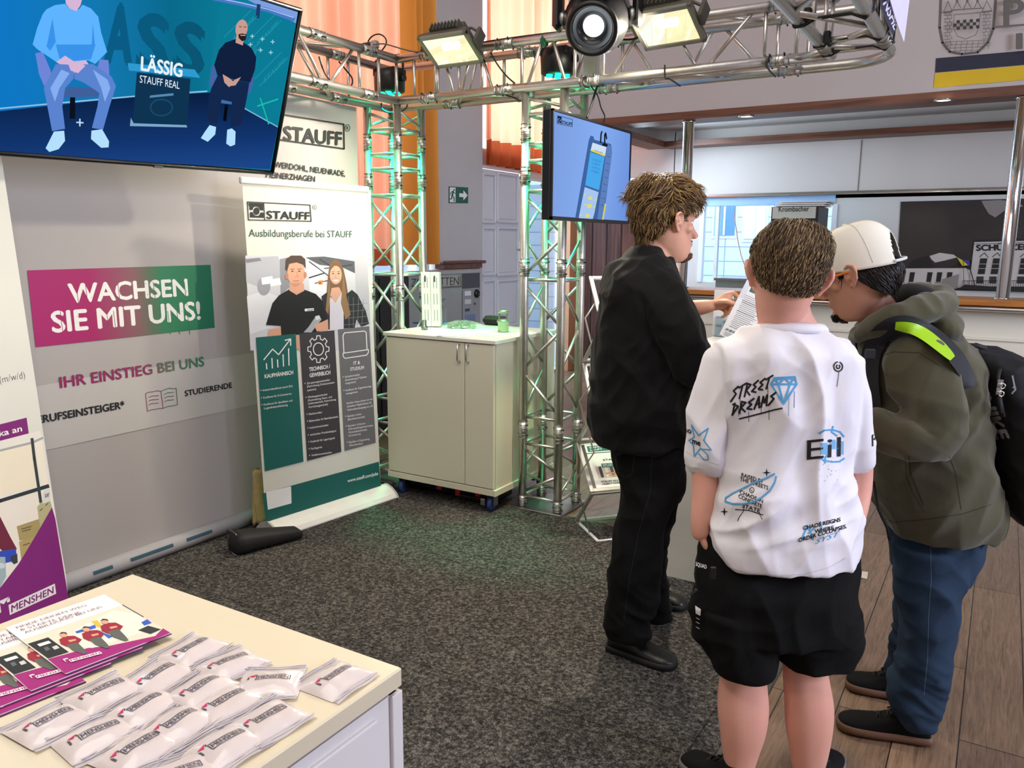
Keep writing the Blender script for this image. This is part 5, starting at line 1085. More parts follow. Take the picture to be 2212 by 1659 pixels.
for k in range(90):
    u, v = rq.uniform(.12, .72), rq.uniform(.2, .8); q_ = bagf(u, v); q_ = V(q_[0], q_[1], a[2] + .004 + (q_[2] - a[2]) * rq.uniform(.1, .75)); d_ = unit([rq.uniform(-1, 1), rq.uniform(-1, 1), rq.uniform(-.4, .4)]); m.tube([q_ - d_ * .012, q_ + d_ * .012], .005, mat('zinc_parts', '#8d8a80', .3, .9, var=.3), 6)
o = m.build('metal_parts', r); o['kind'] = 'stuff'
m = MB(); m.box(top(1035, 704) + V(.05, .12, .03), (.16, .1, .06), BLACKP, bev=.02); tag(m.build('black_pouch'), 'black pouch at the rear edge of the cabinet top', 'pouch')
m = MB(); c = top(905, 700)
for k, hx in enumerate(('#2b4aa0', '#b4452f', '#2f2f3a')): m.tube([c + V(-.05 + .02 * k, .01 * k, .006), c + V(.04 + .015 * k, .03 + .008 * k, .006)], .005, ink(hx), 8)
tag(m.build('pens'), 'coloured pens lying behind the white boxes on the cabinet', 'pens')
for (px, py, ang, lab) in ((985, 725, .2, 'thin leaflet lying flat at the front of the cabinet top'), (1045, 722, -.1, 'printed sheet lying flat on the right of the cabinet top')):
    c = top(px, py) + V(0, 0, .001); ca, sa = math.cos(ang), math.sin(ang); m = MB(); m.box(c, (.2, .12, .0015), PAPER, (V(ca, sa, 0), V(-sa, ca, 0), V(0, 0, 1)))
    for k in range(5): m.box(c + V(ca * (-.05 + .025 * k), sa * (-.05 + .025 * k), .0012), (.012, .07, .0004), ink('#b9b5a4'), (V(ca, sa, 0), V(-sa, ca, 0), V(0, 0, 1)))
    tag(m.build('leaflet'), lab, 'leaflet')

# ================================================================== zigzag literature stand
ls = thing('literature_stand', 'folding zigzag literature stand in aluminium beside the second tower', 'stand', atz(1300, 1150))
A0, B0 = atz(1245, 1127), atz(1293, 1172)                # left edge of the base tray
wv = unit(atz(1336, 1167) - B0) * .29
def zp(px, py, t):
    base = A0 * (1 - t) + B0 * t; d = float(base @ HD); return PT(px, py, d)
SLV = mat('stand_silver', '#c9c8c2', .35, .6)
zig = [(zp(1293, 1172, 1), zp(1245, 1126, 0)), (zp(1245, 1126, 0), zp(1280, 1065, .9)), (zp(1279, 1064, .9), zp(1249, 957, .1)), (zp(1249, 953, .1), zp(1283, 895, .9)), (zp(1283, 893, .9), zp(1262, 785, .1)), (zp(1262, 780, .1), zp(1288, 728, .9)), (zp(1294, 672, .9), zp(1276, 598, .1))]
for i, (a, b_) in enumerate(zig):
    m = MB(); t_ = unit(b_ - a); w1 = unit(wv); n_ = np.cross(t_, w1); LN = float(np.linalg.norm(b_ - a)); [m.box((a + b_) / 2 + w1 * o_, (LN, .022, .014), SLV, (t_, w1, n_), bev=.002) for o_ in (0, .29)]; [m.box(c_ + wv / 2, (.022, .29, .014), SLV, (t_, w1, n_), bev=.002) for c_ in (a + t_ * .011, b_ - t_ * .011)]; m.build('tray_frame', ls)
    if i in (0, 2, 4, 6):
        m = MB(); m.poly([a + (b_ - a) * .06 + wv * .05, a + (b_ - a) * .06 + wv * .95, a + (b_ - a) * .94 + wv * .95, a + (b_ - a) * .94 + wv * .05], glass_mat('tray_plexi', '#f4f8f8', .12)); m.build('tray_plate', ls)
sc_ = [(1281, 1170), (1243, 1037), (1282, 978), (1262, 893), (1252, 870), (1288, 830)]
m = MB(); pts = [PT(x, y, float(((A0 + B0) / 2) @ HD) - .03) for (x, y) in ((1278, 1168), (1243, 1038), (1283, 978), (1252, 866), (1274, 833), (1278, 745), (1264, 687), (1289, 650))]; m.tube(pts, .0045, ALU, 8); m.build('scissor_strut', ls)
# leaflets in the stand
a, b_ = zig[2]; nrm = unit(np.cross(wv, b_ - a)); nrm = nrm if nrm @ (CAM - a) > 0 else -nrm
def stand_leaflet(lab, f0, f1, art):
    m = MB(); q = [a + (b_ - a) * f0 + wv * .1, a + (b_ - a) * f0 + wv * .86, a + (b_ - a) * f1 + wv * .86, a + (b_ - a) * f1 + wv * .1]
    m.prism([p + nrm * .008 for p in q], -nrm * .004, PAPER)
    def P2(u, v): return q[0] * (1 - u) * (1 - v) + q[1] * u * (1 - v) + q[2] * u * v + q[3] * (1 - u) * v + nrm * .0085
    art(m, P2); return tag(m.build('leaflet'), lab, 'leaflet', 'leaflets in the zigzag stand')
def qd(m, P2, u0, v0, u1, v1, c, k=0): m.poly([P2(u0, v0) + nrm * k, P2(u1, v0) + nrm * k, P2(u1, v1) + nrm * k, P2(u0, v1) + nrm * k], ink(c))
def tx(m, P2, t, u0, v0, u1, h, c, k=.001):
    vs, fs = glyphs(t, .02); x0, x1 = vs[:, 0].min(), vs[:, 0].max(); m.add([P2(u0 + (u1 - u0) * (v[0] - x0) / (x1 - x0), v0 + h * v[1] / CAPH) + nrm * (k + v[2] * 4e-5) for v in vs], fs, ink(c))
def art1(m, P2):
    qd(m, P2, .12, .26, .95, .62, '#cbbdb2'); 
    for k, (u, c) in enumerate(((.2, '#3a3a40'), (.36, '#e2ded8'), (.5, '#54545a'), (.66, '#c99472'), (.8, '#3e3e44'))): qd(m, P2, u, .28, u + .08, .6, c, .0004)
    qd(m, P2, .35, .36, .95, .41, '#d59a70', .0008); qd(m, P2, .4, .29, .9, .33, '#d59a70', .0008); qd(m, P2, .3, .56, .92, .68, '#15685e', .0012); tx(m, P2, 'DIE MENSCHEN', .34, .63, .88, .028, '#f0f0f0', .0016); tx(m, P2, 'IN DEN FIRMEN', .34, .585, .86, .028, '#f0f0f0', .0016)
    tx(m, P2, 'STAUFF', .38, .76, .85, .05, '#1c1c1c'); tx(m, P2, 'STAUFF ALS', .16, .14, .62, .04, '#2c2c2c'); tx(m, P2, 'ARBEITGEBER', .16, .07, .72, .04, '#2c2c2c')
def art2(m, P2):
    qd(m, P2, .05, .1, .75, .7, '#15685e'); tx(m, P2, 'DAMIT ES', .12, .45, .6, .16, '#f0f0f0'); tx(m, P2, 'LÄUFT', .12, .2, .45, .16, '#f0f0f0'); qd(m, P2, .6, .3, .98, .9, '#d7a38c', .0006); qd(m, P2, .66, .1, .8, .5, '#9a9ca0', .001)
stand_leaflet('leaflet with hands at work standing lower in the zigzag stand', .06, .74, art1); stand_leaflet('leaflet with a green field standing behind it in the zigzag stand', .76, .96, art2)

# ================================================================== white lectern behind the people
l0 = atz(1438, 1246); zl = 1.08
lx0 = l0[0]; ly0 = l0[1]
LEC = mat('lectern_white', '#d6d2c4', .45)
ph_ = atz(1566, 728, zl + .024); dl = max(.4, float(ph_[1]) + .12 - ly0)
le = thing('promotion_counter', 'white promotion counter between the black-shirted man and the boy', 'counter', (lx0 + .3, ly0 + .2, 0))
m = MB(); m.box((lx0 + .3, ly0 + dl / 2, zl / 2), (.6, dl, zl), LEC, bev=.003); m.build('body', le)
m = MB(); m.box((lx0 + .3, ly0 + dl / 2, zl + .012), (.64, dl + .04, .024), WHITEL, bev=.004); m.build('top_board', le)
p = atz(1566, 728, zl + .024)
r = thing('brochure_holder', 'clear acrylic holder with a folder standing on the promotion counter', 'holder', p)
m = MB(); m.box(p + V(0, .03, .10), (.11, .003, .2), PLX); m.box(p + V(0, -.01, .05), (.11, .003, .1), PLX); m.box(p + V(0, .01, .002), (.11, .05, .004), PLX); m.build('holder', r)
p2 = p + V(-.02, .012, .004); m = MB(); m.box(p2 + V(0, 0, .12), (.1, .014, .235), PAPER, bev=.002)
for k in range(9): m.box(p2 + V(-.018 if k % 2 else .02, -.0075, .03 + .022 * k), (.03, .001, .012), ink('#a9abb4'))
tag(m.build('white_folder'), 'white patterned box standing in the acrylic holder', 'box')
m = MB(); q = [atz(1545, 743, zl + .026), atz(1580, 752, zl + .026), atz(1560, 775, zl + .026), atz(1515, 768, zl + .026)]; m.prism(q, V(0, 0, .002), PAPER); tag(m.build('paper_sheet'), 'white sheet lying on the promotion counter', 'paper')
# scrap of paper on the planks
m = MB(); q = [atz(*p_, .003) for p_ in ((1861, 1234), (1875, 1236), (1873, 1251), (1860, 1248))]; m.prism(q, V(0, 0, .001), mat('scrap', '#d9cdb8', .7)); tag(m.build('paper_scrap'), 'small cream paper scrap on the wooden floor', 'paper')

# ================================================================== table in the foreground
ZT = 1.0
fc, rc = atz(295, 1236, ZT), atz(862, 1446, ZT); xL_, xR_, yF_ = float(fc[0]), float(rc[0]), float((fc[1] + rc[1]) / 2); yN = yF_ - .95
TBM = mat('table_white', '#d9cdb2', .35, var=.012); TBS = mat('table_side', '#dcd8d6', .4, var=.01)
tb = thing('low_cupboard', 'white cupboard table in the foreground covered with sachets', 'cupboard', ((xL_ + xR_) / 2, (yF_ + yN) / 2, 0))
m = MB(); m.box(((xL_ + xR_) / 2, (yF_ + yN) / 2, ZT - .014), (xR_ - xL_, yF_ - yN, .028), TBM, bev=.0025); m.build('tabletop', tb)
m = MB(); m.box(((xL_ + xR_) / 2, (yF_ + yN) / 2, (ZT - .034) / 2), (xR_ - xL_ - .012, yF_ - yN - .012, ZT - .034), TBS); m.build('carcass', tb)
m = MB(); m.box((xR_ - .004, (yF_ + yN) / 2 - .022, (ZT - .034) / 2 + .02), (.008, yF_ - yN - .06, ZT - .11), TBS, bev=.002); m.build('side_panel', tb)
m = MB(); m.box((xR_ - .005, yF_ - .011, (ZT - .034) / 2), (.01, .022, ZT - .034), TBS, bev=.001); m.build('corner_post', tb)
# brochures
BZ = ZT + .0115
def brochure(lab, off, z, first=[None]):
    if first[0] is None:
        c4 = [atz(*p_, BZ) for p_ in ((225, 1284), (368, 1367), (141, 1455), (11, 1356))]
        m = MB(); m.prism([p_ - V(0, 0, .0012) for p_ in c4], V(0, 0, .0012), PAPER); m.prism([p_ - V(0, 0, .0024) + V(.002, .001, 0) for p_ in c4], V(0, 0, .0008), ink('#5a1050'))
        s = Sheet((0, 0, BZ), (0, 0, 1), m, .00006)
        s.poly([(265, 1307), (368, 1367), (104, 1426), (48, 1382)], ink('#d9d4c0')); s.up()
        PUb = ink('#9c1270'); s.poly([(352, 1357.5), (368, 1367), (141, 1455), (103, 1424), (190, 1400), (322, 1387)], PUb); s.poly([(336, 1381), (352, 1357.5), (368, 1367)], PUb)
        s.poly([(160, 1362), (245, 1318), (300, 1328), (330, 1360), (200, 1400), (150, 1396)], ink('#e4e0d0')); s.up()
        s.poly([(60, 1391), (104, 1377), (149, 1409), (104, 1423)], ink('#191b1d')); s.poly([(80, 1392), (105, 1384.5), (111, 1389), (86, 1397)], ink('#e8e6de')); s.poly([(112, 1398), (122, 1394), (129, 1400), (118, 1404)], ink('#c8c8c4')); s.poly([(94, 1400), (102, 1397), (109, 1403), (100, 1407)], ink('#5a6060'))
        s.line([(265, 1307), (310, 1333)], 1.6, ink('#2b2a52')); s.poly([(305, 1345), (318, 1338), (328, 1346), (312, 1352)], ink('#2a56b8')); s.poly([(298, 1362), (320, 1352), (348, 1360), (325, 1370)], ink('#23282a')); s.poly([(162, 1365), (205, 1350), (208, 1357), (166, 1369)], ink('#2c5cc0')); s.poly([(197, 1343), (210, 1340), (220, 1352), (212, 1356)], ink('#e2b63a')); s.poly([(210, 1360), (225, 1368), (245, 1375), (235, 1380)], ink('#3560b8')); s.up()
        for (x, y, f_) in ((137, 1372, 1.0), (186, 1360, 1.05), (226, 1344, 1.0)):
            s.poly([(x - 9, y + 10), (x + 4, y + 3), (x + 24, y + 2), (x + 40, y + 10), (x + 30, y + 22), (x + 8, y + 26), (x - 6, y + 20)], ink('#96152e')); s.poly([(x + 6, y + 22), (x + 30, y + 16), (x + 44, y + 30), (x + 52, y + 40), (x + 44, y + 42), (x + 20, y + 34)], ink('#5a5c54')); s.poly([(x + 10, y + 12), (x + 26, y + 9), (x + 28, y + 12), (x + 14, y + 16)], ink('#d8a182')); s.ell((x, y), 8.5, 5.2, ink('#d8a182'), 16, .2); s.up(); s.poly([(x - 9, y - 1), (x - 4, y - 6), (x + 6, y - 5), (x + 9, y - 1), (x, y - 3)], ink('#2e2220')); s.up()
        TP = ink('#6a2a5c'); s.text('FINDE DEINEN WEG', (38, 1359), (188, 1310), 6.0, TP, -.008, up=(-.84, -.54)); s.text('& STARTE DEINE', (46, 1364), (176, 1325), 6.0, TP, -.008, up=(-.84, -.54)); s.text('AUSBILDUNG BEI UNS', (55, 1370), (222, 1313), 6.0, TP, -.008, up=(-.84, -.54)); s.up()
        menshen(s, (154, 1431), (219, 1413), 5, ink('#f0ecec'), PUb, ink('#f0ecec'), up=(-.75, -.62))
        o = m.build('brochure'); first[0] = o
    else:
        o = first[0].copy(); COL.objects.link(o); WLOC[o.name] = WLOC[first[0].name]
        o.location = tuple(np.array(first[0].location) + off + V(0, 0, z))
    return tag(o, lab, 'brochure', 'purple and white brochures on the table')
brochure('complete purple and white brochure lying uppermost on the table', 0, 0)
d1 = atz(67, 1487, ZT) - atz(141, 1455, ZT)
brochure('brochure partly covered by the uppermost one', d1, -.0028); brochure('brochure at the left picture edge, under two others', d1 * 2.05, -.0056)
brochure('lowest brochure, showing only its purple edge at the left picture border', d1 * 2.75 + V(0.01, -.012, 0), -.0084)
# sachets
SAM = mat('sachet_film', '#d3c7c4', .22, var=.02, spec=.7, coat=.35); SAE = mat('sachet_seal', '#d2cbcf', .18, var=.02, spec=.8, alpha=.75); LETT = ink('#4b4550'); REDM = ink('#d11a5c')
def sachet_mesh(seed):
    rnd = random.Random(seed); m = MB(); Lx, Ly = .082, .064
    ph = rnd.uniform(0, 6); hi = rnd.uniform(.0075, .0105)
    def fz(u, v):
        e_ = max(0, 1 - abs(2 * u - 1) ** 2.6) * max(0, 1 - abs(2 * v - 1) ** 2.4); return .0015 + hi * e_ ** .7 + .0022 * noise.noise(Vector((u * 4 + seed, v * 4, 1.3))) * e_ ** .3 + .0012 * math.sin(9 * u + ph) * (1 - e_)
    def top_(u, v): return ((u - .5) * Lx, (v - .5) * Ly, fz(u, v))
    m.grid(top_, 22, 16, SAM)
    def fl(u, v): return ((u - .5) * Lx * 1.02, Ly * (.5 + .17 * v), .0015 + .002 * math.sin(u * 7 + ph) * v + .0015 * v)
    m.grid(fl, 16, 3, SAE)
    def fl2(u, v): return ((u - .5) * Lx * 1.0, -Ly * (.5 + .16 * v), .0022 + .0016 * math.sin(u * 8 + ph) * v + .001 * v)
    m.grid(fl2, 16, 3, SAE)
    for yy_ in (Ly * .57, Ly * .63, -Ly * .57): m.tube([((u - .5) * Lx, yy_, .004 + .001 * math.sin(u * 7 + ph)) for u in np.linspace(0, 1, 9)], .0008, SAE, 5)
    return m, fz, Lx, Ly
SMESH = {}
def sachet(bl, br, lab, k, flip=1):
    a_, b2 = atz(*bl, ZT + .010), atz(*br, ZT + .010); d = b2 - a_; wd = float(np.linalg.norm(d)); ang = math.atan2(d[1], d[0])
    ux_ = unit(d); uy_ = V(-ux_[1], ux_[0], 0); c = a_ + d * .5 - ux_ * .004 - uy_ * .004; c[2] = ZT + .0005
    m, fz, Lx, Ly = sachet_mesh(k)
    o = None
    # logo on the film
    lg = MB(); w0 = .040
    def put(x, y, z=0): return (x, y, fz(x / Lx + .5, y / Ly + .5) + .0009 + z)
    vs, fs = glyphs('MENSHEN', .015); x0, x1 = vs[:, 0].min(), vs[:, 0].max(); h = .0066
    lg.add([put(-w0 / 2 + w0 * (v[0] - x0) / (x1 - x0) + .004, -.002 + h * v[1] / CAPH, v[2] * 3e-5) for v in vs], fs, LETT)
    fr_ = [(-w0 / 2 + .002, -.0042), (w0 / 2 + .006, -.0042), (w0 / 2 + .006, .0068), (-w0 / 2 + .002, .0068)]
    for i in range(4):
        p0_, p1_ = np.array(fr_[i]), np.array(fr_[(i + 1) % 4]); n_ = max(2, int(np.linalg.norm(p1_ - p0_) / .006)); t_ = unit(p1_ - p0_); nn = np.array([-t_[1], t_[0]]) * .0006
        for j in range(n_):
            q0_, q1_ = p0_ + (p1_ - p0_) * j / n_, p0_ + (p1_ - p0_) * (j + 1) / n_; lg.add([put(*(q0_ - nn)), put(*(q1_ - nn)), put(*(q1_ + nn)), put(*(q0_ + nn))], [(0, 1, 2, 3)], LETT)
    x_ = -w0 / 2 - .0062
    lg.add([put(x_ - .003, .0098), put(x_ + .008, .0118), put(x_ + .0035, .006)], [(0, 1, 2)], REDM); lg.add([put(x_ - .0035, -.001), put(x_ - .001, -.001), put(x_ - .001, .0055), put(x_ - .0035, .008)], [(0, 1, 2, 3)], LETT); lg.add([put(x_ + .0065, .0072), put(x_ + .0085, .0072), put(x_ + .0085, .0112), put(x_ + .0065, .0095)], [(0, 1, 2, 3)], LETT)
    o = m.build('sachet', origin=(0, 0, 0)); o.location = tuple(c); o.rotation_euler = (0, 0, ang)
    tag(o, lab, 'sachet', 'printed sachets on the table')
    WLOC[o.name] = V(0, 0, 0); lo = lg.build('logo', o)
    return o
for k, (bl, br, lab) in enumerate((
    ((701.8, 1467.5), (746.5, 1438.4), 'printed sachet nearest the right corner of the white table'),
    ((563.5, 1463.3), (618.6, 1461), 'only sachet whose name runs level, left of the one at the corner'),
    ((475, 1432), (521, 1412.4), 'sachet in the far row just left of the level one'),
    ((553, 1553.8), (605, 1524.7), 'sachet at the near right, below the level one'),
    ((461.6, 1516), (514.6, 1488), 'sachet between the level one and the middle of the heap'),
    ((457.4, 1611), (513.6, 1577.7), 'sachet at the near edge with the right-hand front place'),
    ((280.5, 1533), (335, 1500), 'sachet in the middle of the heap, left of centre'),
    ((320, 1460.4), (363, 1433.6), 'sachet in the far row, second from the brochures'),
    ((199, 1497), (253.6, 1471), 'crumpled sachet closest to the stack of brochures'),
    ((81.6, 1561), (142, 1531), 'leftmost sachet on the table'),
    ((180, 1587.7), (241.7, 1560), 'sachet right of the leftmost one, with a crinkled end'),
    ((358, 1567), (411.8, 1532), 'shiny sachet in the middle of the front half of the heap'),
    ((269.5, 1622.5), (326, 1586.7), 'sachet near the bottom of the picture left of the shiny one'),
    ((409, 1492), (461.6, 1460), 'sachet at the centre of the second row from the far side'),
    ((396, 1403.7), (432.7, 1382), 'farthest sachet, behind all the others'),
    ((362, 1668), (414, 1648), 'sachet cut off by the lower picture edge'))): sachet(bl, br, lab, k)

# ================================================================== people
DG = None
def fuse(mb, voxel, smooth=2):
    """one continuous skin over overlapping closed shapes"""
    me = bpy.data.meshes.new('shape'); me.from_pydata(mb.v, [], mb.f); me.update()
    o = bpy.data.objects.new('shape', me); COL.objects.link(o)
    md = o.modifiers.new('skin', 'REMESH'); md.mode = 'VOXEL'; md.voxel_size = voxel; md.adaptivity = 0
    dg = bpy.context.evaluated_depsgraph_get(); ev = o.evaluated_get(dg); m2 = ev.to_mesh()
    n = len(m2.vertices); co = np.empty(n * 3); m2.vertices.foreach_get('co', co); co = co.reshape(-1, 3)
    fs = [tuple(p.vertices) for p in m2.polygons]; ed = np.empty(len(m2.edges) * 2, int); m2.edges.foreach_get('vertices', ed); ed = ed.reshape(-1, 2)
    ev.to_mesh_clear(); bpy.data.objects.remove(o); bpy.data.meshes.remove(me)
    for _ in range(smooth):
        s_ = np.zeros_like(co); c_ = np.zeros(n)
        np.add.at(s_, ed[:, 0], co[ed[:, 1]]); np.add.at(s_, ed[:, 1], co[ed[:, 0]]); np.add.at(c_, ed[:, 0], 1); np.add.at(c_, ed[:, 1], 1)
        co = co * .45 + .55 * s_ / np.maximum(c_, 1)[:, None]
    return co, fs
def normals(co, fs):
    nn = np.zeros_like(co); f4 = np.array([f if len(f) == 4 else (*f, f[-1]) for f in fs])
    fn = np.cross(co[f4[:, 2]] - co[f4[:, 0]], co[f4[:, 3]] - co[f4[:, 1]])
    for k in range(4): np.add.at(nn, f4[:, k], fn)
    return nn / np.maximum(np.linalg.norm(nn, axis=1), 1e-12)[:, None]
def sstep(a, b, x):
    t = min(1, max(0, (x - a) / (b - a))); return t * t * (3 - 2 * t)
def folds(co, fs, layers, seed, smooth=1):
    """cloth creases: each layer is (depth, scales across/along/up, shear, mask)"""
    nn = normals(co, fs); out = co.copy()
    for i in range(len(co)):
        p = co[i]; a0 = float(p @ RT); b0 = float(p @ HD); d = 0.0; z = p[2]
        wz = .05 * noise.noise(Vector((a0 * 3 + seed, b0 * 3, z * 3)))
        for k, (amp, sc, shear, mask) in enumerate(layers):
            w = mask(p) if mask else 1.0
            if w <= 0: continue
            v = noise.noise(Vector(((a0 + wz) * sc[0] + seed + 7 * k, b0 * sc[1], (z + shear * a0 + wz) * sc[2])))
            d += w * amp * (.55 - 1.9 * abs(v))
        out[i] = p + nn[i] * d
    return out
def catrow(rows, k):
    rows = np.array(rows, float); out = []
    for i in range(len(rows) - 1):
        p0, p1, p2, p3 = rows[max(i - 1, 0)], rows[i], rows[i + 1], rows[min(i + 2, len(rows) - 1)]
        for t in np.linspace(0, 1, k, endpoint=False): out.append(.5 * (2 * p1 + (p2 - p0) * t + (2 * p0 - 5 * p1 + 4 * p2 - p3) * t * t + (3 * p1 - p0 - 3 * p2 + p3) * t ** 3))
    out.append(rows[-1]); return out
def slab(mb, rows, m, n=36, ex=2.3, k=4):
    """trunk or leg: rows of (pixel y, left x, right x, distance, half depth), every ring level"""
    rings = []
    for (y, xl, xr, d, dh) in catrow(rows, k):
        c = PT((xl + xr) / 2, y, d); hw = (xr - xl) / 2 / F_PX * float((c - CAM) @ FW); ring = []
        for j in range(n):
            a = 2 * pi * j / n; ca, sa = math.cos(a), math.sin(a)
            ring.append(c + RT * hw * math.copysign(abs(ca) ** (2 / ex), ca) + HD * dh * math.copysign(abs(sa) ** (2 / ex), sa))
        rings.append(ring)
    mb.loft(rings, m)
def limb(mb, pts, m, n=20, k=4):
    """arm or finger: (pixel x, pixel y, distance, radius)"""
    q = catrow(pts, k); P_ = [PT(a[0], a[1], a[2]) for a in q]; r = [a[3] for a in q]
    t0, t1 = unit(P_[1] - P_[0]), unit(P_[-1] - P_[-2])
    P_ = [P_[0] - t0 * r[0] * .6, P_[0] - t0 * r[0] * .3] + P_ + [P_[-1] + t1 * r[-1] * .45, P_[-1] + t1 * r[-1] * .8]; r = [r[0] * .5, r[0] * .85] + r + [r[-1] * .85, r[-1] * .4]
    mb.tube(P_, r, m, n)
def blob(mb, c, ax, rad, m, nu=20, nv=12):
    c = np.array(c, float); rings = []
    for i in range(nv + 1):
        th = pi * (i + .15) / (nv + .3); rings.append([c + ax[2] * rad[2] * math.cos(th) + (ax[0] * rad[0] * math.cos(2 * pi * j / nu) + ax[1] * rad[1] * math.sin(2 * pi * j / nu)) * math.sin(th) for j in range(nu)])
    mb.loft(rings, m)
def skinmat(n, h): return mat(n, h, .5, var=.05, scale=22, sss=.12, bump=.05, bscale=220, spec=.35)
class Frame:
    """head frame: x to the person's right, y forward, z up; scale s; origin under the chin on the ear line"""
    def __init__(f, fwd, up, s):
        f.y = unit(fwd); f.x = unit(np.cross(f.y, up)); f.z = np.cross(f.x, f.y); f.s = s; f.o = V(0, 0, 0)
    def G(f, x, y, z): return f.o + (f.x * x + f.y * y + f.z * z) * f.s
    def pin(f, px, py, d, x, y, z): f.o = V(0, 0, 0); f.o = PT(px, py, d) - f.G(x, y, z)
    def local(f, co): q = (co - f.o) / f.s; return np.stack([q @ f.x, q @ f.y, q @ f.z], 1)
HROWS = [(-.012, .050, .000, .030), (-.004, .078, -.005, .036), (.006, .092, -.015, .042), (.02, .096, -.035, .048), (.035, .093, -.052, .054), (.05, .092, -.064, .059), (.068, .090, -.077, .064), (.085, .087, -.088, .067), (.105, .083, -.097, .070), (.12, .083, -.102, .072), (.138, .090, -.105, .0745), (.158, .090, -.105, .076), (.18, .083, -.101, .0745), (.2, .069, -.088, .067), (.216, .046, -.066, .052), (.227, .014, -.036, .029), (.231, -.002, -.018, .010)]
def head(mb, f, m, ears=True, neck=None):
    rings = []
    for (z, yf, yb, hw) in HROWS:
        ring = []; n = 40; cy = (yf + yb) / 2; hy = (yf - yb) / 2
        for j in range(n):
            a = 2 * pi * j / n; ca, sa = math.cos(a), math.sin(a); ex = 2.35 if z > .03 else 2.0
            wd = hw * (1 - .16 * max(0, sa) ** 2 * (1 if z < .14 else .4))
            ring.append(f.G(wd * math.copysign(abs(ca) ** (2 / ex), ca), cy + hy * math.copysign(abs(sa) ** (2 / 2.15), sa), z))
        rings.append(ring)
    mb.loft(rings, m)
    nose = [(.1345, .088, .008, .006), (.12, .092, .008, .008), (.10, .102, .010, .010), (.085, .113, .0145, .012), (.076, .113, .0165, .012), (.070, .102, .014, .008)]
    rr = [[f.G(w * math.cos(2 * pi * j / 14), y - .004 + (hy if math.sin(2 * pi * j / 14) > 0 else .02) * math.sin(2 * pi * j / 14), z) for j in range(14)] for (z, y, w, hy) in nose]; mb.loft(rr, m)
    A = (f.x, f.y, f.z)
    def B(x, y, z, a, b, c): blob(mb, f.G(x, y, z), A, (a * f.s, b * f.s, c * f.s), m, 16, 8)
    for sx in (-1, 1):
        B(sx * .0135, .103, .076, .008, .009, .0065)                     # nostril wings
        B(sx * .03, .084, .1405, .024, .010, .007)                       # brow ridge
        B(sx * .047, .050, .100, .022, .020, .018)                       # cheek bone
        B(sx * .031, .0725, .1285, .016, .0085, .0062); B(sx * .031, .072, .1135, .015, .0075, .0055)   # eyelids
        if ears:
            pts = [(.076, .012, .100), (.079, .014, .120), (.084, .010, .138), (.094, -.004, .147), (.102, -.019, .141), (.102, -.022, .124), (.095, -.016, .107), (.085, -.006, .096), (.080, .002, .088), (.077, .008, .092)]
            mb.tube([f.G(sx * (x - .002), y, z) for (x, y, z) in pts], [.0052 * f.s] * 8 + [.0065 * f.s, .005 * f.s], m, 10)
            rings = []
            for (t, k_) in ((0, 1), (1, .9)):
                rings.append([f.G(sx * (x - .007 - .006 * t), y * k_, .115 + (z - .115) * k_) for (x, y, z) in pts])
            mb.loft(rings, m); B(sx * .080, .004, .112, .008, .006, .008); B(sx * .082, -.006, .126, .008, .010, .010)
    B(0, .093, .0565, .021, .0085, .0046); B(0, .0935, .0475, .018, .009, .0052); B(0, .088, .016, .024, .014, .016)
def shell(co, fs, f, sel, thick, hairm, seed):
    """hair volume: the scalp lifted off the head"""
    L = f.local(co); nn = normals(co, fs); nn = .5 * nn + .5 * (co - f.G(0, -.01, .12)) / np.maximum(np.linalg.norm(co - f.G(0, -.01, .12), axis=1), 1e-6)[:, None]; use = np.array([bool(sel(*p)) for p in L]); idx = -np.ones(len(co), int); vs = []
    for i in np.nonzero(use)[0]:
        t = thick(*L[i]); w = noise.noise(Vector((L[i] * 45 + seed).tolist())); idx[i] = len(vs); vs.append(co[i] + nn[i] * f.s * (t * (1 + .15 * w) + .0015))
    ff = [tuple(idx[j] for j in fc) for fc in fs if all(use[j] for j in fc)]
    return np.array(vs), ff
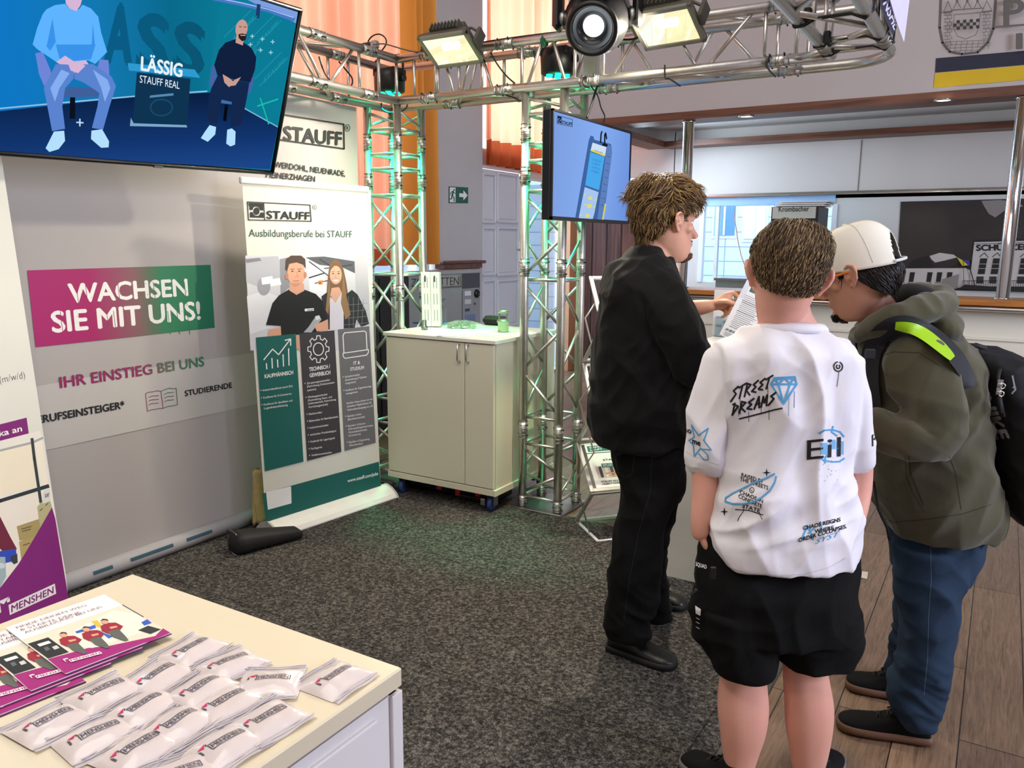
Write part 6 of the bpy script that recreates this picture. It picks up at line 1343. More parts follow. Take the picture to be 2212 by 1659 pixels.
def locks(mb, vs, ff, f, flow, n, ln, mats, seed, w=.0022, off=.003, wave=.0, k=7):
    """combed strands that follow the hair volume and hang free past its edge"""
    rnd = random.Random(seed); bv = BVHTree.FromPolygons([tuple(v) for v in vs], ff); cen = f.G(0, -.01, .12)
    def comb(q, nr):
        l = (q - f.o) / f.s; l = (float(l @ f.x), float(l @ f.y), float(l @ f.z)); d = flow(*l); d = f.x * d[0] + f.y * d[1] + f.z * d[2]; return unit(d - nr * (d @ nr))
    for _ in range(n):
        fc = rnd.choice(ff); p = (vs[fc[0]] + vs[fc[1]] + vs[fc[2]]) / 3; l0 = (p - f.o) / f.s; le = ln(float(l0 @ f.x), float(l0 @ f.y), float(l0 @ f.z)) * f.s * rnd.uniform(.75, 1.2)
        h, nr, ix, ds = bv.find_nearest(Vector(p)); nr = np.array(nr); nr = nr if nr @ (p - cen) > 0 else -nr
        d = unit(comb(p, nr) + np.array([rnd.gauss(0, .12) for _k in range(3)])); st = le / (k - 1); pts = [(p.copy(), nr)]; o_ = off * f.s * rnd.uniform(.3, 1.3); ph = 6.3 * noise.noise(Vector(p * 14)) + rnd.uniform(-.5, .5)
        for j in range(1, k):
            sd = np.cross(d, nr); q = p + d * st + sd * wave * f.s * math.cos(ph + j * 1.5); h, n2, ix, ds = bv.find_nearest(Vector(q)); t = j / (k - 1)
            if ds < .010 * f.s:
                n2 = np.array(n2); h = np.array(h); nr = n2 if n2 @ (h - cen) > 0 else -n2; q = h + nr * o_ * (4 * t * (1 - t) * .8 + .25 + .35 * math.sin(ph + j * 1.3) * (wave > 0)); d = unit(.55 * comb(q, nr) + .45 * unit(q - p))
            else: d = unit(unit(q - p) + V(0, 0, -.22))
            pts.append((q, nr)); p = q
        m = rnd.choice(mats); vq = []
        for j, (c, nn_) in enumerate(pts):
            t = j / (k - 1); r = w * f.s * (1 - .85 * t ** 1.6) * (.6 + .4 * min(1, 3 * t)); dd = unit(pts[min(j + 1, k - 1)][0] - pts[max(j - 1, 0)][0]); sd = unit(np.cross(dd, nn_)); vq += [c - sd * r, c + nn_ * r * .6, c + sd * r]
        mb.add(vq, [(3 * j + a, 3 * j + (a + 1) % 3, 3 * j + 3 + (a + 1) % 3, 3 * j + 3 + a) for j in range(k - 1) for a in range(3)], m, True)
def recolour(mb, test):
    pass
def shoe(parent, heel, toe, w, upper, solem, name='shoe', lace=None, high=.105):
    h, t = np.array(heel, float), np.array(toe, float); h[2] = t[2] = .006; L = float(np.linalg.norm(t - h)); ax = unit(t - h); sd = np.cross([0, 0, 1], ax)
    sec = [(0, .58, .05), (.03, .72, .082), (.12, .8, high), (.28, .82, high), (.40, .86, high * .84), (.52, .95, high * .66), (.66, 1.0, high * .55), (.80, 1.0, high * .49), (.90, .88, high * .43), (.96, .66, high * .36), (1.0, .3, high * .26)]
    m = MB(); rings = []
    for (u, hw, ht) in catrow(sec, 3):
        c = h + ax * L * u; rings.append([c + sd * w * hw * math.copysign(abs(math.cos(a)) ** .75, math.cos(a)) + V(0, 0, .02 + (ht - .02) * max(0, math.sin(a)) ** .75 if math.sin(a) > 0 else .02) for a in [2 * pi * j / 22 for j in range(22)]])
    m.loft(rings, upper); s_ = m.build(name, parent)
    m = MB(); rings = []
    for (u, hw, ht) in catrow(sec, 3):
        c = h + ax * (L * 1.03 * u - .005); r0 = [c + sd * w * 1.07 * hw * y + V(0, 0, z) for (y, z) in ((-1, .003), (-1.02, .014), (-.98, .027), (.98, .027), (1.02, .014), (1, .003), (.5, 0), (-.5, 0))]; rings.append(r0)
    m.loft(rings, solem); m.build('sole', s_)
    m = MB()
    for k in range(5):
        u = .37 + .055 * k; c = h + ax * L * u; zt_ = float(np.interp(u, [x[0] for x in sec], [x[2] for x in sec])) + .002; sg = 1 if k % 2 else -1
        m.tube([c - sd * w * .42 + V(0, 0, zt_ - .006), c + ax * .006 * sg + V(0, 0, zt_ + .003), c + sd * w * .42 + V(0, 0, zt_ - .006)], .0032, lace or BLACKR, 6)
    for sg in (-1, 1): m.tube([h + ax * L * .39 + V(0, 0, high * .85), h + ax * L * .40 + sd * sg * .018 + V(0, 0, high * .9), h + ax * L * .46 + sd * sg * .022 + V(0, 0, high * .78)], .0028, lace or BLACKR, 6)
    m.build('laces', s_); return s_
def hand(mb, wrist, fdir, back, m, s=1.0, curl=.6, thumb=1):
    """palm, four fingers of different length bending at the knuckles, and a thumb leaving the side of the palm"""
    w = np.array(wrist, float); a = unit(fdir); b = unit(np.array(back) - a * (np.array(back) @ a)); c = np.cross(a, b) * thumb
    blob(mb, w + a * .045 * s, (a, c, b), (.052 * s, .041 * s, .016 * s), m, 18, 8)
    for i, (off, ln) in enumerate(((.030, .070), (.010, .080), (-.011, .074), (-.030, .058))):
        p = w + a * .085 * s + c * off * s; pts = [p - a * .02 * s, p]; an = 0
        for k, sg in enumerate((.42, .33, .25)):
            an += curl * (1.0, .95, .7)[k] * (1 + .07 * i); p = p + (a * math.cos(an) - b * math.sin(an)) * ln * s * sg; pts.append(p)
        mb.tube(pts, [.0095 * s, .0092 * s, .0086 * s, .0078 * s, .0066 * s], m, 10)
    p = w + a * .022 * s + c * .030 * s; q = p + (a * .6 + c * .7 - b * .25) * .036 * s; r = q + (a * .85 + c * .15 - b * .45) * .032 * s; mb.tube([p, q, r], [.0125 * s, .0105 * s, .008 * s], m, 10)
def place(mb, co, fs, m, smooth=True): mb.add(co, fs, m, smooth)
def decal_tools(co, fs):
    bv = BVHTree.FromPolygons([tuple(p) for p in co], fs); lift = [.0014]
    def hit(x, y):
        d = ray(x, y); h, n, i, t = bv.ray_cast(Vector(CAM), Vector(d))
        if h is None: return None
        n = np.array(n); n = n if n @ d < 0 else -n; return np.array(h) + n * lift[0] * .45 - d * .0004
    return hit, lift
def dtri(mb, hit, a, b, c, m, sz=5.0):
    e = [np.linalg.norm(b - a), np.linalg.norm(c - b), np.linalg.norm(a - c)]; i = int(np.argmax(e))
    if e[i] > sz:
        if i == 0: k = (a + b) / 2; dtri(mb, hit, a, k, c, m, sz); dtri(mb, hit, k, b, c, m, sz)
        elif i == 1: k = (b + c) / 2; dtri(mb, hit, a, b, k, m, sz); dtri(mb, hit, a, k, c, m, sz)
        else: k = (a + c) / 2; dtri(mb, hit, a, b, k, m, sz); dtri(mb, hit, k, b, c, m, sz)
        return
    q = [hit(*p) for p in (a, b, c)]
    if all(p is not None for p in q): mb.poly(q, m)
def dpoly(mb, hit, pts, m):
    P_ = [np.array(p, float) for p in pts]; cen = sum(P_) / len(P_)
    if len(P_) > 4:
        for i in range(len(P_)): dtri(mb, hit, cen, P_[i], P_[(i + 1) % len(P_)], m)
    elif max(np.linalg.norm(P_[0] - P_[2]), 0) > 6:
        for i in range(1, len(P_) - 1): dtri(mb, hit, P_[0], P_[i], P_[i + 1], m)
    else:
        q = [hit(*p) for p in P_]
        if all(p is not None for p in q): mb.poly(q, m)
def dline(mb, hit, pts, w, m, closed=False, taper=None):
    P_ = [np.array(p, float) for p in pts]
    if closed: P_.append(P_[0])
    for i in range(len(P_) - 1):
        a, b = P_[i], P_[i + 1]; n = max(1, int(np.linalg.norm(b - a) / 5)); t = unit(b - a); nn = np.array([-t[1], t[0]]) * w / 2; e = t * w * .25
        for j in range(n):
            p, q = a + (b - a) * j / n, a + (b - a) * (j + 1) / n; p = p - e if j == 0 else p; q = q + e if j == n - 1 else q; dpoly(mb, hit, [p - nn, q - nn, q + nn, p + nn], m)
def dtext(mb, hit, txt, bl, br, h, m, bold=.02, shear=0, up=(0, -1)):
    vs, fs = glyphs(txt, bold, shear); x0, x1 = vs[:, 0].min(), vs[:, 0].max(); bl, br, up = np.array(bl, float), np.array(br, float), np.array(up, float)
    p2 = [bl + (br - bl) * (v[0] - x0) / (x1 - x0) + up * h * v[1] / CAPH for v in vs]; l0 = lift_of(hit)
    for f_ in fs:
        z = vs[f_[0]][2]; h2 = hit if z == 0 else (lambda x, y, z=z: (lambda p: None if p is None else p + unit(CAM - p) * z * 3e-5)(hit(x, y)))
        for i in range(1, len(f_) - 1): dtri(mb, h2, p2[f_[0]], p2[f_[i]], p2[f_[i + 1]], m, 7.0)
def lift_of(h): return 0

SKIN1 = skinmat('skin_fair', '#dba48a'); SKIN2 = skinmat('skin_pink', '#e2a693'); SKIN3 = skinmat('skin_tan', '#c9957a')
EYEW = mat('eye_white', '#e8e2dc', .2); IRIS = mat('iris', '#4a3524', .2)
def eyes(f, root):
    for sx in (-1, 1):
        m = MB(); c = f.G(sx * .031, .0685, .1212); blob(m, c, (f.x, f.y, f.z), (.0125 * f.s, .0105 * f.s, .0105 * f.s), EYEW, 16, 10); m.lathe(c + f.y * .0095 * f.s, f.y, [(.0052 * f.s, 0), (.004 * f.s, .001), (.001, .0016)], IRIS, 14); m.build('eye', root)
def skin_with_scalp(name, root, co, fs, f, skin, hairm, sel, extra=None):
    """body mesh; faces under the hair take the hair colour"""
    L = f.local(co); use = np.array([bool(sel(*p)) for p in L]); m = MB(); o = len(m.v); m.v += [tuple(p) for p in co]; a, b = m.mi(skin), m.mi(hairm)
    for fc in fs: m.f.append(fc); m.m.append(b if all(use[j] for j in fc) else a); m.sm.append(True)
    return m.build(name, root)

# ------------------------------------------------------------------ man in black
d1_ = 2.95
pA = thing('person', 'man with wavy light brown hair in black shirt and trousers holding a printed sheet', 'person', PT(1390, 1400, d1_) * V(1, 1, 0))
BLK = mat('black_jersey', '#070707', .85, var=.25, scale=9, sheen=.05, bump=.08, bscale=160, spec=.25); BLKD = mat('black_denim', '#0c0c0d', .9, var=.3, scale=12, bump=.12, bscale=200, spec=.2)
fA = Frame(RT * .94 + HD * .32 - V(0, 0, .06), V(0, 0, 1) + RT * .05, 1.10)
fA.pin(1465, 480, 2.86, .083, -.004, .116)
b = MB()
head(b, fA, SKIN1)
slab(b, [(500, 1384, 1440, 2.95, .062), (530, 1381, 1441, 2.95, .062), (560, 1377, 1450, 2.95, .066), (590, 1368, 1456, 2.95, .075), (620, 1350, 1455, 2.95, .10), (700, 1325, 1455, 2.95, .14), (800, 1320, 1465, 2.95, .14), (900, 1315, 1460, 2.95, .13), (1000, 1345, 1460, 2.97, .12)], SKIN1, k=2)
limb(b, [(1400, 620, 3.10, .05), (1425, 660, 3.14, .045), (1452, 688, 3.15, .040), (1480, 671, 3.12, .036), (1508, 665, 3.09, .031), (1534, 661, 3.07, .0245)], SKIN1)   # far arm
blob(b, PT(1556, 654, 3.055), (unit(PT(1575, 648, 3.04) - PT(1535, 661, 3.07)), HD, V(0, 0, 1)), (.048, .02, .026), SKIN1)
limb(b, [(1556, 645, 3.06, .0115), (1570, 637, 3.05, .0105), (1584, 634, 3.045, .0095), (1594, 641, 3.04, .0085), (1598, 648, 3.04, .0075)], SKIN1, 12)
limb(b, [(1550, 655, 3.05, .0135), (1572, 653, 3.02, .0115), (1588, 658, 3.01, .0100), (1598, 661, 3.005, .0085)], SKIN1, 12)
limb(b, [(1560, 652, 3.07, .0110), (1578, 648, 3.07, .0098), (1584, 659, 3.06, .0090), (1576, 669, 3.05, .0082)], SKIN1, 12)
limb(b, [(1556, 658, 3.07, .0108), (1574, 660, 3.07, .0095), (1578, 671, 3.06, .0088), (1569, 677, 3.05, .0080)], SKIN1, 12)
limb(b, [(1550, 664, 3.07, .0100), (1564, 669, 3.07, .0085), (1568, 680, 3.06, .0078), (1560, 685, 3.05, .0070)], SKIN1, 12)
limb(b, [(1415, 640, 2.82, .05), (1450, 700, 2.77, .045), (1490, 790, 2.76, .042), (1508, 812, 2.80, .040), (1545, 792, 2.93, .032), (1570, 778, 3.0, .026)], SKIN1)       # near arm
hand(b, PT(1572, 777, 3.01), unit(PT(1610, 765, 3.1) - PT(1572, 777, 3.01)), V(0, 0, 1), SKIN1, 1.0, .7, -1)
slab(b, [(940, 1345, 1440, 2.90, .06), (1150, 1345, 1420, 2.90, .055), (1390, 1345, 1385, 2.92, .04)], SKIN1, k=2); slab(b, [(940, 1360, 1450, 3.05, .06), (1150, 1375, 1430, 3.15, .055), (1320, 1408, 1436, 3.25, .03)], SKIN1, k=2)
co, fs = fuse(b, .0042, 2)
def hairA(x, y, z):
    if abs(x) > .0785 and -.03 < y < .02 and z < .152: return False
    if y > .055: return z > .158
    if y > .02: return z > .128 + (.03 * (y - .02) / .035)
    if y > -.015: return z > .118
    return z > max(.035, .108 + (y + .015) * 1.15)
HA = mat('hair_brown', '#6b4d2c', .55, var=.3, scale=40, spec=.4); HA2 = mat('hair_light', '#9a7a48', .5, var=.25, scale=40, spec=.5); HA3 = mat('hair_dark', '#3a2817', .6, var=.2, scale=40)
skin_with_scalp('body', pA, co, fs, fA, SKIN1, HA3, hairA)
vs, ff = shell(co, fs, fA, hairA, lambda x, y, z: .003 + .028 * sstep(.155, .205, z) + .012 * sstep(.05, .085, y) * sstep(.15, .17, z) + .007 * sstep(-.03, -.07, y) * sstep(.05, .1, z), HA, 3)
hm = MB(); hm.add(vs, ff, HA, True)
def flowA(x, y, z):
    t = sstep(.135, .19, z); c = sstep(-.06, -.01, y)
    return (x * 6 * t + .25 * math.sin(y * 60) * t, (-.30) * (1 - t) + t * (1.0 * c - .8 * (1 - c)), -1.0 * (1 - t) - .15 * t)
locks(hm, vs, ff, fA, flowA, 4600, lambda x, y, z: .009 + .013 * sstep(-.02, -.06, y) + .036 * sstep(.14, .185, z) * (1 - .45 * sstep(.05, .08, y)), [HA, HA, HA2, HA2, HA3], 5, .0021, .008, .0022)
top_i = [i for i in range(len(vs))]; hm.build('hair', pA)
bd_ = MB(); v2, f2 = shell(co, fs, fA, lambda x, y, z: (y > .062 and z < .027 and z > -.012 and abs(x) < .034) or (y > .082 and .059 < z < .067 and abs(x) < .026), lambda x, y, z: .0014, HA, 8)
BEARD = mat('beard_ginger', '#6a3f26', .7, var=.3, scale=60); bd_.add(v2, f2, BEARD, True); locks(bd_, v2, f2, fA, lambda x, y, z: (0, .4, -1), 260, lambda x, y, z: .006, [BEARD], 9, .0008, .002); bd_.build('beard', pA)
for sx in (-1, 1):
    eb = MB(); eb.tube([fA.G(sx * .014, .099, .1415), fA.G(sx * .03, .0965, .147), fA.G(sx * .048, .082, .1425)], [.002, .0032, .0015], HA3, 8); eb.build('eyebrow', pA)
pass; eyes(fA, pA)
# shirt
b = MB()
slab(b, [(556, 1352, 1448, 2.95, .105), (575, 1326, 1452, 2.95, .15), (600, 1308, 1462, 2.95, .185), (650, 1298, 1478, 2.95, .205), (700, 1293, 1490, 2.95, .205), (760, 1288, 1496, 2.95, .20), (830, 1282, 1496, 2.95, .195), (900, 1278, 1490, 2.95, .19), (935, 1283, 1486, 2.95, .185), (952, 1290, 1482, 2.95, .18)], BLK, 40)
slab(b, [(535, 1372, 1428, 2.955, .07), (560, 1345, 1450, 2.95, .10), (590, 1330, 1462, 2.95, .11)], BLK)
limb(b, [(1408, 618, 2.84, .085), (1438, 665, 2.79, .086), (1466, 720, 2.76, .080), (1486, 765, 2.755, .071), (1500, 800, 2.765, .064)], BLK, 24)
limb(b, [(1390, 610, 3.08, .075), (1425, 655, 3.13, .072), (1448, 680, 3.15, .062)], BLK, 20)
co2, fs2 = fuse(b, .006, 3); co2 = folds(co2, fs2, [(.016, (9, 8, 1.6), .0, None), (.014, (5, 5, 7), 1.1, None), (.006, (14, 12, 12), -.8, None), (.014, (3, 3, 13), .25, lambda p: sstep(1.2, 1.0, p[2]))], 11.0)
m = MB(); place(m, co2, fs2, BLK); sh_ = m.build('shirt', pA)
m = MB(); pts = [(1379, 538, 2.96), (1392, 566, 2.87), (1420, 585, 2.86), (1444, 598, 2.90), (1455, 592, 2.96), (1440, 566, 3.03), (1405, 545, 3.03)]
P_ = [PT(*p) for p in pts]; rr_ = []
cen = sum(P_) / len(P_)
for i in range(42):
    t = i / 42 * len(P_); k_ = int(t); f_ = t - k_; a0, a1, a2, a3 = P_[k_ - 1], P_[k_ % 7], P_[(k_ + 1) % 7], P_[(k_ + 2) % 7]; rr_.append(.5 * (2 * a1 + (a2 - a0) * f_ + (2 * a0 - 5 * a1 + 4 * a2 - a3) * f_ * f_ + (3 * a1 - a0 - 3 * a2 + a3) * f_ ** 3))
n_ = len(rr_); vv = []
for p in rr_:
    o_ = unit((p - cen) * V(1, 1, 0)); vv += [p + o_ * .006 + V(0, 0, .028), p + o_ * .020 + V(0, 0, .010), p + o_ * .026 - V(0, 0, .022), p - o_ * .004 - V(0, 0, .018), p - o_ * .002 + V(0, 0, .022)]
m.add(vv, [(i * 5 + j, ((i + 1) % n_) * 5 + j, ((i + 1) % n_) * 5 + (j + 1) % 5, i * 5 + (j + 1) % 5) for i in range(n_) for j in range(5)], BLK, True); m.build('collar', sh_)
# trousers
b = MB()
slab(b, [(930, 1315, 1478, 2.95, .15), (980, 1322, 1478, 2.95, .16), (1030, 1336, 1476, 2.95, .16), (1075, 1342, 1464, 2.95, .15)], BLKD)
slab(b, [(1000, 1334, 1474, 2.90, .10), (1060, 1341, 1464, 2.89, .105), (1110, 1335, 1446, 2.88, .10), (1170, 1327, 1435, 2.88, .095), (1230, 1318, 1428, 2.88, .092), (1290, 1311, 1420, 2.89, .092), (1335, 1307, 1408, 2.90, .09), (1368, 1311, 1404, 2.90, .088)], BLKD)
slab(b, [(1000, 1345, 1476, 3.02, .10), (1080, 1360, 1464, 3.07, .10), (1150, 1366, 1444, 3.13, .095), (1210, 1372, 1436, 3.18, .09), (1270, 1378, 1440, 3.22, .088), (1318, 1384, 1447, 3.25, .085), (1332, 1386, 1447, 3.255, .085)], BLKD)
co3, fs3 = fuse(b, .006, 3); co3 = folds(co3, fs3, [(.012, (6, 6, 6), .6, None), (.007, (10, 10, 10), -.9, None), (.012, (4, 4, 17), .5, lambda p: sstep(.42, .2, p[2]))], 4.0)
m = MB(); place(m, co3, fs3, BLKD); tr_o = m.build('trousers', pA)
hit, lift = decal_tools(co3, fs3); m = MB(); SEAM = mat('seam_dark', '#1d1d1e', .9)
dline(m, hit, [(1330, 985), (1334, 1020), (1352, 1032), (1366, 1022), (1372, 975)], 1.3, SEAM); m.build('pocket_seam', tr_o); m = MB(); dline(m, hit, [(1408, 985), (1405, 1060), (1380, 1150), (1360, 1250), (1348, 1340)], 1.2, SEAM); m.build('side_seam', tr_o)
LTH = mat('black_leather', '#141413', .38, var=.2, bump=.1, bscale=70, spec=.5); SOLEB = mat('black_sole', '#0e0e0e', .7)
shoe(pA, atz(1318, 1402), atz(1458, 1448), .050, LTH, SOLEB); shoe(pA, atz(1392, 1300), atz(1482, 1318), .050, LTH, SOLEB)
# printed sheet in his hand
q = [PT(1622, 588, 3.02), PT(1554, 722, 2.98), PT(1640, 768, 2.96), PT(1705, 635, 3.0)]
q[2] = q[1] + (q[3] - q[0]); nq = unit(np.cross(q[1] - q[0], q[3] - q[0])); nq = nq if nq @ (CAM - q[0]) > 0 else -nq
m = MB(); m.prism(q, -nq * .0012, PAPER); s = Sheet(q[0], nq, m)
ur = np.array([.70, .30]); dn = np.array([-.45, .89])
def SP(u, v): return np.array([1622, 588]) + dn * v + ur * u
def sl(u0, v0, u1, w, c): s.line([SP(u0, v0), SP(u1, v0)], w, ink(c))
s.poly([SP(20, 2), SP(95, -6), SP(95, 40), SP(20, 40)], ink('#2c6a5c')); s.poly([SP(0, 0), SP(18, 0), SP(14, 60), SP(0, 60)], ink('#d9dade'))
for k in range(19): sl(14 + (k % 3), 50 + k * 4.2, 58 - (k * 7) % 17 + 20, 1.7 if k in (3, 4, 9) else 1.0, '#6a6c74')
for k in range(6): s.poly([SP(10 + 11 * k, 132), SP(19 + 11 * k, 132), SP(16 + 11 * k, 137), SP(7 + 11 * k, 137)], ink('#4d8a78' if k % 2 else '#7f8c90'))
for k in range(3): sl(10, 141 + k * 3, 75, 1, '#8a8c94')
tag(m.build('printed_sheet'), 'printed sheet of paper held by the man in black', 'paper')

# ------------------------------------------------------------------ boy in the white shirt, seen from behind
pB = thing('person', 'boy seen from behind in a printed white T-shirt and black shorts, hands in pockets', 'person', PT(1680, 1720, 2.12) * V(1, 1, 0))
fB = Frame(HD * 1.0 + RT * .10 - V(0, 0, .34), V(0, 0, 1) + RT * .17 + HD * .3, 1.09)
fB.pin(1701, 600, 2.09, 0, -.01, .115)
b = MB(); head(b, fB, SKIN2)
slab(b, [(640, 1652, 1742, 2.11, .055), (670, 1650, 1748, 2.12, .056), (690, 1644, 1758, 2.12, .06), (712, 1630, 1775, 2.12, .065), (735, 1608, 1798, 2.13, .07), (800, 1590, 1810, 2.14, .085), (1000, 1595, 1800, 2.14, .09), (1200, 1580, 1810, 2.14, .10), (1290, 1575, 1805, 2.14, .10)], SKIN2, k=2)
limb(b, [(1600, 770, 2.13, .045), (1552, 850, 2.13, .043), (1530, 950, 2.13, .041), (1525, 1020, 2.13, .0385), (1521, 1070, 2.12, .033), (1513, 1120, 2.11, .027), (1512, 1152, 2.11, .0235)], SKIN2)
hand(b, PT(1513, 1152, 2.11), unit(PT(1560, 1225, 2.16) - PT(1513, 1152, 2.11)), -RT, SKIN2, .88, .15, 1)
limb(b, [(1800, 770, 2.13, .045), (1838, 860, 2.13, .043), (1855, 950, 2.13, .040), (1858, 1010, 2.13, .034), (1860, 1060, 2.12, .028), (1852, 1110, 2.10, .025), (1840, 1145, 2.09, .022)], SKIN2)
hand(b, PT(1838, 1148, 2.09), unit(PT(1826, 1220, 2.10) - PT(1838, 1148, 2.09)), RT, SKIN2, .9, .25, -1)
slab(b, [(1250, 1562, 1668, 2.13, .075), (1380, 1558, 1654, 2.13, .062), (1440, 1557, 1653, 2.13, .055), (1480, 1554, 1656, 2.125, .056), (1530, 1551, 1659, 2.12, .060), (1580, 1556, 1652, 2.12, .055), (1630, 1562, 1636, 2.125, .044), (1680, 1571, 1622, 2.13, .036), (1715, 1574, 1620, 2.14, .038)], SKIN2)
slab(b, [(1250, 1690, 1800, 2.13, .075), (1370, 1692, 1784, 2.13, .062), (1430, 1693, 1783, 2.13, .055), (1470, 1694, 1790, 2.125, .057), (1520, 1697, 1798, 2.12, .060), (1570, 1699, 1796, 2.12, .056), (1630, 1708, 1786, 2.125, .045), (1680, 1717, 1772, 2.13, .036), (1715, 1720, 1768, 2.14, .038)], SKIN2)
co, fs = fuse(b, .0042, 2)
def hairB(x, y, z):
    if abs(x) > .0775 and -.03 < y < .025 and z < .15: return False
    if y > .055: return z > .16
    if y > -.0: return z > .125
    if y > -.02: return z > .112
    return z > max(.036, .10 + (y + .02) * .95)
HB = mat('hair_boy', '#665038', .6, var=.3, scale=40, spec=.35); HB2 = mat('hair_boy_light', '#8a7250', .55, var=.25, scale=40, spec=.4); HB3 = mat('hair_boy_dark', '#3d2e20', .65, var=.2, scale=40)
skin_with_scalp('body', pB, co, fs, fB, SKIN2, HB3, hairB)
vs, ff = shell(co, fs, fB, hairB, lambda x, y, z: .002 + .010 * sstep(.11, .18, z) + .006 * (y < -.05) * sstep(.05, .1, z), HB, 6)
hm = MB(); hm.add(vs, ff, HB, True)
def flowB(x, y, z):
    if z > .17 and y > -.06: return (x * 6 + .2, 1.0, -.2)
    return (x * 3 - .25, -.25, -1.0)
locks(hm, vs, ff, fB, flowB, 4200, lambda x, y, z: .014 + .012 * sstep(.12, .17, z), [HB, HB, HB2, HB2, HB3], 15, .0017, .005, 0); hm.build('hair', pB)
TEE = mat('white_cotton', '#e9e6ec', .8, var=.02, bump=.05, bscale=240, sheen=.1, spec=.25)
b = MB()
slab(b, [(712, 1628, 1778, 2.115, .07), (722, 1602, 1798, 2.115, .088), (738, 1574, 1824, 2.115, .105), (764, 1552, 1848, 2.115, .122), (800, 1546, 1856, 2.12, .132), (860, 1552, 1852, 2.12, .138), (940, 1561, 1842, 2.12, .14), (1000, 1562, 1831, 2.12, .142), (1060, 1548, 1838, 2.12, .148), (1120, 1532, 1850, 2.12, .157), (1165, 1526, 1850, 2.12, .162), (1198, 1538, 1842, 2.12, .158)], TEE, 44)
limb(b, [(1574, 785, 2.12, .055), (1548, 850, 2.12, .054), (1534, 920, 2.12, .053), (1519, 995, 2.12, .051)], TEE, 24); limb(b, [(1826, 785, 2.12, .05), (1836, 850, 2.12, .05), (1846, 920, 2.12, .049), (1859, 990, 2.12, .043)], TEE, 24)
co2, fs2 = fuse(b, .0055, 3)
co2 = folds(co2, fs2, [(.021, (10, 5, 1.3), .05, lambda p: sstep(1.44, 1.3, p[2]) * (.25 + .75 * sstep(.8, .98, p[2]))), (.010, (7, 6, 6), 1.0, None), (.008, (8, 7, 8), -1.2, None), (.014, (3.2, 3, 15), -.45, lambda p: sstep(1.02, .92, p[2]) * sstep(.78, .86, p[2]))], 2.0)
m = MB(); place(m, co2, fs2, TEE); tee = m.build('t_shirt', pB)
m = MB(); cn = PT(1703, 704, 2.115); rg_ = []
for i in range(40):
    an = 2 * pi * i / 40; o_ = RT * math.cos(an) * .088 + HD * math.sin(an) * .064; up_z = .022 * math.sin(an) * -1 + .004; c = cn + o_ + V(0, 0, -.012 + up_z * .6); u_ = unit(o_); rg_ += [c + u_ * .004 + V(0, 0, .012), c + u_ * .013 + V(0, 0, .002), c + u_ * .018 - V(0, 0, .014), c - u_ * .003 - V(0, 0, .012)]
m.add(rg_, [(i * 4 + j, ((i + 1) % 40) * 4 + j, ((i + 1) % 40) * 4 + (j + 1) % 4, i * 4 + (j + 1) % 4) for i in range(40) for j in range(4)], TEE, True); m.build('neck_rib', tee)
# prints on the back
hit, lift = decal_tools(co2, fs2); pm = MB(); BKp = ink('#15131a', .8); BLp = ink('#57a4d8', .8)
def T(x, y): return (1440 + x / 2.962, 700 + y / 2.962)
def TP_(l): return [T(*p) for p in l]
lift[0] = .0012
for seg in ([(690, 345), (820, 338), (832, 385), (748, 510), (668, 385), (690, 345)], [(668, 385), (832, 385)], [(690, 345), (715, 385), (748, 510)], [(820, 338), (790, 383), (748, 510)], [(715, 385), (755, 345), (790, 383)], [(690, 360), (725, 350), (812, 348)]): dline(pm, hit, TP_(seg), 4.2, BLp)
lift[0] = .0018
def strokes(letters, o, ux, uy, w):
    for st in letters: dline(pm, hit, [T(o[0] + ux[0] * x + uy[0] * y, o[1] + ux[1] * x + uy[1] * y) for (x, y) in st], w, BKp)
G_ = {'S': [[(.95, .95), (.25, .72), (.75, .45), (.05, .0)]], 'T': [[(.0, .82), (1.1, 1.0)], [(.55, .9), (.35, 0)]], 'R': [[(.25, 1), (.1, 0)], [(.2, .95), (.85, .8), (.25, .45), (.95, .0)]], 'E': [[(.95, .95), (.2, .72), (.7, .5), (.1, .22), (.85, .05)]], 'D': [[(.3, 1.0), (.15, 0)], [(.0, .95), (.85, .65), (.15, .05)]], 'A': [[(.1, 0), (.6, 1), (.85, 0)], [(.2, .35), (.9, .4)]], 'M': [[(.05, 0), (.2, .9), (.45, .3), (.75, .95), (.85, 0)]], 'W': [[(.1, .95), (.2, 0), (.55, .6), (.7, 0), (1, .95)]]}
for i, ch in enumerate('STREET'): strokes(G_[ch], (408 + 43 * i, 497 - 15.5 * i), (40, -13), (14, -92 + 3 * i), 3.8)
for i, ch in enumerate('DREAMS'): strokes(G_[ch], (414 + 47 * i, 585 - 13 * i), (44, -12), (10, -76), 4.0)
dline(pm, hit, TP_([(465, 606), (540, 588), (640, 562), (690, 548), (740, 538)]), 3.2, BKp)
for (x, y0_, y1_) in ((470, 480, 580), (525, 560, 625), (460, 530, 590), (605, 540, 570), (655, 545, 612), (648, 400, 470)): dline(pm, hit, TP_([(x, y0_), (x + 1, y1_)]), 1.1, BKp)
for (x, y0_, y1_) in ((782, 470, 588), (818, 430, 535)): dline(pm, hit, TP_([(x, y0_), (x - 2, y1_)]), 1.3, ink('#6a8fb0', .8))
cr_ = [(1097 + 28 * math.cos(a), 272 + 30 * math.sin(a)) for a in np.linspace(-1.2, 4.6, 18)]; dline(pm, hit, TP_(cr_), 2.6, BKp); dline(pm, hit, TP_([(1097 + 11 * math.cos(a), 272 + 13 * math.sin(a)) for a in np.linspace(-.9, 4.2, 10)]), 2.6, BKp); dline(pm, hit, TP_([(1103, 300), (1090, 400)]), 1.2, BKp)
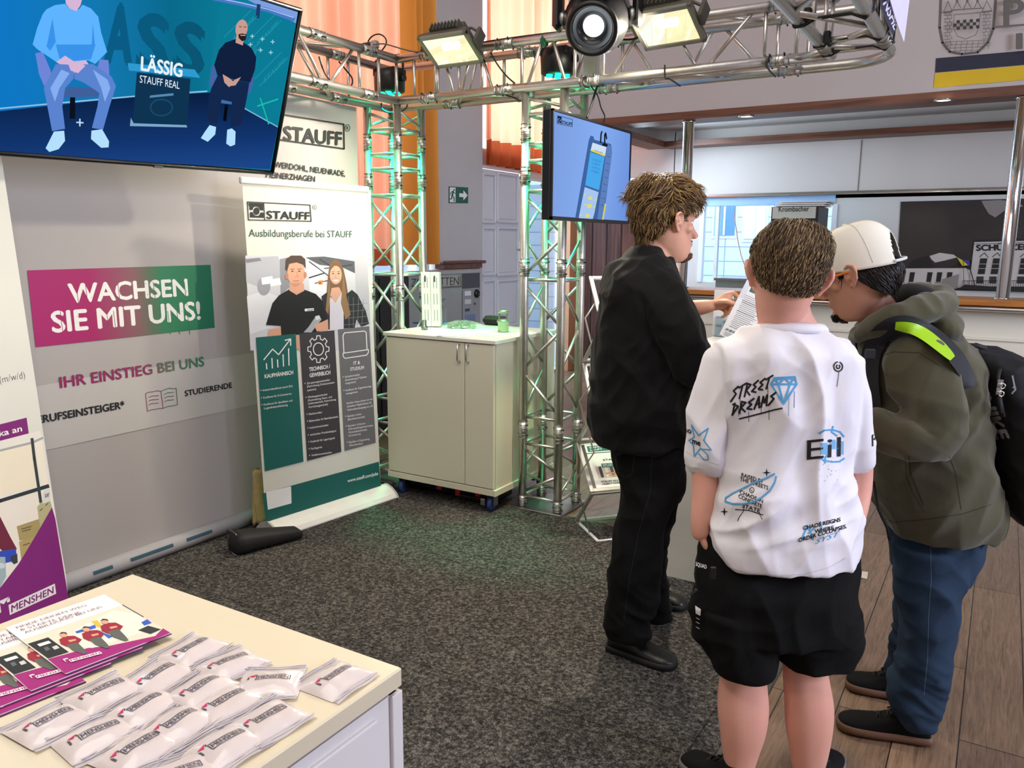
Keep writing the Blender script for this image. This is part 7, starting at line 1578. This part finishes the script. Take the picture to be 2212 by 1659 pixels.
dline(pm, hit, TP_([(160, 645), (205, 712), (266, 666), (238, 745), (285, 804), (212, 800), (178, 846), (172, 775), (144, 744), (178, 722), (160, 645)]), 2.8, BLp); dline(pm, hit, TP_([(205, 828), (240, 868), (268, 866), (262, 835), (215, 790)]), 2.4, BLp)
lift[0] = .0024; dtext(pm, hit, 'so', T(122, 690), T(160, 702), 12, BKp, .03); dtext(pm, hit, 'me', T(165, 762), T(218, 780), 12, BKp, .04)
lift[0] = .0012; dline(pm, hit, TP_([(975, 700), (1010, 680), (1060, 676), (1110, 690), (1134, 720)]), 3.6, BLp); dline(pm, hit, TP_([(970, 850), (1005, 872), (1060, 882), (1105, 880), (1136, 860)]), 3.6, BLp); dline(pm, hit, TP_([(1064, 655), (1055, 690), (1090, 715)]), 3.6, BLp); dline(pm, hit, TP_([(1012, 890), (1016, 850), (1030, 838)]), 3.6, BLp)
for (x0_, y0_, x1_, y1_) in ((985, 760, 1030, 835), (1085, 750, 1132, 835), (1040, 740, 1080, 800)): dpoly(pm, hit, TP_([(x0_, y0_), (x1_, y0_), (x1_, y1_), (x0_, y1_)]), ink('#79b2dc', .8))
lift[0] = .002; dtext(pm, hit, 'Eil', T(896, 868), T(1112, 846), 42, BKp, .0, up=(.02, -1)); rb_ = random.Random(3)
for k in range(34):
    x, y = rb_.uniform(915, 1110), rb_.gauss(920, 45); r_ = rb_.uniform(.8, 2.6); dpoly(pm, hit, TP_([(x - r_, y), (x, y - r_), (x + r_, y), (x, y + r_)]), BKp)
for i, (t, a, b2) in enumerate((('RAISED BY', (478, 975), (622, 1022)), ('THE STREETS', (472, 1002), (652, 1062)), ('CHAOS IN', (470, 1085), (620, 1148)), ('CONCRETE', (462, 1112), (612, 1180)), ('STATE', (482, 1172), (602, 1208)))): dtext(pm, hit, t, T(*a), T(*b2), 8.5, BKp, .02, .2, up=(-.05, -1))
dline(pm, hit, TP_([(546 + 14 * math.cos(a), 1062 + 17 * math.sin(a)) for a in np.linspace(0, 6.2, 12)]), 1.4, BKp); dtext(pm, hit, 'c', T(541, 1068), T(551, 1070), 4, BKp, .03)
dline(pm, hit, TP_([(440, 1186), (530, 1192), (618, 1222)]), 2.0, BKp); dline(pm, hit, TP_([(500, 1150), (490, 1200), (468, 1230), (455, 1258)]), 1.4, BKp); dline(pm, hit, TP_([(590, 1205), (612, 1250)]), 1.2, BKp)
lift[0] = .0028; dline(pm, hit, TP_([(690, 958), (640, 985), (560, 1015), (490, 1052), (430, 1080), (380, 1112), (376, 1135), (420, 1150), (490, 1152), (560, 1138), (610, 1108), (660, 1065), (692, 1010), (700, 975)]), 3.8, BLp)
for (x, y, r_) in ((640, 950, 30), (371, 1200, 29)): dpoly(pm, hit, TP_([(x, y - r_), (x + 5, y - 5), (x + r_ * .9, y), (x + 5, y + 5), (x, y + r_), (x - 5, y + 5), (x - r_ * .9, y), (x - 5, y - 5)]), BKp)
lift[0] = .0012; dtext(pm, hit, 'SYST', T(950, 1408), T(1112, 1352), 10, BLp, .0, .4); dline(pm, hit, TP_([(868, 1368), (900, 1290), (925, 1340), (935, 1378)]), 4, BLp); dline(pm, hit, TP_([(985, 1265), (992, 1310), (970, 1350)]), 3.5, BLp); dline(pm, hit, TP_([(905, 1340), (950, 1300)]), 3, BLp)
lift[0] = .002; dtext(pm, hit, 'CHAOS REIGNS', T(872, 1318), T(1112, 1262), 8.2, BKp, .035); dtext(pm, hit, 'WHERE', T(946, 1340), T(1068, 1314), 8.2, BKp, .035); dtext(pm, hit, 'ORDER COLLAPSES.', T(842, 1396), T(1152, 1304), 8.2, BKp, .035)
dline(pm, hit, TP_([(1318, 780), (1316, 715), (1330, 700), (1336, 740), (1322, 735)]), 3, BKp)
pm.build('print', tee)
# hems
m = MB(); lift[0] = .0006; dline(m, hit, [(1552, 1208), (1580, 1228), (1620, 1240), (1680, 1244), (1740, 1240), (1790, 1226), (1826, 1206)], 1.0, ink('#c4bfd0', .8)); dline(m, hit, [(1477, 973), (1500, 986), (1556, 1006)], 1, ink('#cfcad4', .8)); m.build('hem_stitch', tee)
# shorts
b = MB(); SHT = mat('black_twill', '#0b0b0c', .9, var=.25, scale=10, bump=.1, bscale=180, spec=.2)
slab(b, [(1150, 1520, 1838, 2.135, .125), (1200, 1508, 1846, 2.135, .138), (1230, 1503, 1850, 2.135, .150), (1260, 1501, 1852, 2.135, .162), (1320, 1504, 1851, 2.135, .16), (1352, 1508, 1848, 2.135, .155)], SHT)
slab(b, [(1300, 1504, 1676, 2.13, .135), (1350, 1506, 1674, 2.13, .128), (1390, 1522, 1672, 2.13, .122), (1420, 1535, 1668, 2.13, .116), (1434, 1538, 1666, 2.13, .114)], SHT, 40, 2.6); slab(b, [(1300, 1678, 1852, 2.13, .135), (1350, 1678, 1850, 2.13, .128), (1385, 1678, 1846, 2.13, .122), (1405, 1679, 1842, 2.13, .116), (1418, 1680, 1840, 2.13, .114)], SHT, 40, 2.6)
limb(b, [(1522, 1270, 2.11, .030), (1522, 1310, 2.10, .040), (1530, 1360, 2.10, .042), (1545, 1395, 2.10, .034)], SHT)
co3, fs3 = fuse(b, .0055, 2); co3 = folds(co3, fs3, [(.010, (8, 8, 5), .5, None), (.008, (6, 6, 12), -.6, None)], 7.0)
m = MB(); place(m, co3, fs3, SHT); so = m.build('shorts', pB)
hit, lift = decal_tools(co3, fs3); m = MB(); Wp = ink('#dedee0', .8)
dtext(m, hit, 'SQUAD', (1503, 1222), (1527, 1229), 8, Wp, .04, up=(.03, -1)); dtext(m, hit, 'ST', (1834, 1203), (1842, 1198), 6, Wp, .03)
dpoly(m, hit, [(1502, 1308), (1514, 1316), (1513, 1330), (1503, 1325)], Wp); 
for y in (1334, 1343, 1354): dline(m, hit, [(1504, y), (1511, y + 4)], 1.2, Wp)
m.build('print', so)
m = MB(); c = PT(1537, 1235, 1.99); m.box(PT(1540, 1238, 1.985), (.016, .008, .036), BLACKP, (RT, HD, V(0, 0, 1)), bev=.003); m.build('pocket_buckle', so); m = MB(); m.tube([PT(1505, 1272, 2.05), PT(1496, 1288, 2.06), PT(1492, 1284, 2.07)], .004, BLACKP, 8); m.build('zip_pull', so)
SUE = mat('black_suede', '#101011', .85, var=.25, scale=30, bump=.1, bscale=150, spec=.2)
shoe(pB, atz(1610, 1735), atz(1478, 1648), .047, SUE, mat('grey_sole', '#6a6660', .7)); shoe(pB, atz(1736, 1745), atz(1800, 1642), .047, SUE, MATS['grey_sole'])

# ------------------------------------------------------------------ man with the white cap
pC = thing('person', 'man in white cap, orange glasses, olive hooded jacket and jeans bending forward', 'person', PT(1960, 1560, 2.45) * V(1, 1, 0))
fC = Frame(-RT * .78 + HD * .58 - V(0, 0, .36), V(0, 0, 1) - RT * .30 + HD * .1, 1.06)
fC.pin(1840, 596, 2.34, -.086, -.005, .116)
b = MB(); head(b, fC, SKIN3)
limb(b, [(1858, 625, 2.43, .058), (1880, 655, 2.43, .058), (1905, 690, 2.43, .062), (1940, 740, 2.43, .075)], SKIN3, 24)
slab(b, [(740, 1890, 2050, 2.43, .13), (850, 1915, 2080, 2.43, .13), (1000, 1935, 2100, 2.43, .12), (1120, 1970, 2080, 2.44, .10)], SKIN3, k=2)
limb(b, [(1985, 780, 2.27, .05), (2010, 850, 2.22, .045), (2022, 920, 2.2, .042), (1990, 945, 2.2, .038), (1940, 935, 2.22, .033), (1895, 928, 2.26, .028)], SKIN3); hand(b, PT(1890, 927, 2.27), unit(PT(1850, 935, 2.34) - PT(1890, 927, 2.27)), -HD, SKIN3, 1, .5, 1)
limb(b, [(1960, 780, 2.6, .05), (1970, 880, 2.64, .045), (1950, 950, 2.6, .04), (1890, 945, 2.5, .03)], SKIN3); hand(b, PT(1886, 944, 2.5), unit(PT(1850, 950, 2.45) - PT(1886, 944, 2.5)), HD, SKIN3, 1, .5, -1)
slab(b, [(1150, 1985, 2060, 2.42, .045), (1350, 1980, 2025, 2.37, .045), (1560, 1965, 2000, 2.38, .035)], SKIN3, k=2); slab(b, [(1150, 1985, 2050, 2.48, .045), (1350, 1960, 2005, 2.6, .045), (1510, 1935, 1970, 2.72, .035)], SKIN3, k=2)
co, fs = fuse(b, .0042, 2)
def hairC(x, y, z):
    if abs(x) > .0785 and -.03 < y < .022 and z < .15: return False
    if y > .06: return z > .165
    if y > .018: return z > .115 and y < .034 or z > .14
    if y > -.012: return z > .118
    return z > max(.008, .10 + (y + .012) * 1.15)
HC = mat('hair_black', '#15110f', .45, var=.3, scale=40, spec=.45); HC2 = mat('hair_black_light', '#2a221d', .45, var=.2, scale=40)
skin_with_scalp('body', pC, co, fs, fC, SKIN3, HC, hairC)
vs, ff = shell(co, fs, fC, lambda x, y, z: hairC(x, y, z) and z < .128, lambda x, y, z: .003 + .016 * sstep(-.03, -.06, y) * sstep(.0, .04, z) * sstep(.128, .09, z), HC, 2)
hm = MB(); hm.add(vs, ff, HC, True); locks(hm, vs, ff, fC, lambda x, y, z: (0, -.45, -1), 1800, lambda x, y, z: .040, [HC, HC, HC2], 21, .0020, .005, 0); hm.build('hair', pC)
bd_ = MB(); v2, f2 = shell(co, fs, fC, lambda x, y, z: (y > .062 and z < .026 and z > -.012 and abs(x) < .034), lambda x, y, z: .0015, HC, 8); bd_.add(v2, f2, HC, True); locks(bd_, v2, f2, fC, lambda x, y, z: (0, .3, -1), 300, lambda x, y, z: .007, [HC], 29, .0008, .002); bd_.build('beard', pC)
for sx in (-1, 1):
    eb = MB(); eb.tube([fC.G(sx * .014, .099, .1415), fC.G(sx * .03, .0965, .147), fC.G(sx * .048, .082, .1425)], [.0022, .0034, .0016], HC, 8); eb.build('eyebrow', pC)
pass; eyes(fC, pC)
# cap
CAPM = mat('cap_white', '#e8e3d3', .8, var=.03, bump=.05, bscale=200)
m = MB(); nu, nv = 120, 40
def capp(a, t):
    # a: angle round the head (0 = front), t: 0 rim .. 1 crown
    zr = .150 - .042 * (1 - math.cos(a)) * .5 ; R_x, R_f, R_b = .0875, .102, .124
    ry = R_f if math.cos(a) > 0 else R_b; th = t * pi / 2; k_ = math.cos(th) ** .62; zz = zr + (.252 - zr) * math.sin(th) ** .9
    return fC.G(R_x * math.sin(a) * k_, ry * math.cos(a) * k_ - .004, zz)
vs_, fs_ = [], []
for j in range(nv + 1):
    for i in range(nu): vs_.append(capp(2 * pi * i / nu, j / nv))
def arch(i, j):
    a = 2 * pi * (i + .5) / nu - pi; t = (j + .5) / nv; return (a / .52) ** 2 + ((t) / .40) ** 2 < 1
for j in range(nv):
    for i in range(nu):
        if not arch(i, j): fs_.append((j * nu + i, j * nu + (i + 1) % nu, (j + 1) * nu + (i + 1) % nu, (j + 1) * nu + i))
m.add(vs_, fs_, CAPM, True); cap_o = m.build('cap', pC); so_ = cap_o.modifiers.new('thickness', 'SOLIDIFY'); so_.thickness = .003; so_.offset = 1
m = MB(); rows_ = []
for i in range(17):
    a = -.95 + 1.9 * i / 16; r0 = fC.G(.0855 * math.sin(a), .100 * math.cos(a) - .004, .152); out = fC.G(.0855 * math.sin(a) * .95, .100 * math.cos(a) + .068 * math.cos(a * 1.35) ** .7 if abs(a * 1.35) < 1.5 else .1 * math.cos(a), .143 - .012 * math.sin(a) ** 2); rows_ += [r0, out]
m.add(rows_, [(2 * i, 2 * i + 2, 2 * i + 3, 2 * i + 1) for i in range(16)], CAPM, True); br_o = m.build('brim', cap_o); so_ = br_o.modifiers.new('thickness', 'SOLIDIFY'); so_.thickness = .004
m = MB(); m.tube([capp(pi + a, .02) for a in np.linspace(-.58, .58, 14)], .0045, mat('cap_strap', '#cfd2d0', .5), 8); m.build('strap', cap_o); m = MB(); m.lathe(fC.G(0, -.006, .252), fC.z, [(.008, 0), (.007, .003), (.003, .005)], CAPM, 12); m.build('button', cap_o)
m = MB()
for k in range(6): m.tube([capp(pi / 3 * k + .02, t) + fC.z * .0006 for t in np.linspace(0.05 if k != 3 else .45, 1, 12)], .0011, mat('cap_seam', '#cbc5b4', .8), 5)
m.build('seams', cap_o)
# glasses
OR = mat('orange_acetate', '#e07a1c', .3, var=.08, spec=.6); m = MB()
for sx in (-1, 1):
    m.tube([fC.G(sx * .066, .086, .128), fC.G(sx * .077, .05, .129), fC.G(sx * .0835, .005, .129), fC.G(sx * .086, -.014, .124)], [.0042, .0046, .0045, .004], OR, 8)
m.build('temples', pC); gl = [o for o in bpy.data.objects if o.name.startswith('temples')][-1]; gl.name = 'glasses_temples'
m = MB()
for sx in (-1, 1): m.tube([fC.G(sx * (.033 + .026 * math.cos(a)), .101 - .012 * abs(math.cos(a)) * (1 if math.cos(a) * 1 > 0 else .2), .119 + .019 * math.sin(a)) for a in np.linspace(0, 2 * pi, 20, endpoint=False)], .0022, mat('rim_dark', '#2a2524', .3), 6, closed=True); m.poly([fC.G(sx * (.033 + .025 * math.cos(a)), .099 - .012 * abs(math.cos(a)) * (1 if math.cos(a) > 0 else .2), .119 + .018 * math.sin(a)) for a in np.linspace(0, 2 * pi, 20, endpoint=False)], glass_mat('lens', '#f4faff', .08))
m.tube([fC.G(-.008, .103, .124), fC.G(0, .106, .126), fC.G(.008, .103, .124)], .0022, MATS['rim_dark'], 6); m.build('glasses_rims', pC)
# jacket
OLV = mat('olive_fleece', '#4a4734', .92, var=.12, scale=7, bump=.08, bscale=200, sheen=.25, spec=.2); OLD = mat('olive_rib', '#3b372c', .95, var=.15, scale=30)
b = MB()
slab(b, [(702, 1900, 2035, 2.43, .12), (725, 1868, 2062, 2.43, .17), (765, 1856, 2088, 2.43, .2), (820, 1868, 2092, 2.43, .212), (880, 1878, 2100, 2.43, .208), (960, 1884, 2110, 2.43, .2), (1040, 1888, 2128, 2.43, .2), (1090, 1900, 2148, 2.43, .2), (1122, 1916, 2144, 2.43, .19), (1142, 1924, 2136, 2.43, .18)], OLV, 44)
limb(b, [(1978, 772, 2.27, .092), (2005, 840, 2.22, .09), (2022, 905, 2.19, .082), (2010, 938, 2.19, .072), (1960, 938, 2.20, .062), (1915, 930, 2.23, .056), (1892, 928, 2.25, .050)], OLV, 24)
limb(b, [(1955, 772, 2.58, .085), (1968, 870, 2.64, .08), (1955, 945, 2.6, .065), (1895, 945, 2.5, .05)], OLV, 20)
co2, fs2 = fuse(b, .006, 3); co2 = folds(co2, fs2, [(.015, (6, 6, 4), .4, None), (.012, (7, 7, 8), -1.1, None), (.012, (5, 5, 14), .6, lambda p: sstep(1.25, 1.1, p[2]) * sstep(.85, 1.0, p[2]))], 15.0)
m = MB(); place(m, co2, fs2, OLV); jk_o = m.build('jacket', pC)
m = MB(); P_ = [PT(*p) for p in ((1852, 728, 2.40), (1872, 715, 2.32), (1920, 690, 2.27), (1975, 672, 2.28), (2022, 662, 2.34), (2042, 655, 2.43), (2020, 640, 2.54), (1960, 640, 2.60), (1895, 685, 2.55), (1858, 722, 2.46))]; R_ = [.024, .03, .036, .042, .042, .040, .042, .042, .034, .024]
hb = MB(); N_ = 60; k_ = len(P_); pts = []; rr_ = []
for i in range(N_):
    t = i / N_ * k_; j = int(t); f_ = t - j; a0, a1, a2, a3 = P_[j - 1], P_[j % k_], P_[(j + 1) % k_], P_[(j + 2) % k_]; pts.append(.5 * (2 * a1 + (a2 - a0) * f_ + (2 * a0 - 5 * a1 + 4 * a2 - a3) * f_ * f_ + (3 * a1 - a0 - 3 * a2 + a3) * f_ ** 3)); rr_.append(R_[j % k_] * (1 - f_) + R_[(j + 1) % k_] * f_)
hb.tube(pts, rr_, OLV, 16, closed=True); blob(hb, PT(1998, 702, 2.43), (RT, HD, V(0, 0, 1)), (.075, .165, .062), OLV); blob(hb, PT(1930, 716, 2.40), (RT, HD, V(0, 0, 1)), (.09, .14, .03), OLV)
c4, f4 = fuse(hb, .006, 2); c4 = folds(c4, f4, [(.010, (9, 8, 9), .5, None), (.006, (14, 12, 14), 0, None)], 31.0); m = MB(); place(m, c4, f4, OLV); hd_o = m.build('hood', jk_o)
m = MB(); blob(m, PT(1970, 640, 2.44), (RT, HD, V(0, 0, 1)), (.058, .11, .038), mat('hood_lining', '#0f0e0e', .95, var=.3)); m.build('lining', hd_o)
hit, lift = decal_tools(co2, fs2); m = MB(); lift[0] = .001; OSE = ink('#2c281f', .9)

for nm, sm_l in (('pocket_edge', ([(1963, 985), (1966, 1020), (1990, 1080), (1994, 1090)], 2.6)), ('pocket_seam', ([(1955, 985), (1958, 1030), (1972, 1065), (1996, 1105)], 1.2)), ('side_seam', ([(2050, 985), (2064, 1020), (2076, 1100)], 1.2)), ('sleeve_seam', ([(1895, 772), (1930, 760), (1985, 762), (2030, 790)], 1.3)), ('hem_seam', ([(1910, 1120), (1930, 1128), (2000, 1122), (2080, 1110), (2140, 1090)], 1.4))):
    m = MB(); dline(m, hit, sm_l[0], sm_l[1], OSE); m.build(nm, jk_o)

m = MB(); m.tube([PT(1848, 735, 2.38), PT(1850, 760, 2.37), PT(1862, 800, 2.36)], .004, mat('zip_dark', '#22211e', .5, .4), 8); m.build('collar_zip', jk_o); m = MB(); m.tube([PT(1886, 1040, 2.36), PT(1897, 1100, 2.33), PT(1916, 1140, 2.32), PT(1921, 1166, 2.32)], .004, MATS['zip_dark'], 8); m.build('zip', jk_o)
# jeans and shoes
JN = mat('blue_denim', '#26374b', .9, var=.3, scale=9, bump=.14, bscale=240, spec=.2)
b = MB(); slab(b, [(1100, 1935, 2120, 2.44, .15), (1150, 1936, 2114, 2.44, .155), (1200, 1938, 2098, 2.44, .15), (1235, 1942, 2084, 2.44, .14)], JN)
slab(b, [(1180, 1938, 2104, 2.38, .10), (1240, 1942, 2084, 2.37, .098), (1285, 1940, 2064, 2.36, .092), (1340, 1950, 2060, 2.36, .088), (1400, 1946, 2052, 2.36, .085), (1455, 1934, 2044, 2.37, .083), (1505, 1922, 2028, 2.38, .08), (1540, 1936, 2014, 2.385, .076), (1556, 1945, 2012, 2.39, .072)], JN)
slab(b, [(1180, 1940, 2085, 2.52, .095), (1280, 1942, 2045, 2.57, .09), (1360, 1940, 2020, 2.62, .085), (1420, 1928, 2002, 2.66, .082), (1475, 1916, 1985, 2.71, .078), (1500, 1913, 1980, 2.73, .075)], JN)
co3, fs3 = fuse(b, .006, 3); co3 = folds(co3, fs3, [(.011, (6, 6, 8), .6, None), (.007, (9, 9, 12), -.9, None), (.011, (4, 4, 18), .5, lambda p: sstep(.4, .2, p[2]))], 9.0)
m = MB(); place(m, co3, fs3, JN); je = m.build('jeans', pC); hit, lift = decal_tools(co3, fs3); m = MB(); DS = ink('#5f7896', .9)
dline(m, hit, [(2010, 1170), (2012, 1250), (2006, 1330), (2004, 1420), (1996, 1500)], .9, DS); m.build('side_seam', je); m = MB(); dline(m, hit, [(2060, 1160), (2085, 1168), (2112, 1162)], .9, DS); m.build('pocket_seam', je)
GUM = mat('gum_sole', '#6b4a35', .6, var=.08)
shoe(pC, atz(2006, 1604), atz(1808, 1568), .050, SUE, GUM, high=.1); shoe(pC, atz(1962, 1512), atz(1826, 1480), .050, SUE, GUM, high=.1)

# ------------------------------------------------------------------ backpack on his back
BPK = mat('backpack_nylon', '#131417', .75, var=.2, scale=30, bump=.12, bscale=260, spec=.3); NAVY = mat('strap_navy', '#15171f', .7, var=.15, bump=.08, bscale=220); GRN = mat('lime_pad', '#9ccb12', .45, var=.06)
bp = thing('backpack', 'black backpack with lime strap pad worn by the man with the white cap', 'backpack', PT(2190, 1120, 2.43))
b = MB(); slab(b, [(752, 2066, 2150, 2.42, .12), (775, 2062, 2196, 2.42, .17), (830, 2076, 2226, 2.42, .19), (900, 2098, 2246, 2.42, .195), (980, 2122, 2262, 2.42, .195), (1050, 2140, 2268, 2.42, .19), (1100, 2162, 2262, 2.42, .17), (1120, 2186, 2250, 2.42, .14)], BPK, 40, 2.8)
slab(b, [(800, 2165, 2236, 2.42, .13), (850, 2176, 2276, 2.42, .15), (950, 2196, 2300, 2.42, .155), (1050, 2211, 2306, 2.42, .15), (1090, 2225, 2290, 2.42, .13)], BPK, 32, 2.8)
c5, f5 = fuse(b, .006, 2); c5 = folds(c5, f5, [(.010, (8, 8, 8), .3, None), (.005, (16, 16, 16), 0, None)], 44.0); m = MB(); place(m, c5, f5, BPK); m.build('bag_body', bp)
hit, lift = decal_tools(c5, f5); m = MB(); GRYP = ink('#8d9095', .6); lift[0] = .0012
dtext(m, hit, 'NIKE', (2112, 858), (2158, 958), 26, GRYP, .05, .25, up=(.9, -.42)); dpoly(m, hit, [(2186, 838), (2192, 830), (2196, 840)], GRYP)
dline(m, hit, [(2187, 812), (2191, 832), (2193, 842), (2186, 850)], 4, GRYP); m.build('logo', bp)
m = MB(); m.tube([PT(2160, 798, 2.25), PT(2156, 815, 2.235), PT(2158, 850, 2.23), PT(2168, 900, 2.23)], .005, BLACKR, 8); m.build('zip', bp)
m = MB()
for (x, y) in ((2161, 828), (2158, 845)): m.box(PT(x, y, 2.215), (.016, .004, .020), CHROME, (RT, HD, V(0, 0, 1)), bev=.001); m.ring(PT(x + 5, y + 6, 2.21), HD, .007, .0018, CHROME, 14)
m.tube([PT(2159, 856, 2.215), PT(2160, 875, 2.215), PT(2161, 892, 2.215)], .006, BLACKR, 8); m.build('zip_pull', bp)
m = MB(); m.tube([PT(2078, 760, 2.40), PT(2086, 750, 2.36), PT(2108, 746, 2.35), PT(2126, 752, 2.36), PT(2130, 762, 2.40)], .008, BLACKR, 10); m.build('handle', bp)
bvj = BVHTree.FromPolygons([tuple(p) for p in np.vstack([co2, c4])], list(fs2) + [tuple(i + len(co2) for i in f) for f in f4])
NSM = 14
def strap(pts, wpx, m, lift_, thick):
    """band lying on the jacket: centre line and width in pixels"""
    P2 = [np.array(p, float) for p in catrow(pts, 6)]; rows = []
    for i, p in enumerate(P2):
        t = unit(P2[min(i + 1, len(P2) - 1)] - P2[max(i - 1, 0)]); nn = np.array([-t[1], t[0]]); r = []
        for u in np.linspace(-.5, .5, 7):
            x, y = p + nn * wpx(i / (len(P2) - 1)) * u; d = ray(x, y); h, n, k, tt = bvj.ray_cast(Vector(CAM), Vector(d)); r.append(None if h is None else (np.array(h), np.array(n) if np.array(n) @ d < 0 else -np.array(n)))
        rows.append(r)
    pos = []
    for r in rows:
        ok = [x for x in r if x is not None]
        if not ok: continue
        pos.append([((x if x is not None else ok[-1])[0]) for x in r])
    pos = np.array(pos); sm_ = pos.copy()
    for _ in range(NSM):
        sm_[1:-1] = (sm_[:-2] + 2 * sm_[1:-1] + sm_[2:]) / 4; sm_[:, 1:-1] = (sm_[:, :-2] + 2 * sm_[:, 1:-1] + sm_[:, 2:]) / 4
    vw = np.array([[-ray(*pixel(q)) for q in r] for r in sm_])
    nr_ = len(sm_); topv = sm_ + vw * (lift_ + thick); botv = sm_ + vw * (lift_ - .012); vs = [*topv.reshape(-1, 3), *botv.reshape(-1, 3)]; o_ = nr_ * 7
    f_ = []
    for i in range(nr_ - 1):
        for j in range(6): a = i * 7 + j; f_ += [(a, a + 1, a + 8, a + 7), (o_ + a, o_ + a + 7, o_ + a + 8, o_ + a + 1)]
        a = i * 7; f_ += [(a, a + 7, o_ + a + 7, o_ + a), (a + 6, o_ + a + 6, o_ + a + 13, a + 13)]
    e_ = (nr_ - 1) * 7; f_ += [(j, o_ + j, o_ + j + 1, j + 1) for j in range(6)] + [(e_ + j, e_ + j + 1, o_ + e_ + j + 1, o_ + e_ + j) for j in range(6)]
    m_ = MB(); m_.add(vs, f_, m, False); return m_
def pixel(p):
    v = np.array(p) - CAM; z = float(v @ FW); return CX + F_PX * float(v @ CR) / z, CY - F_PX * float(v @ CU) / z
strap([(1888, 880), (1880, 830), (1878, 785), (1886, 745), (1912, 714), (1950, 700), (1990, 712), (2030, 738), (2064, 768), (2088, 806), (2098, 836)], lambda t: 30 + 16 * math.sin(pi * min(1, t * 1.1)), NAVY, .014, .008).build('shoulder_strap', bp)
st_ = [o for o in bpy.data.objects if o.name.startswith('shoulder_strap')][-1]; w0_ = WLOC[bp.name]
bvj = BVHTree.FromPolygons([tuple(np.array(v.co) + w0_) for v in st_.data.vertices], [tuple(p.vertices) for p in st_.data.polygons]); NSM = 3
strap([(1934, 704), (1950, 706), (1975, 711), (2000, 724), (2026, 744), (2046, 762), (2058, 774)], lambda t: 4 + 22 * math.sin(pi * (.12 + .8 * t)) ** .6, GRN, .007, .008).build('strap_pad', bp)
m = MB(); m.box(PT(1879, 765, 2.17), (.03, .012, .03), BLACKP, (RT, HD, V(0, 0, 1)), bev=.004); m.build('buckle', bp)
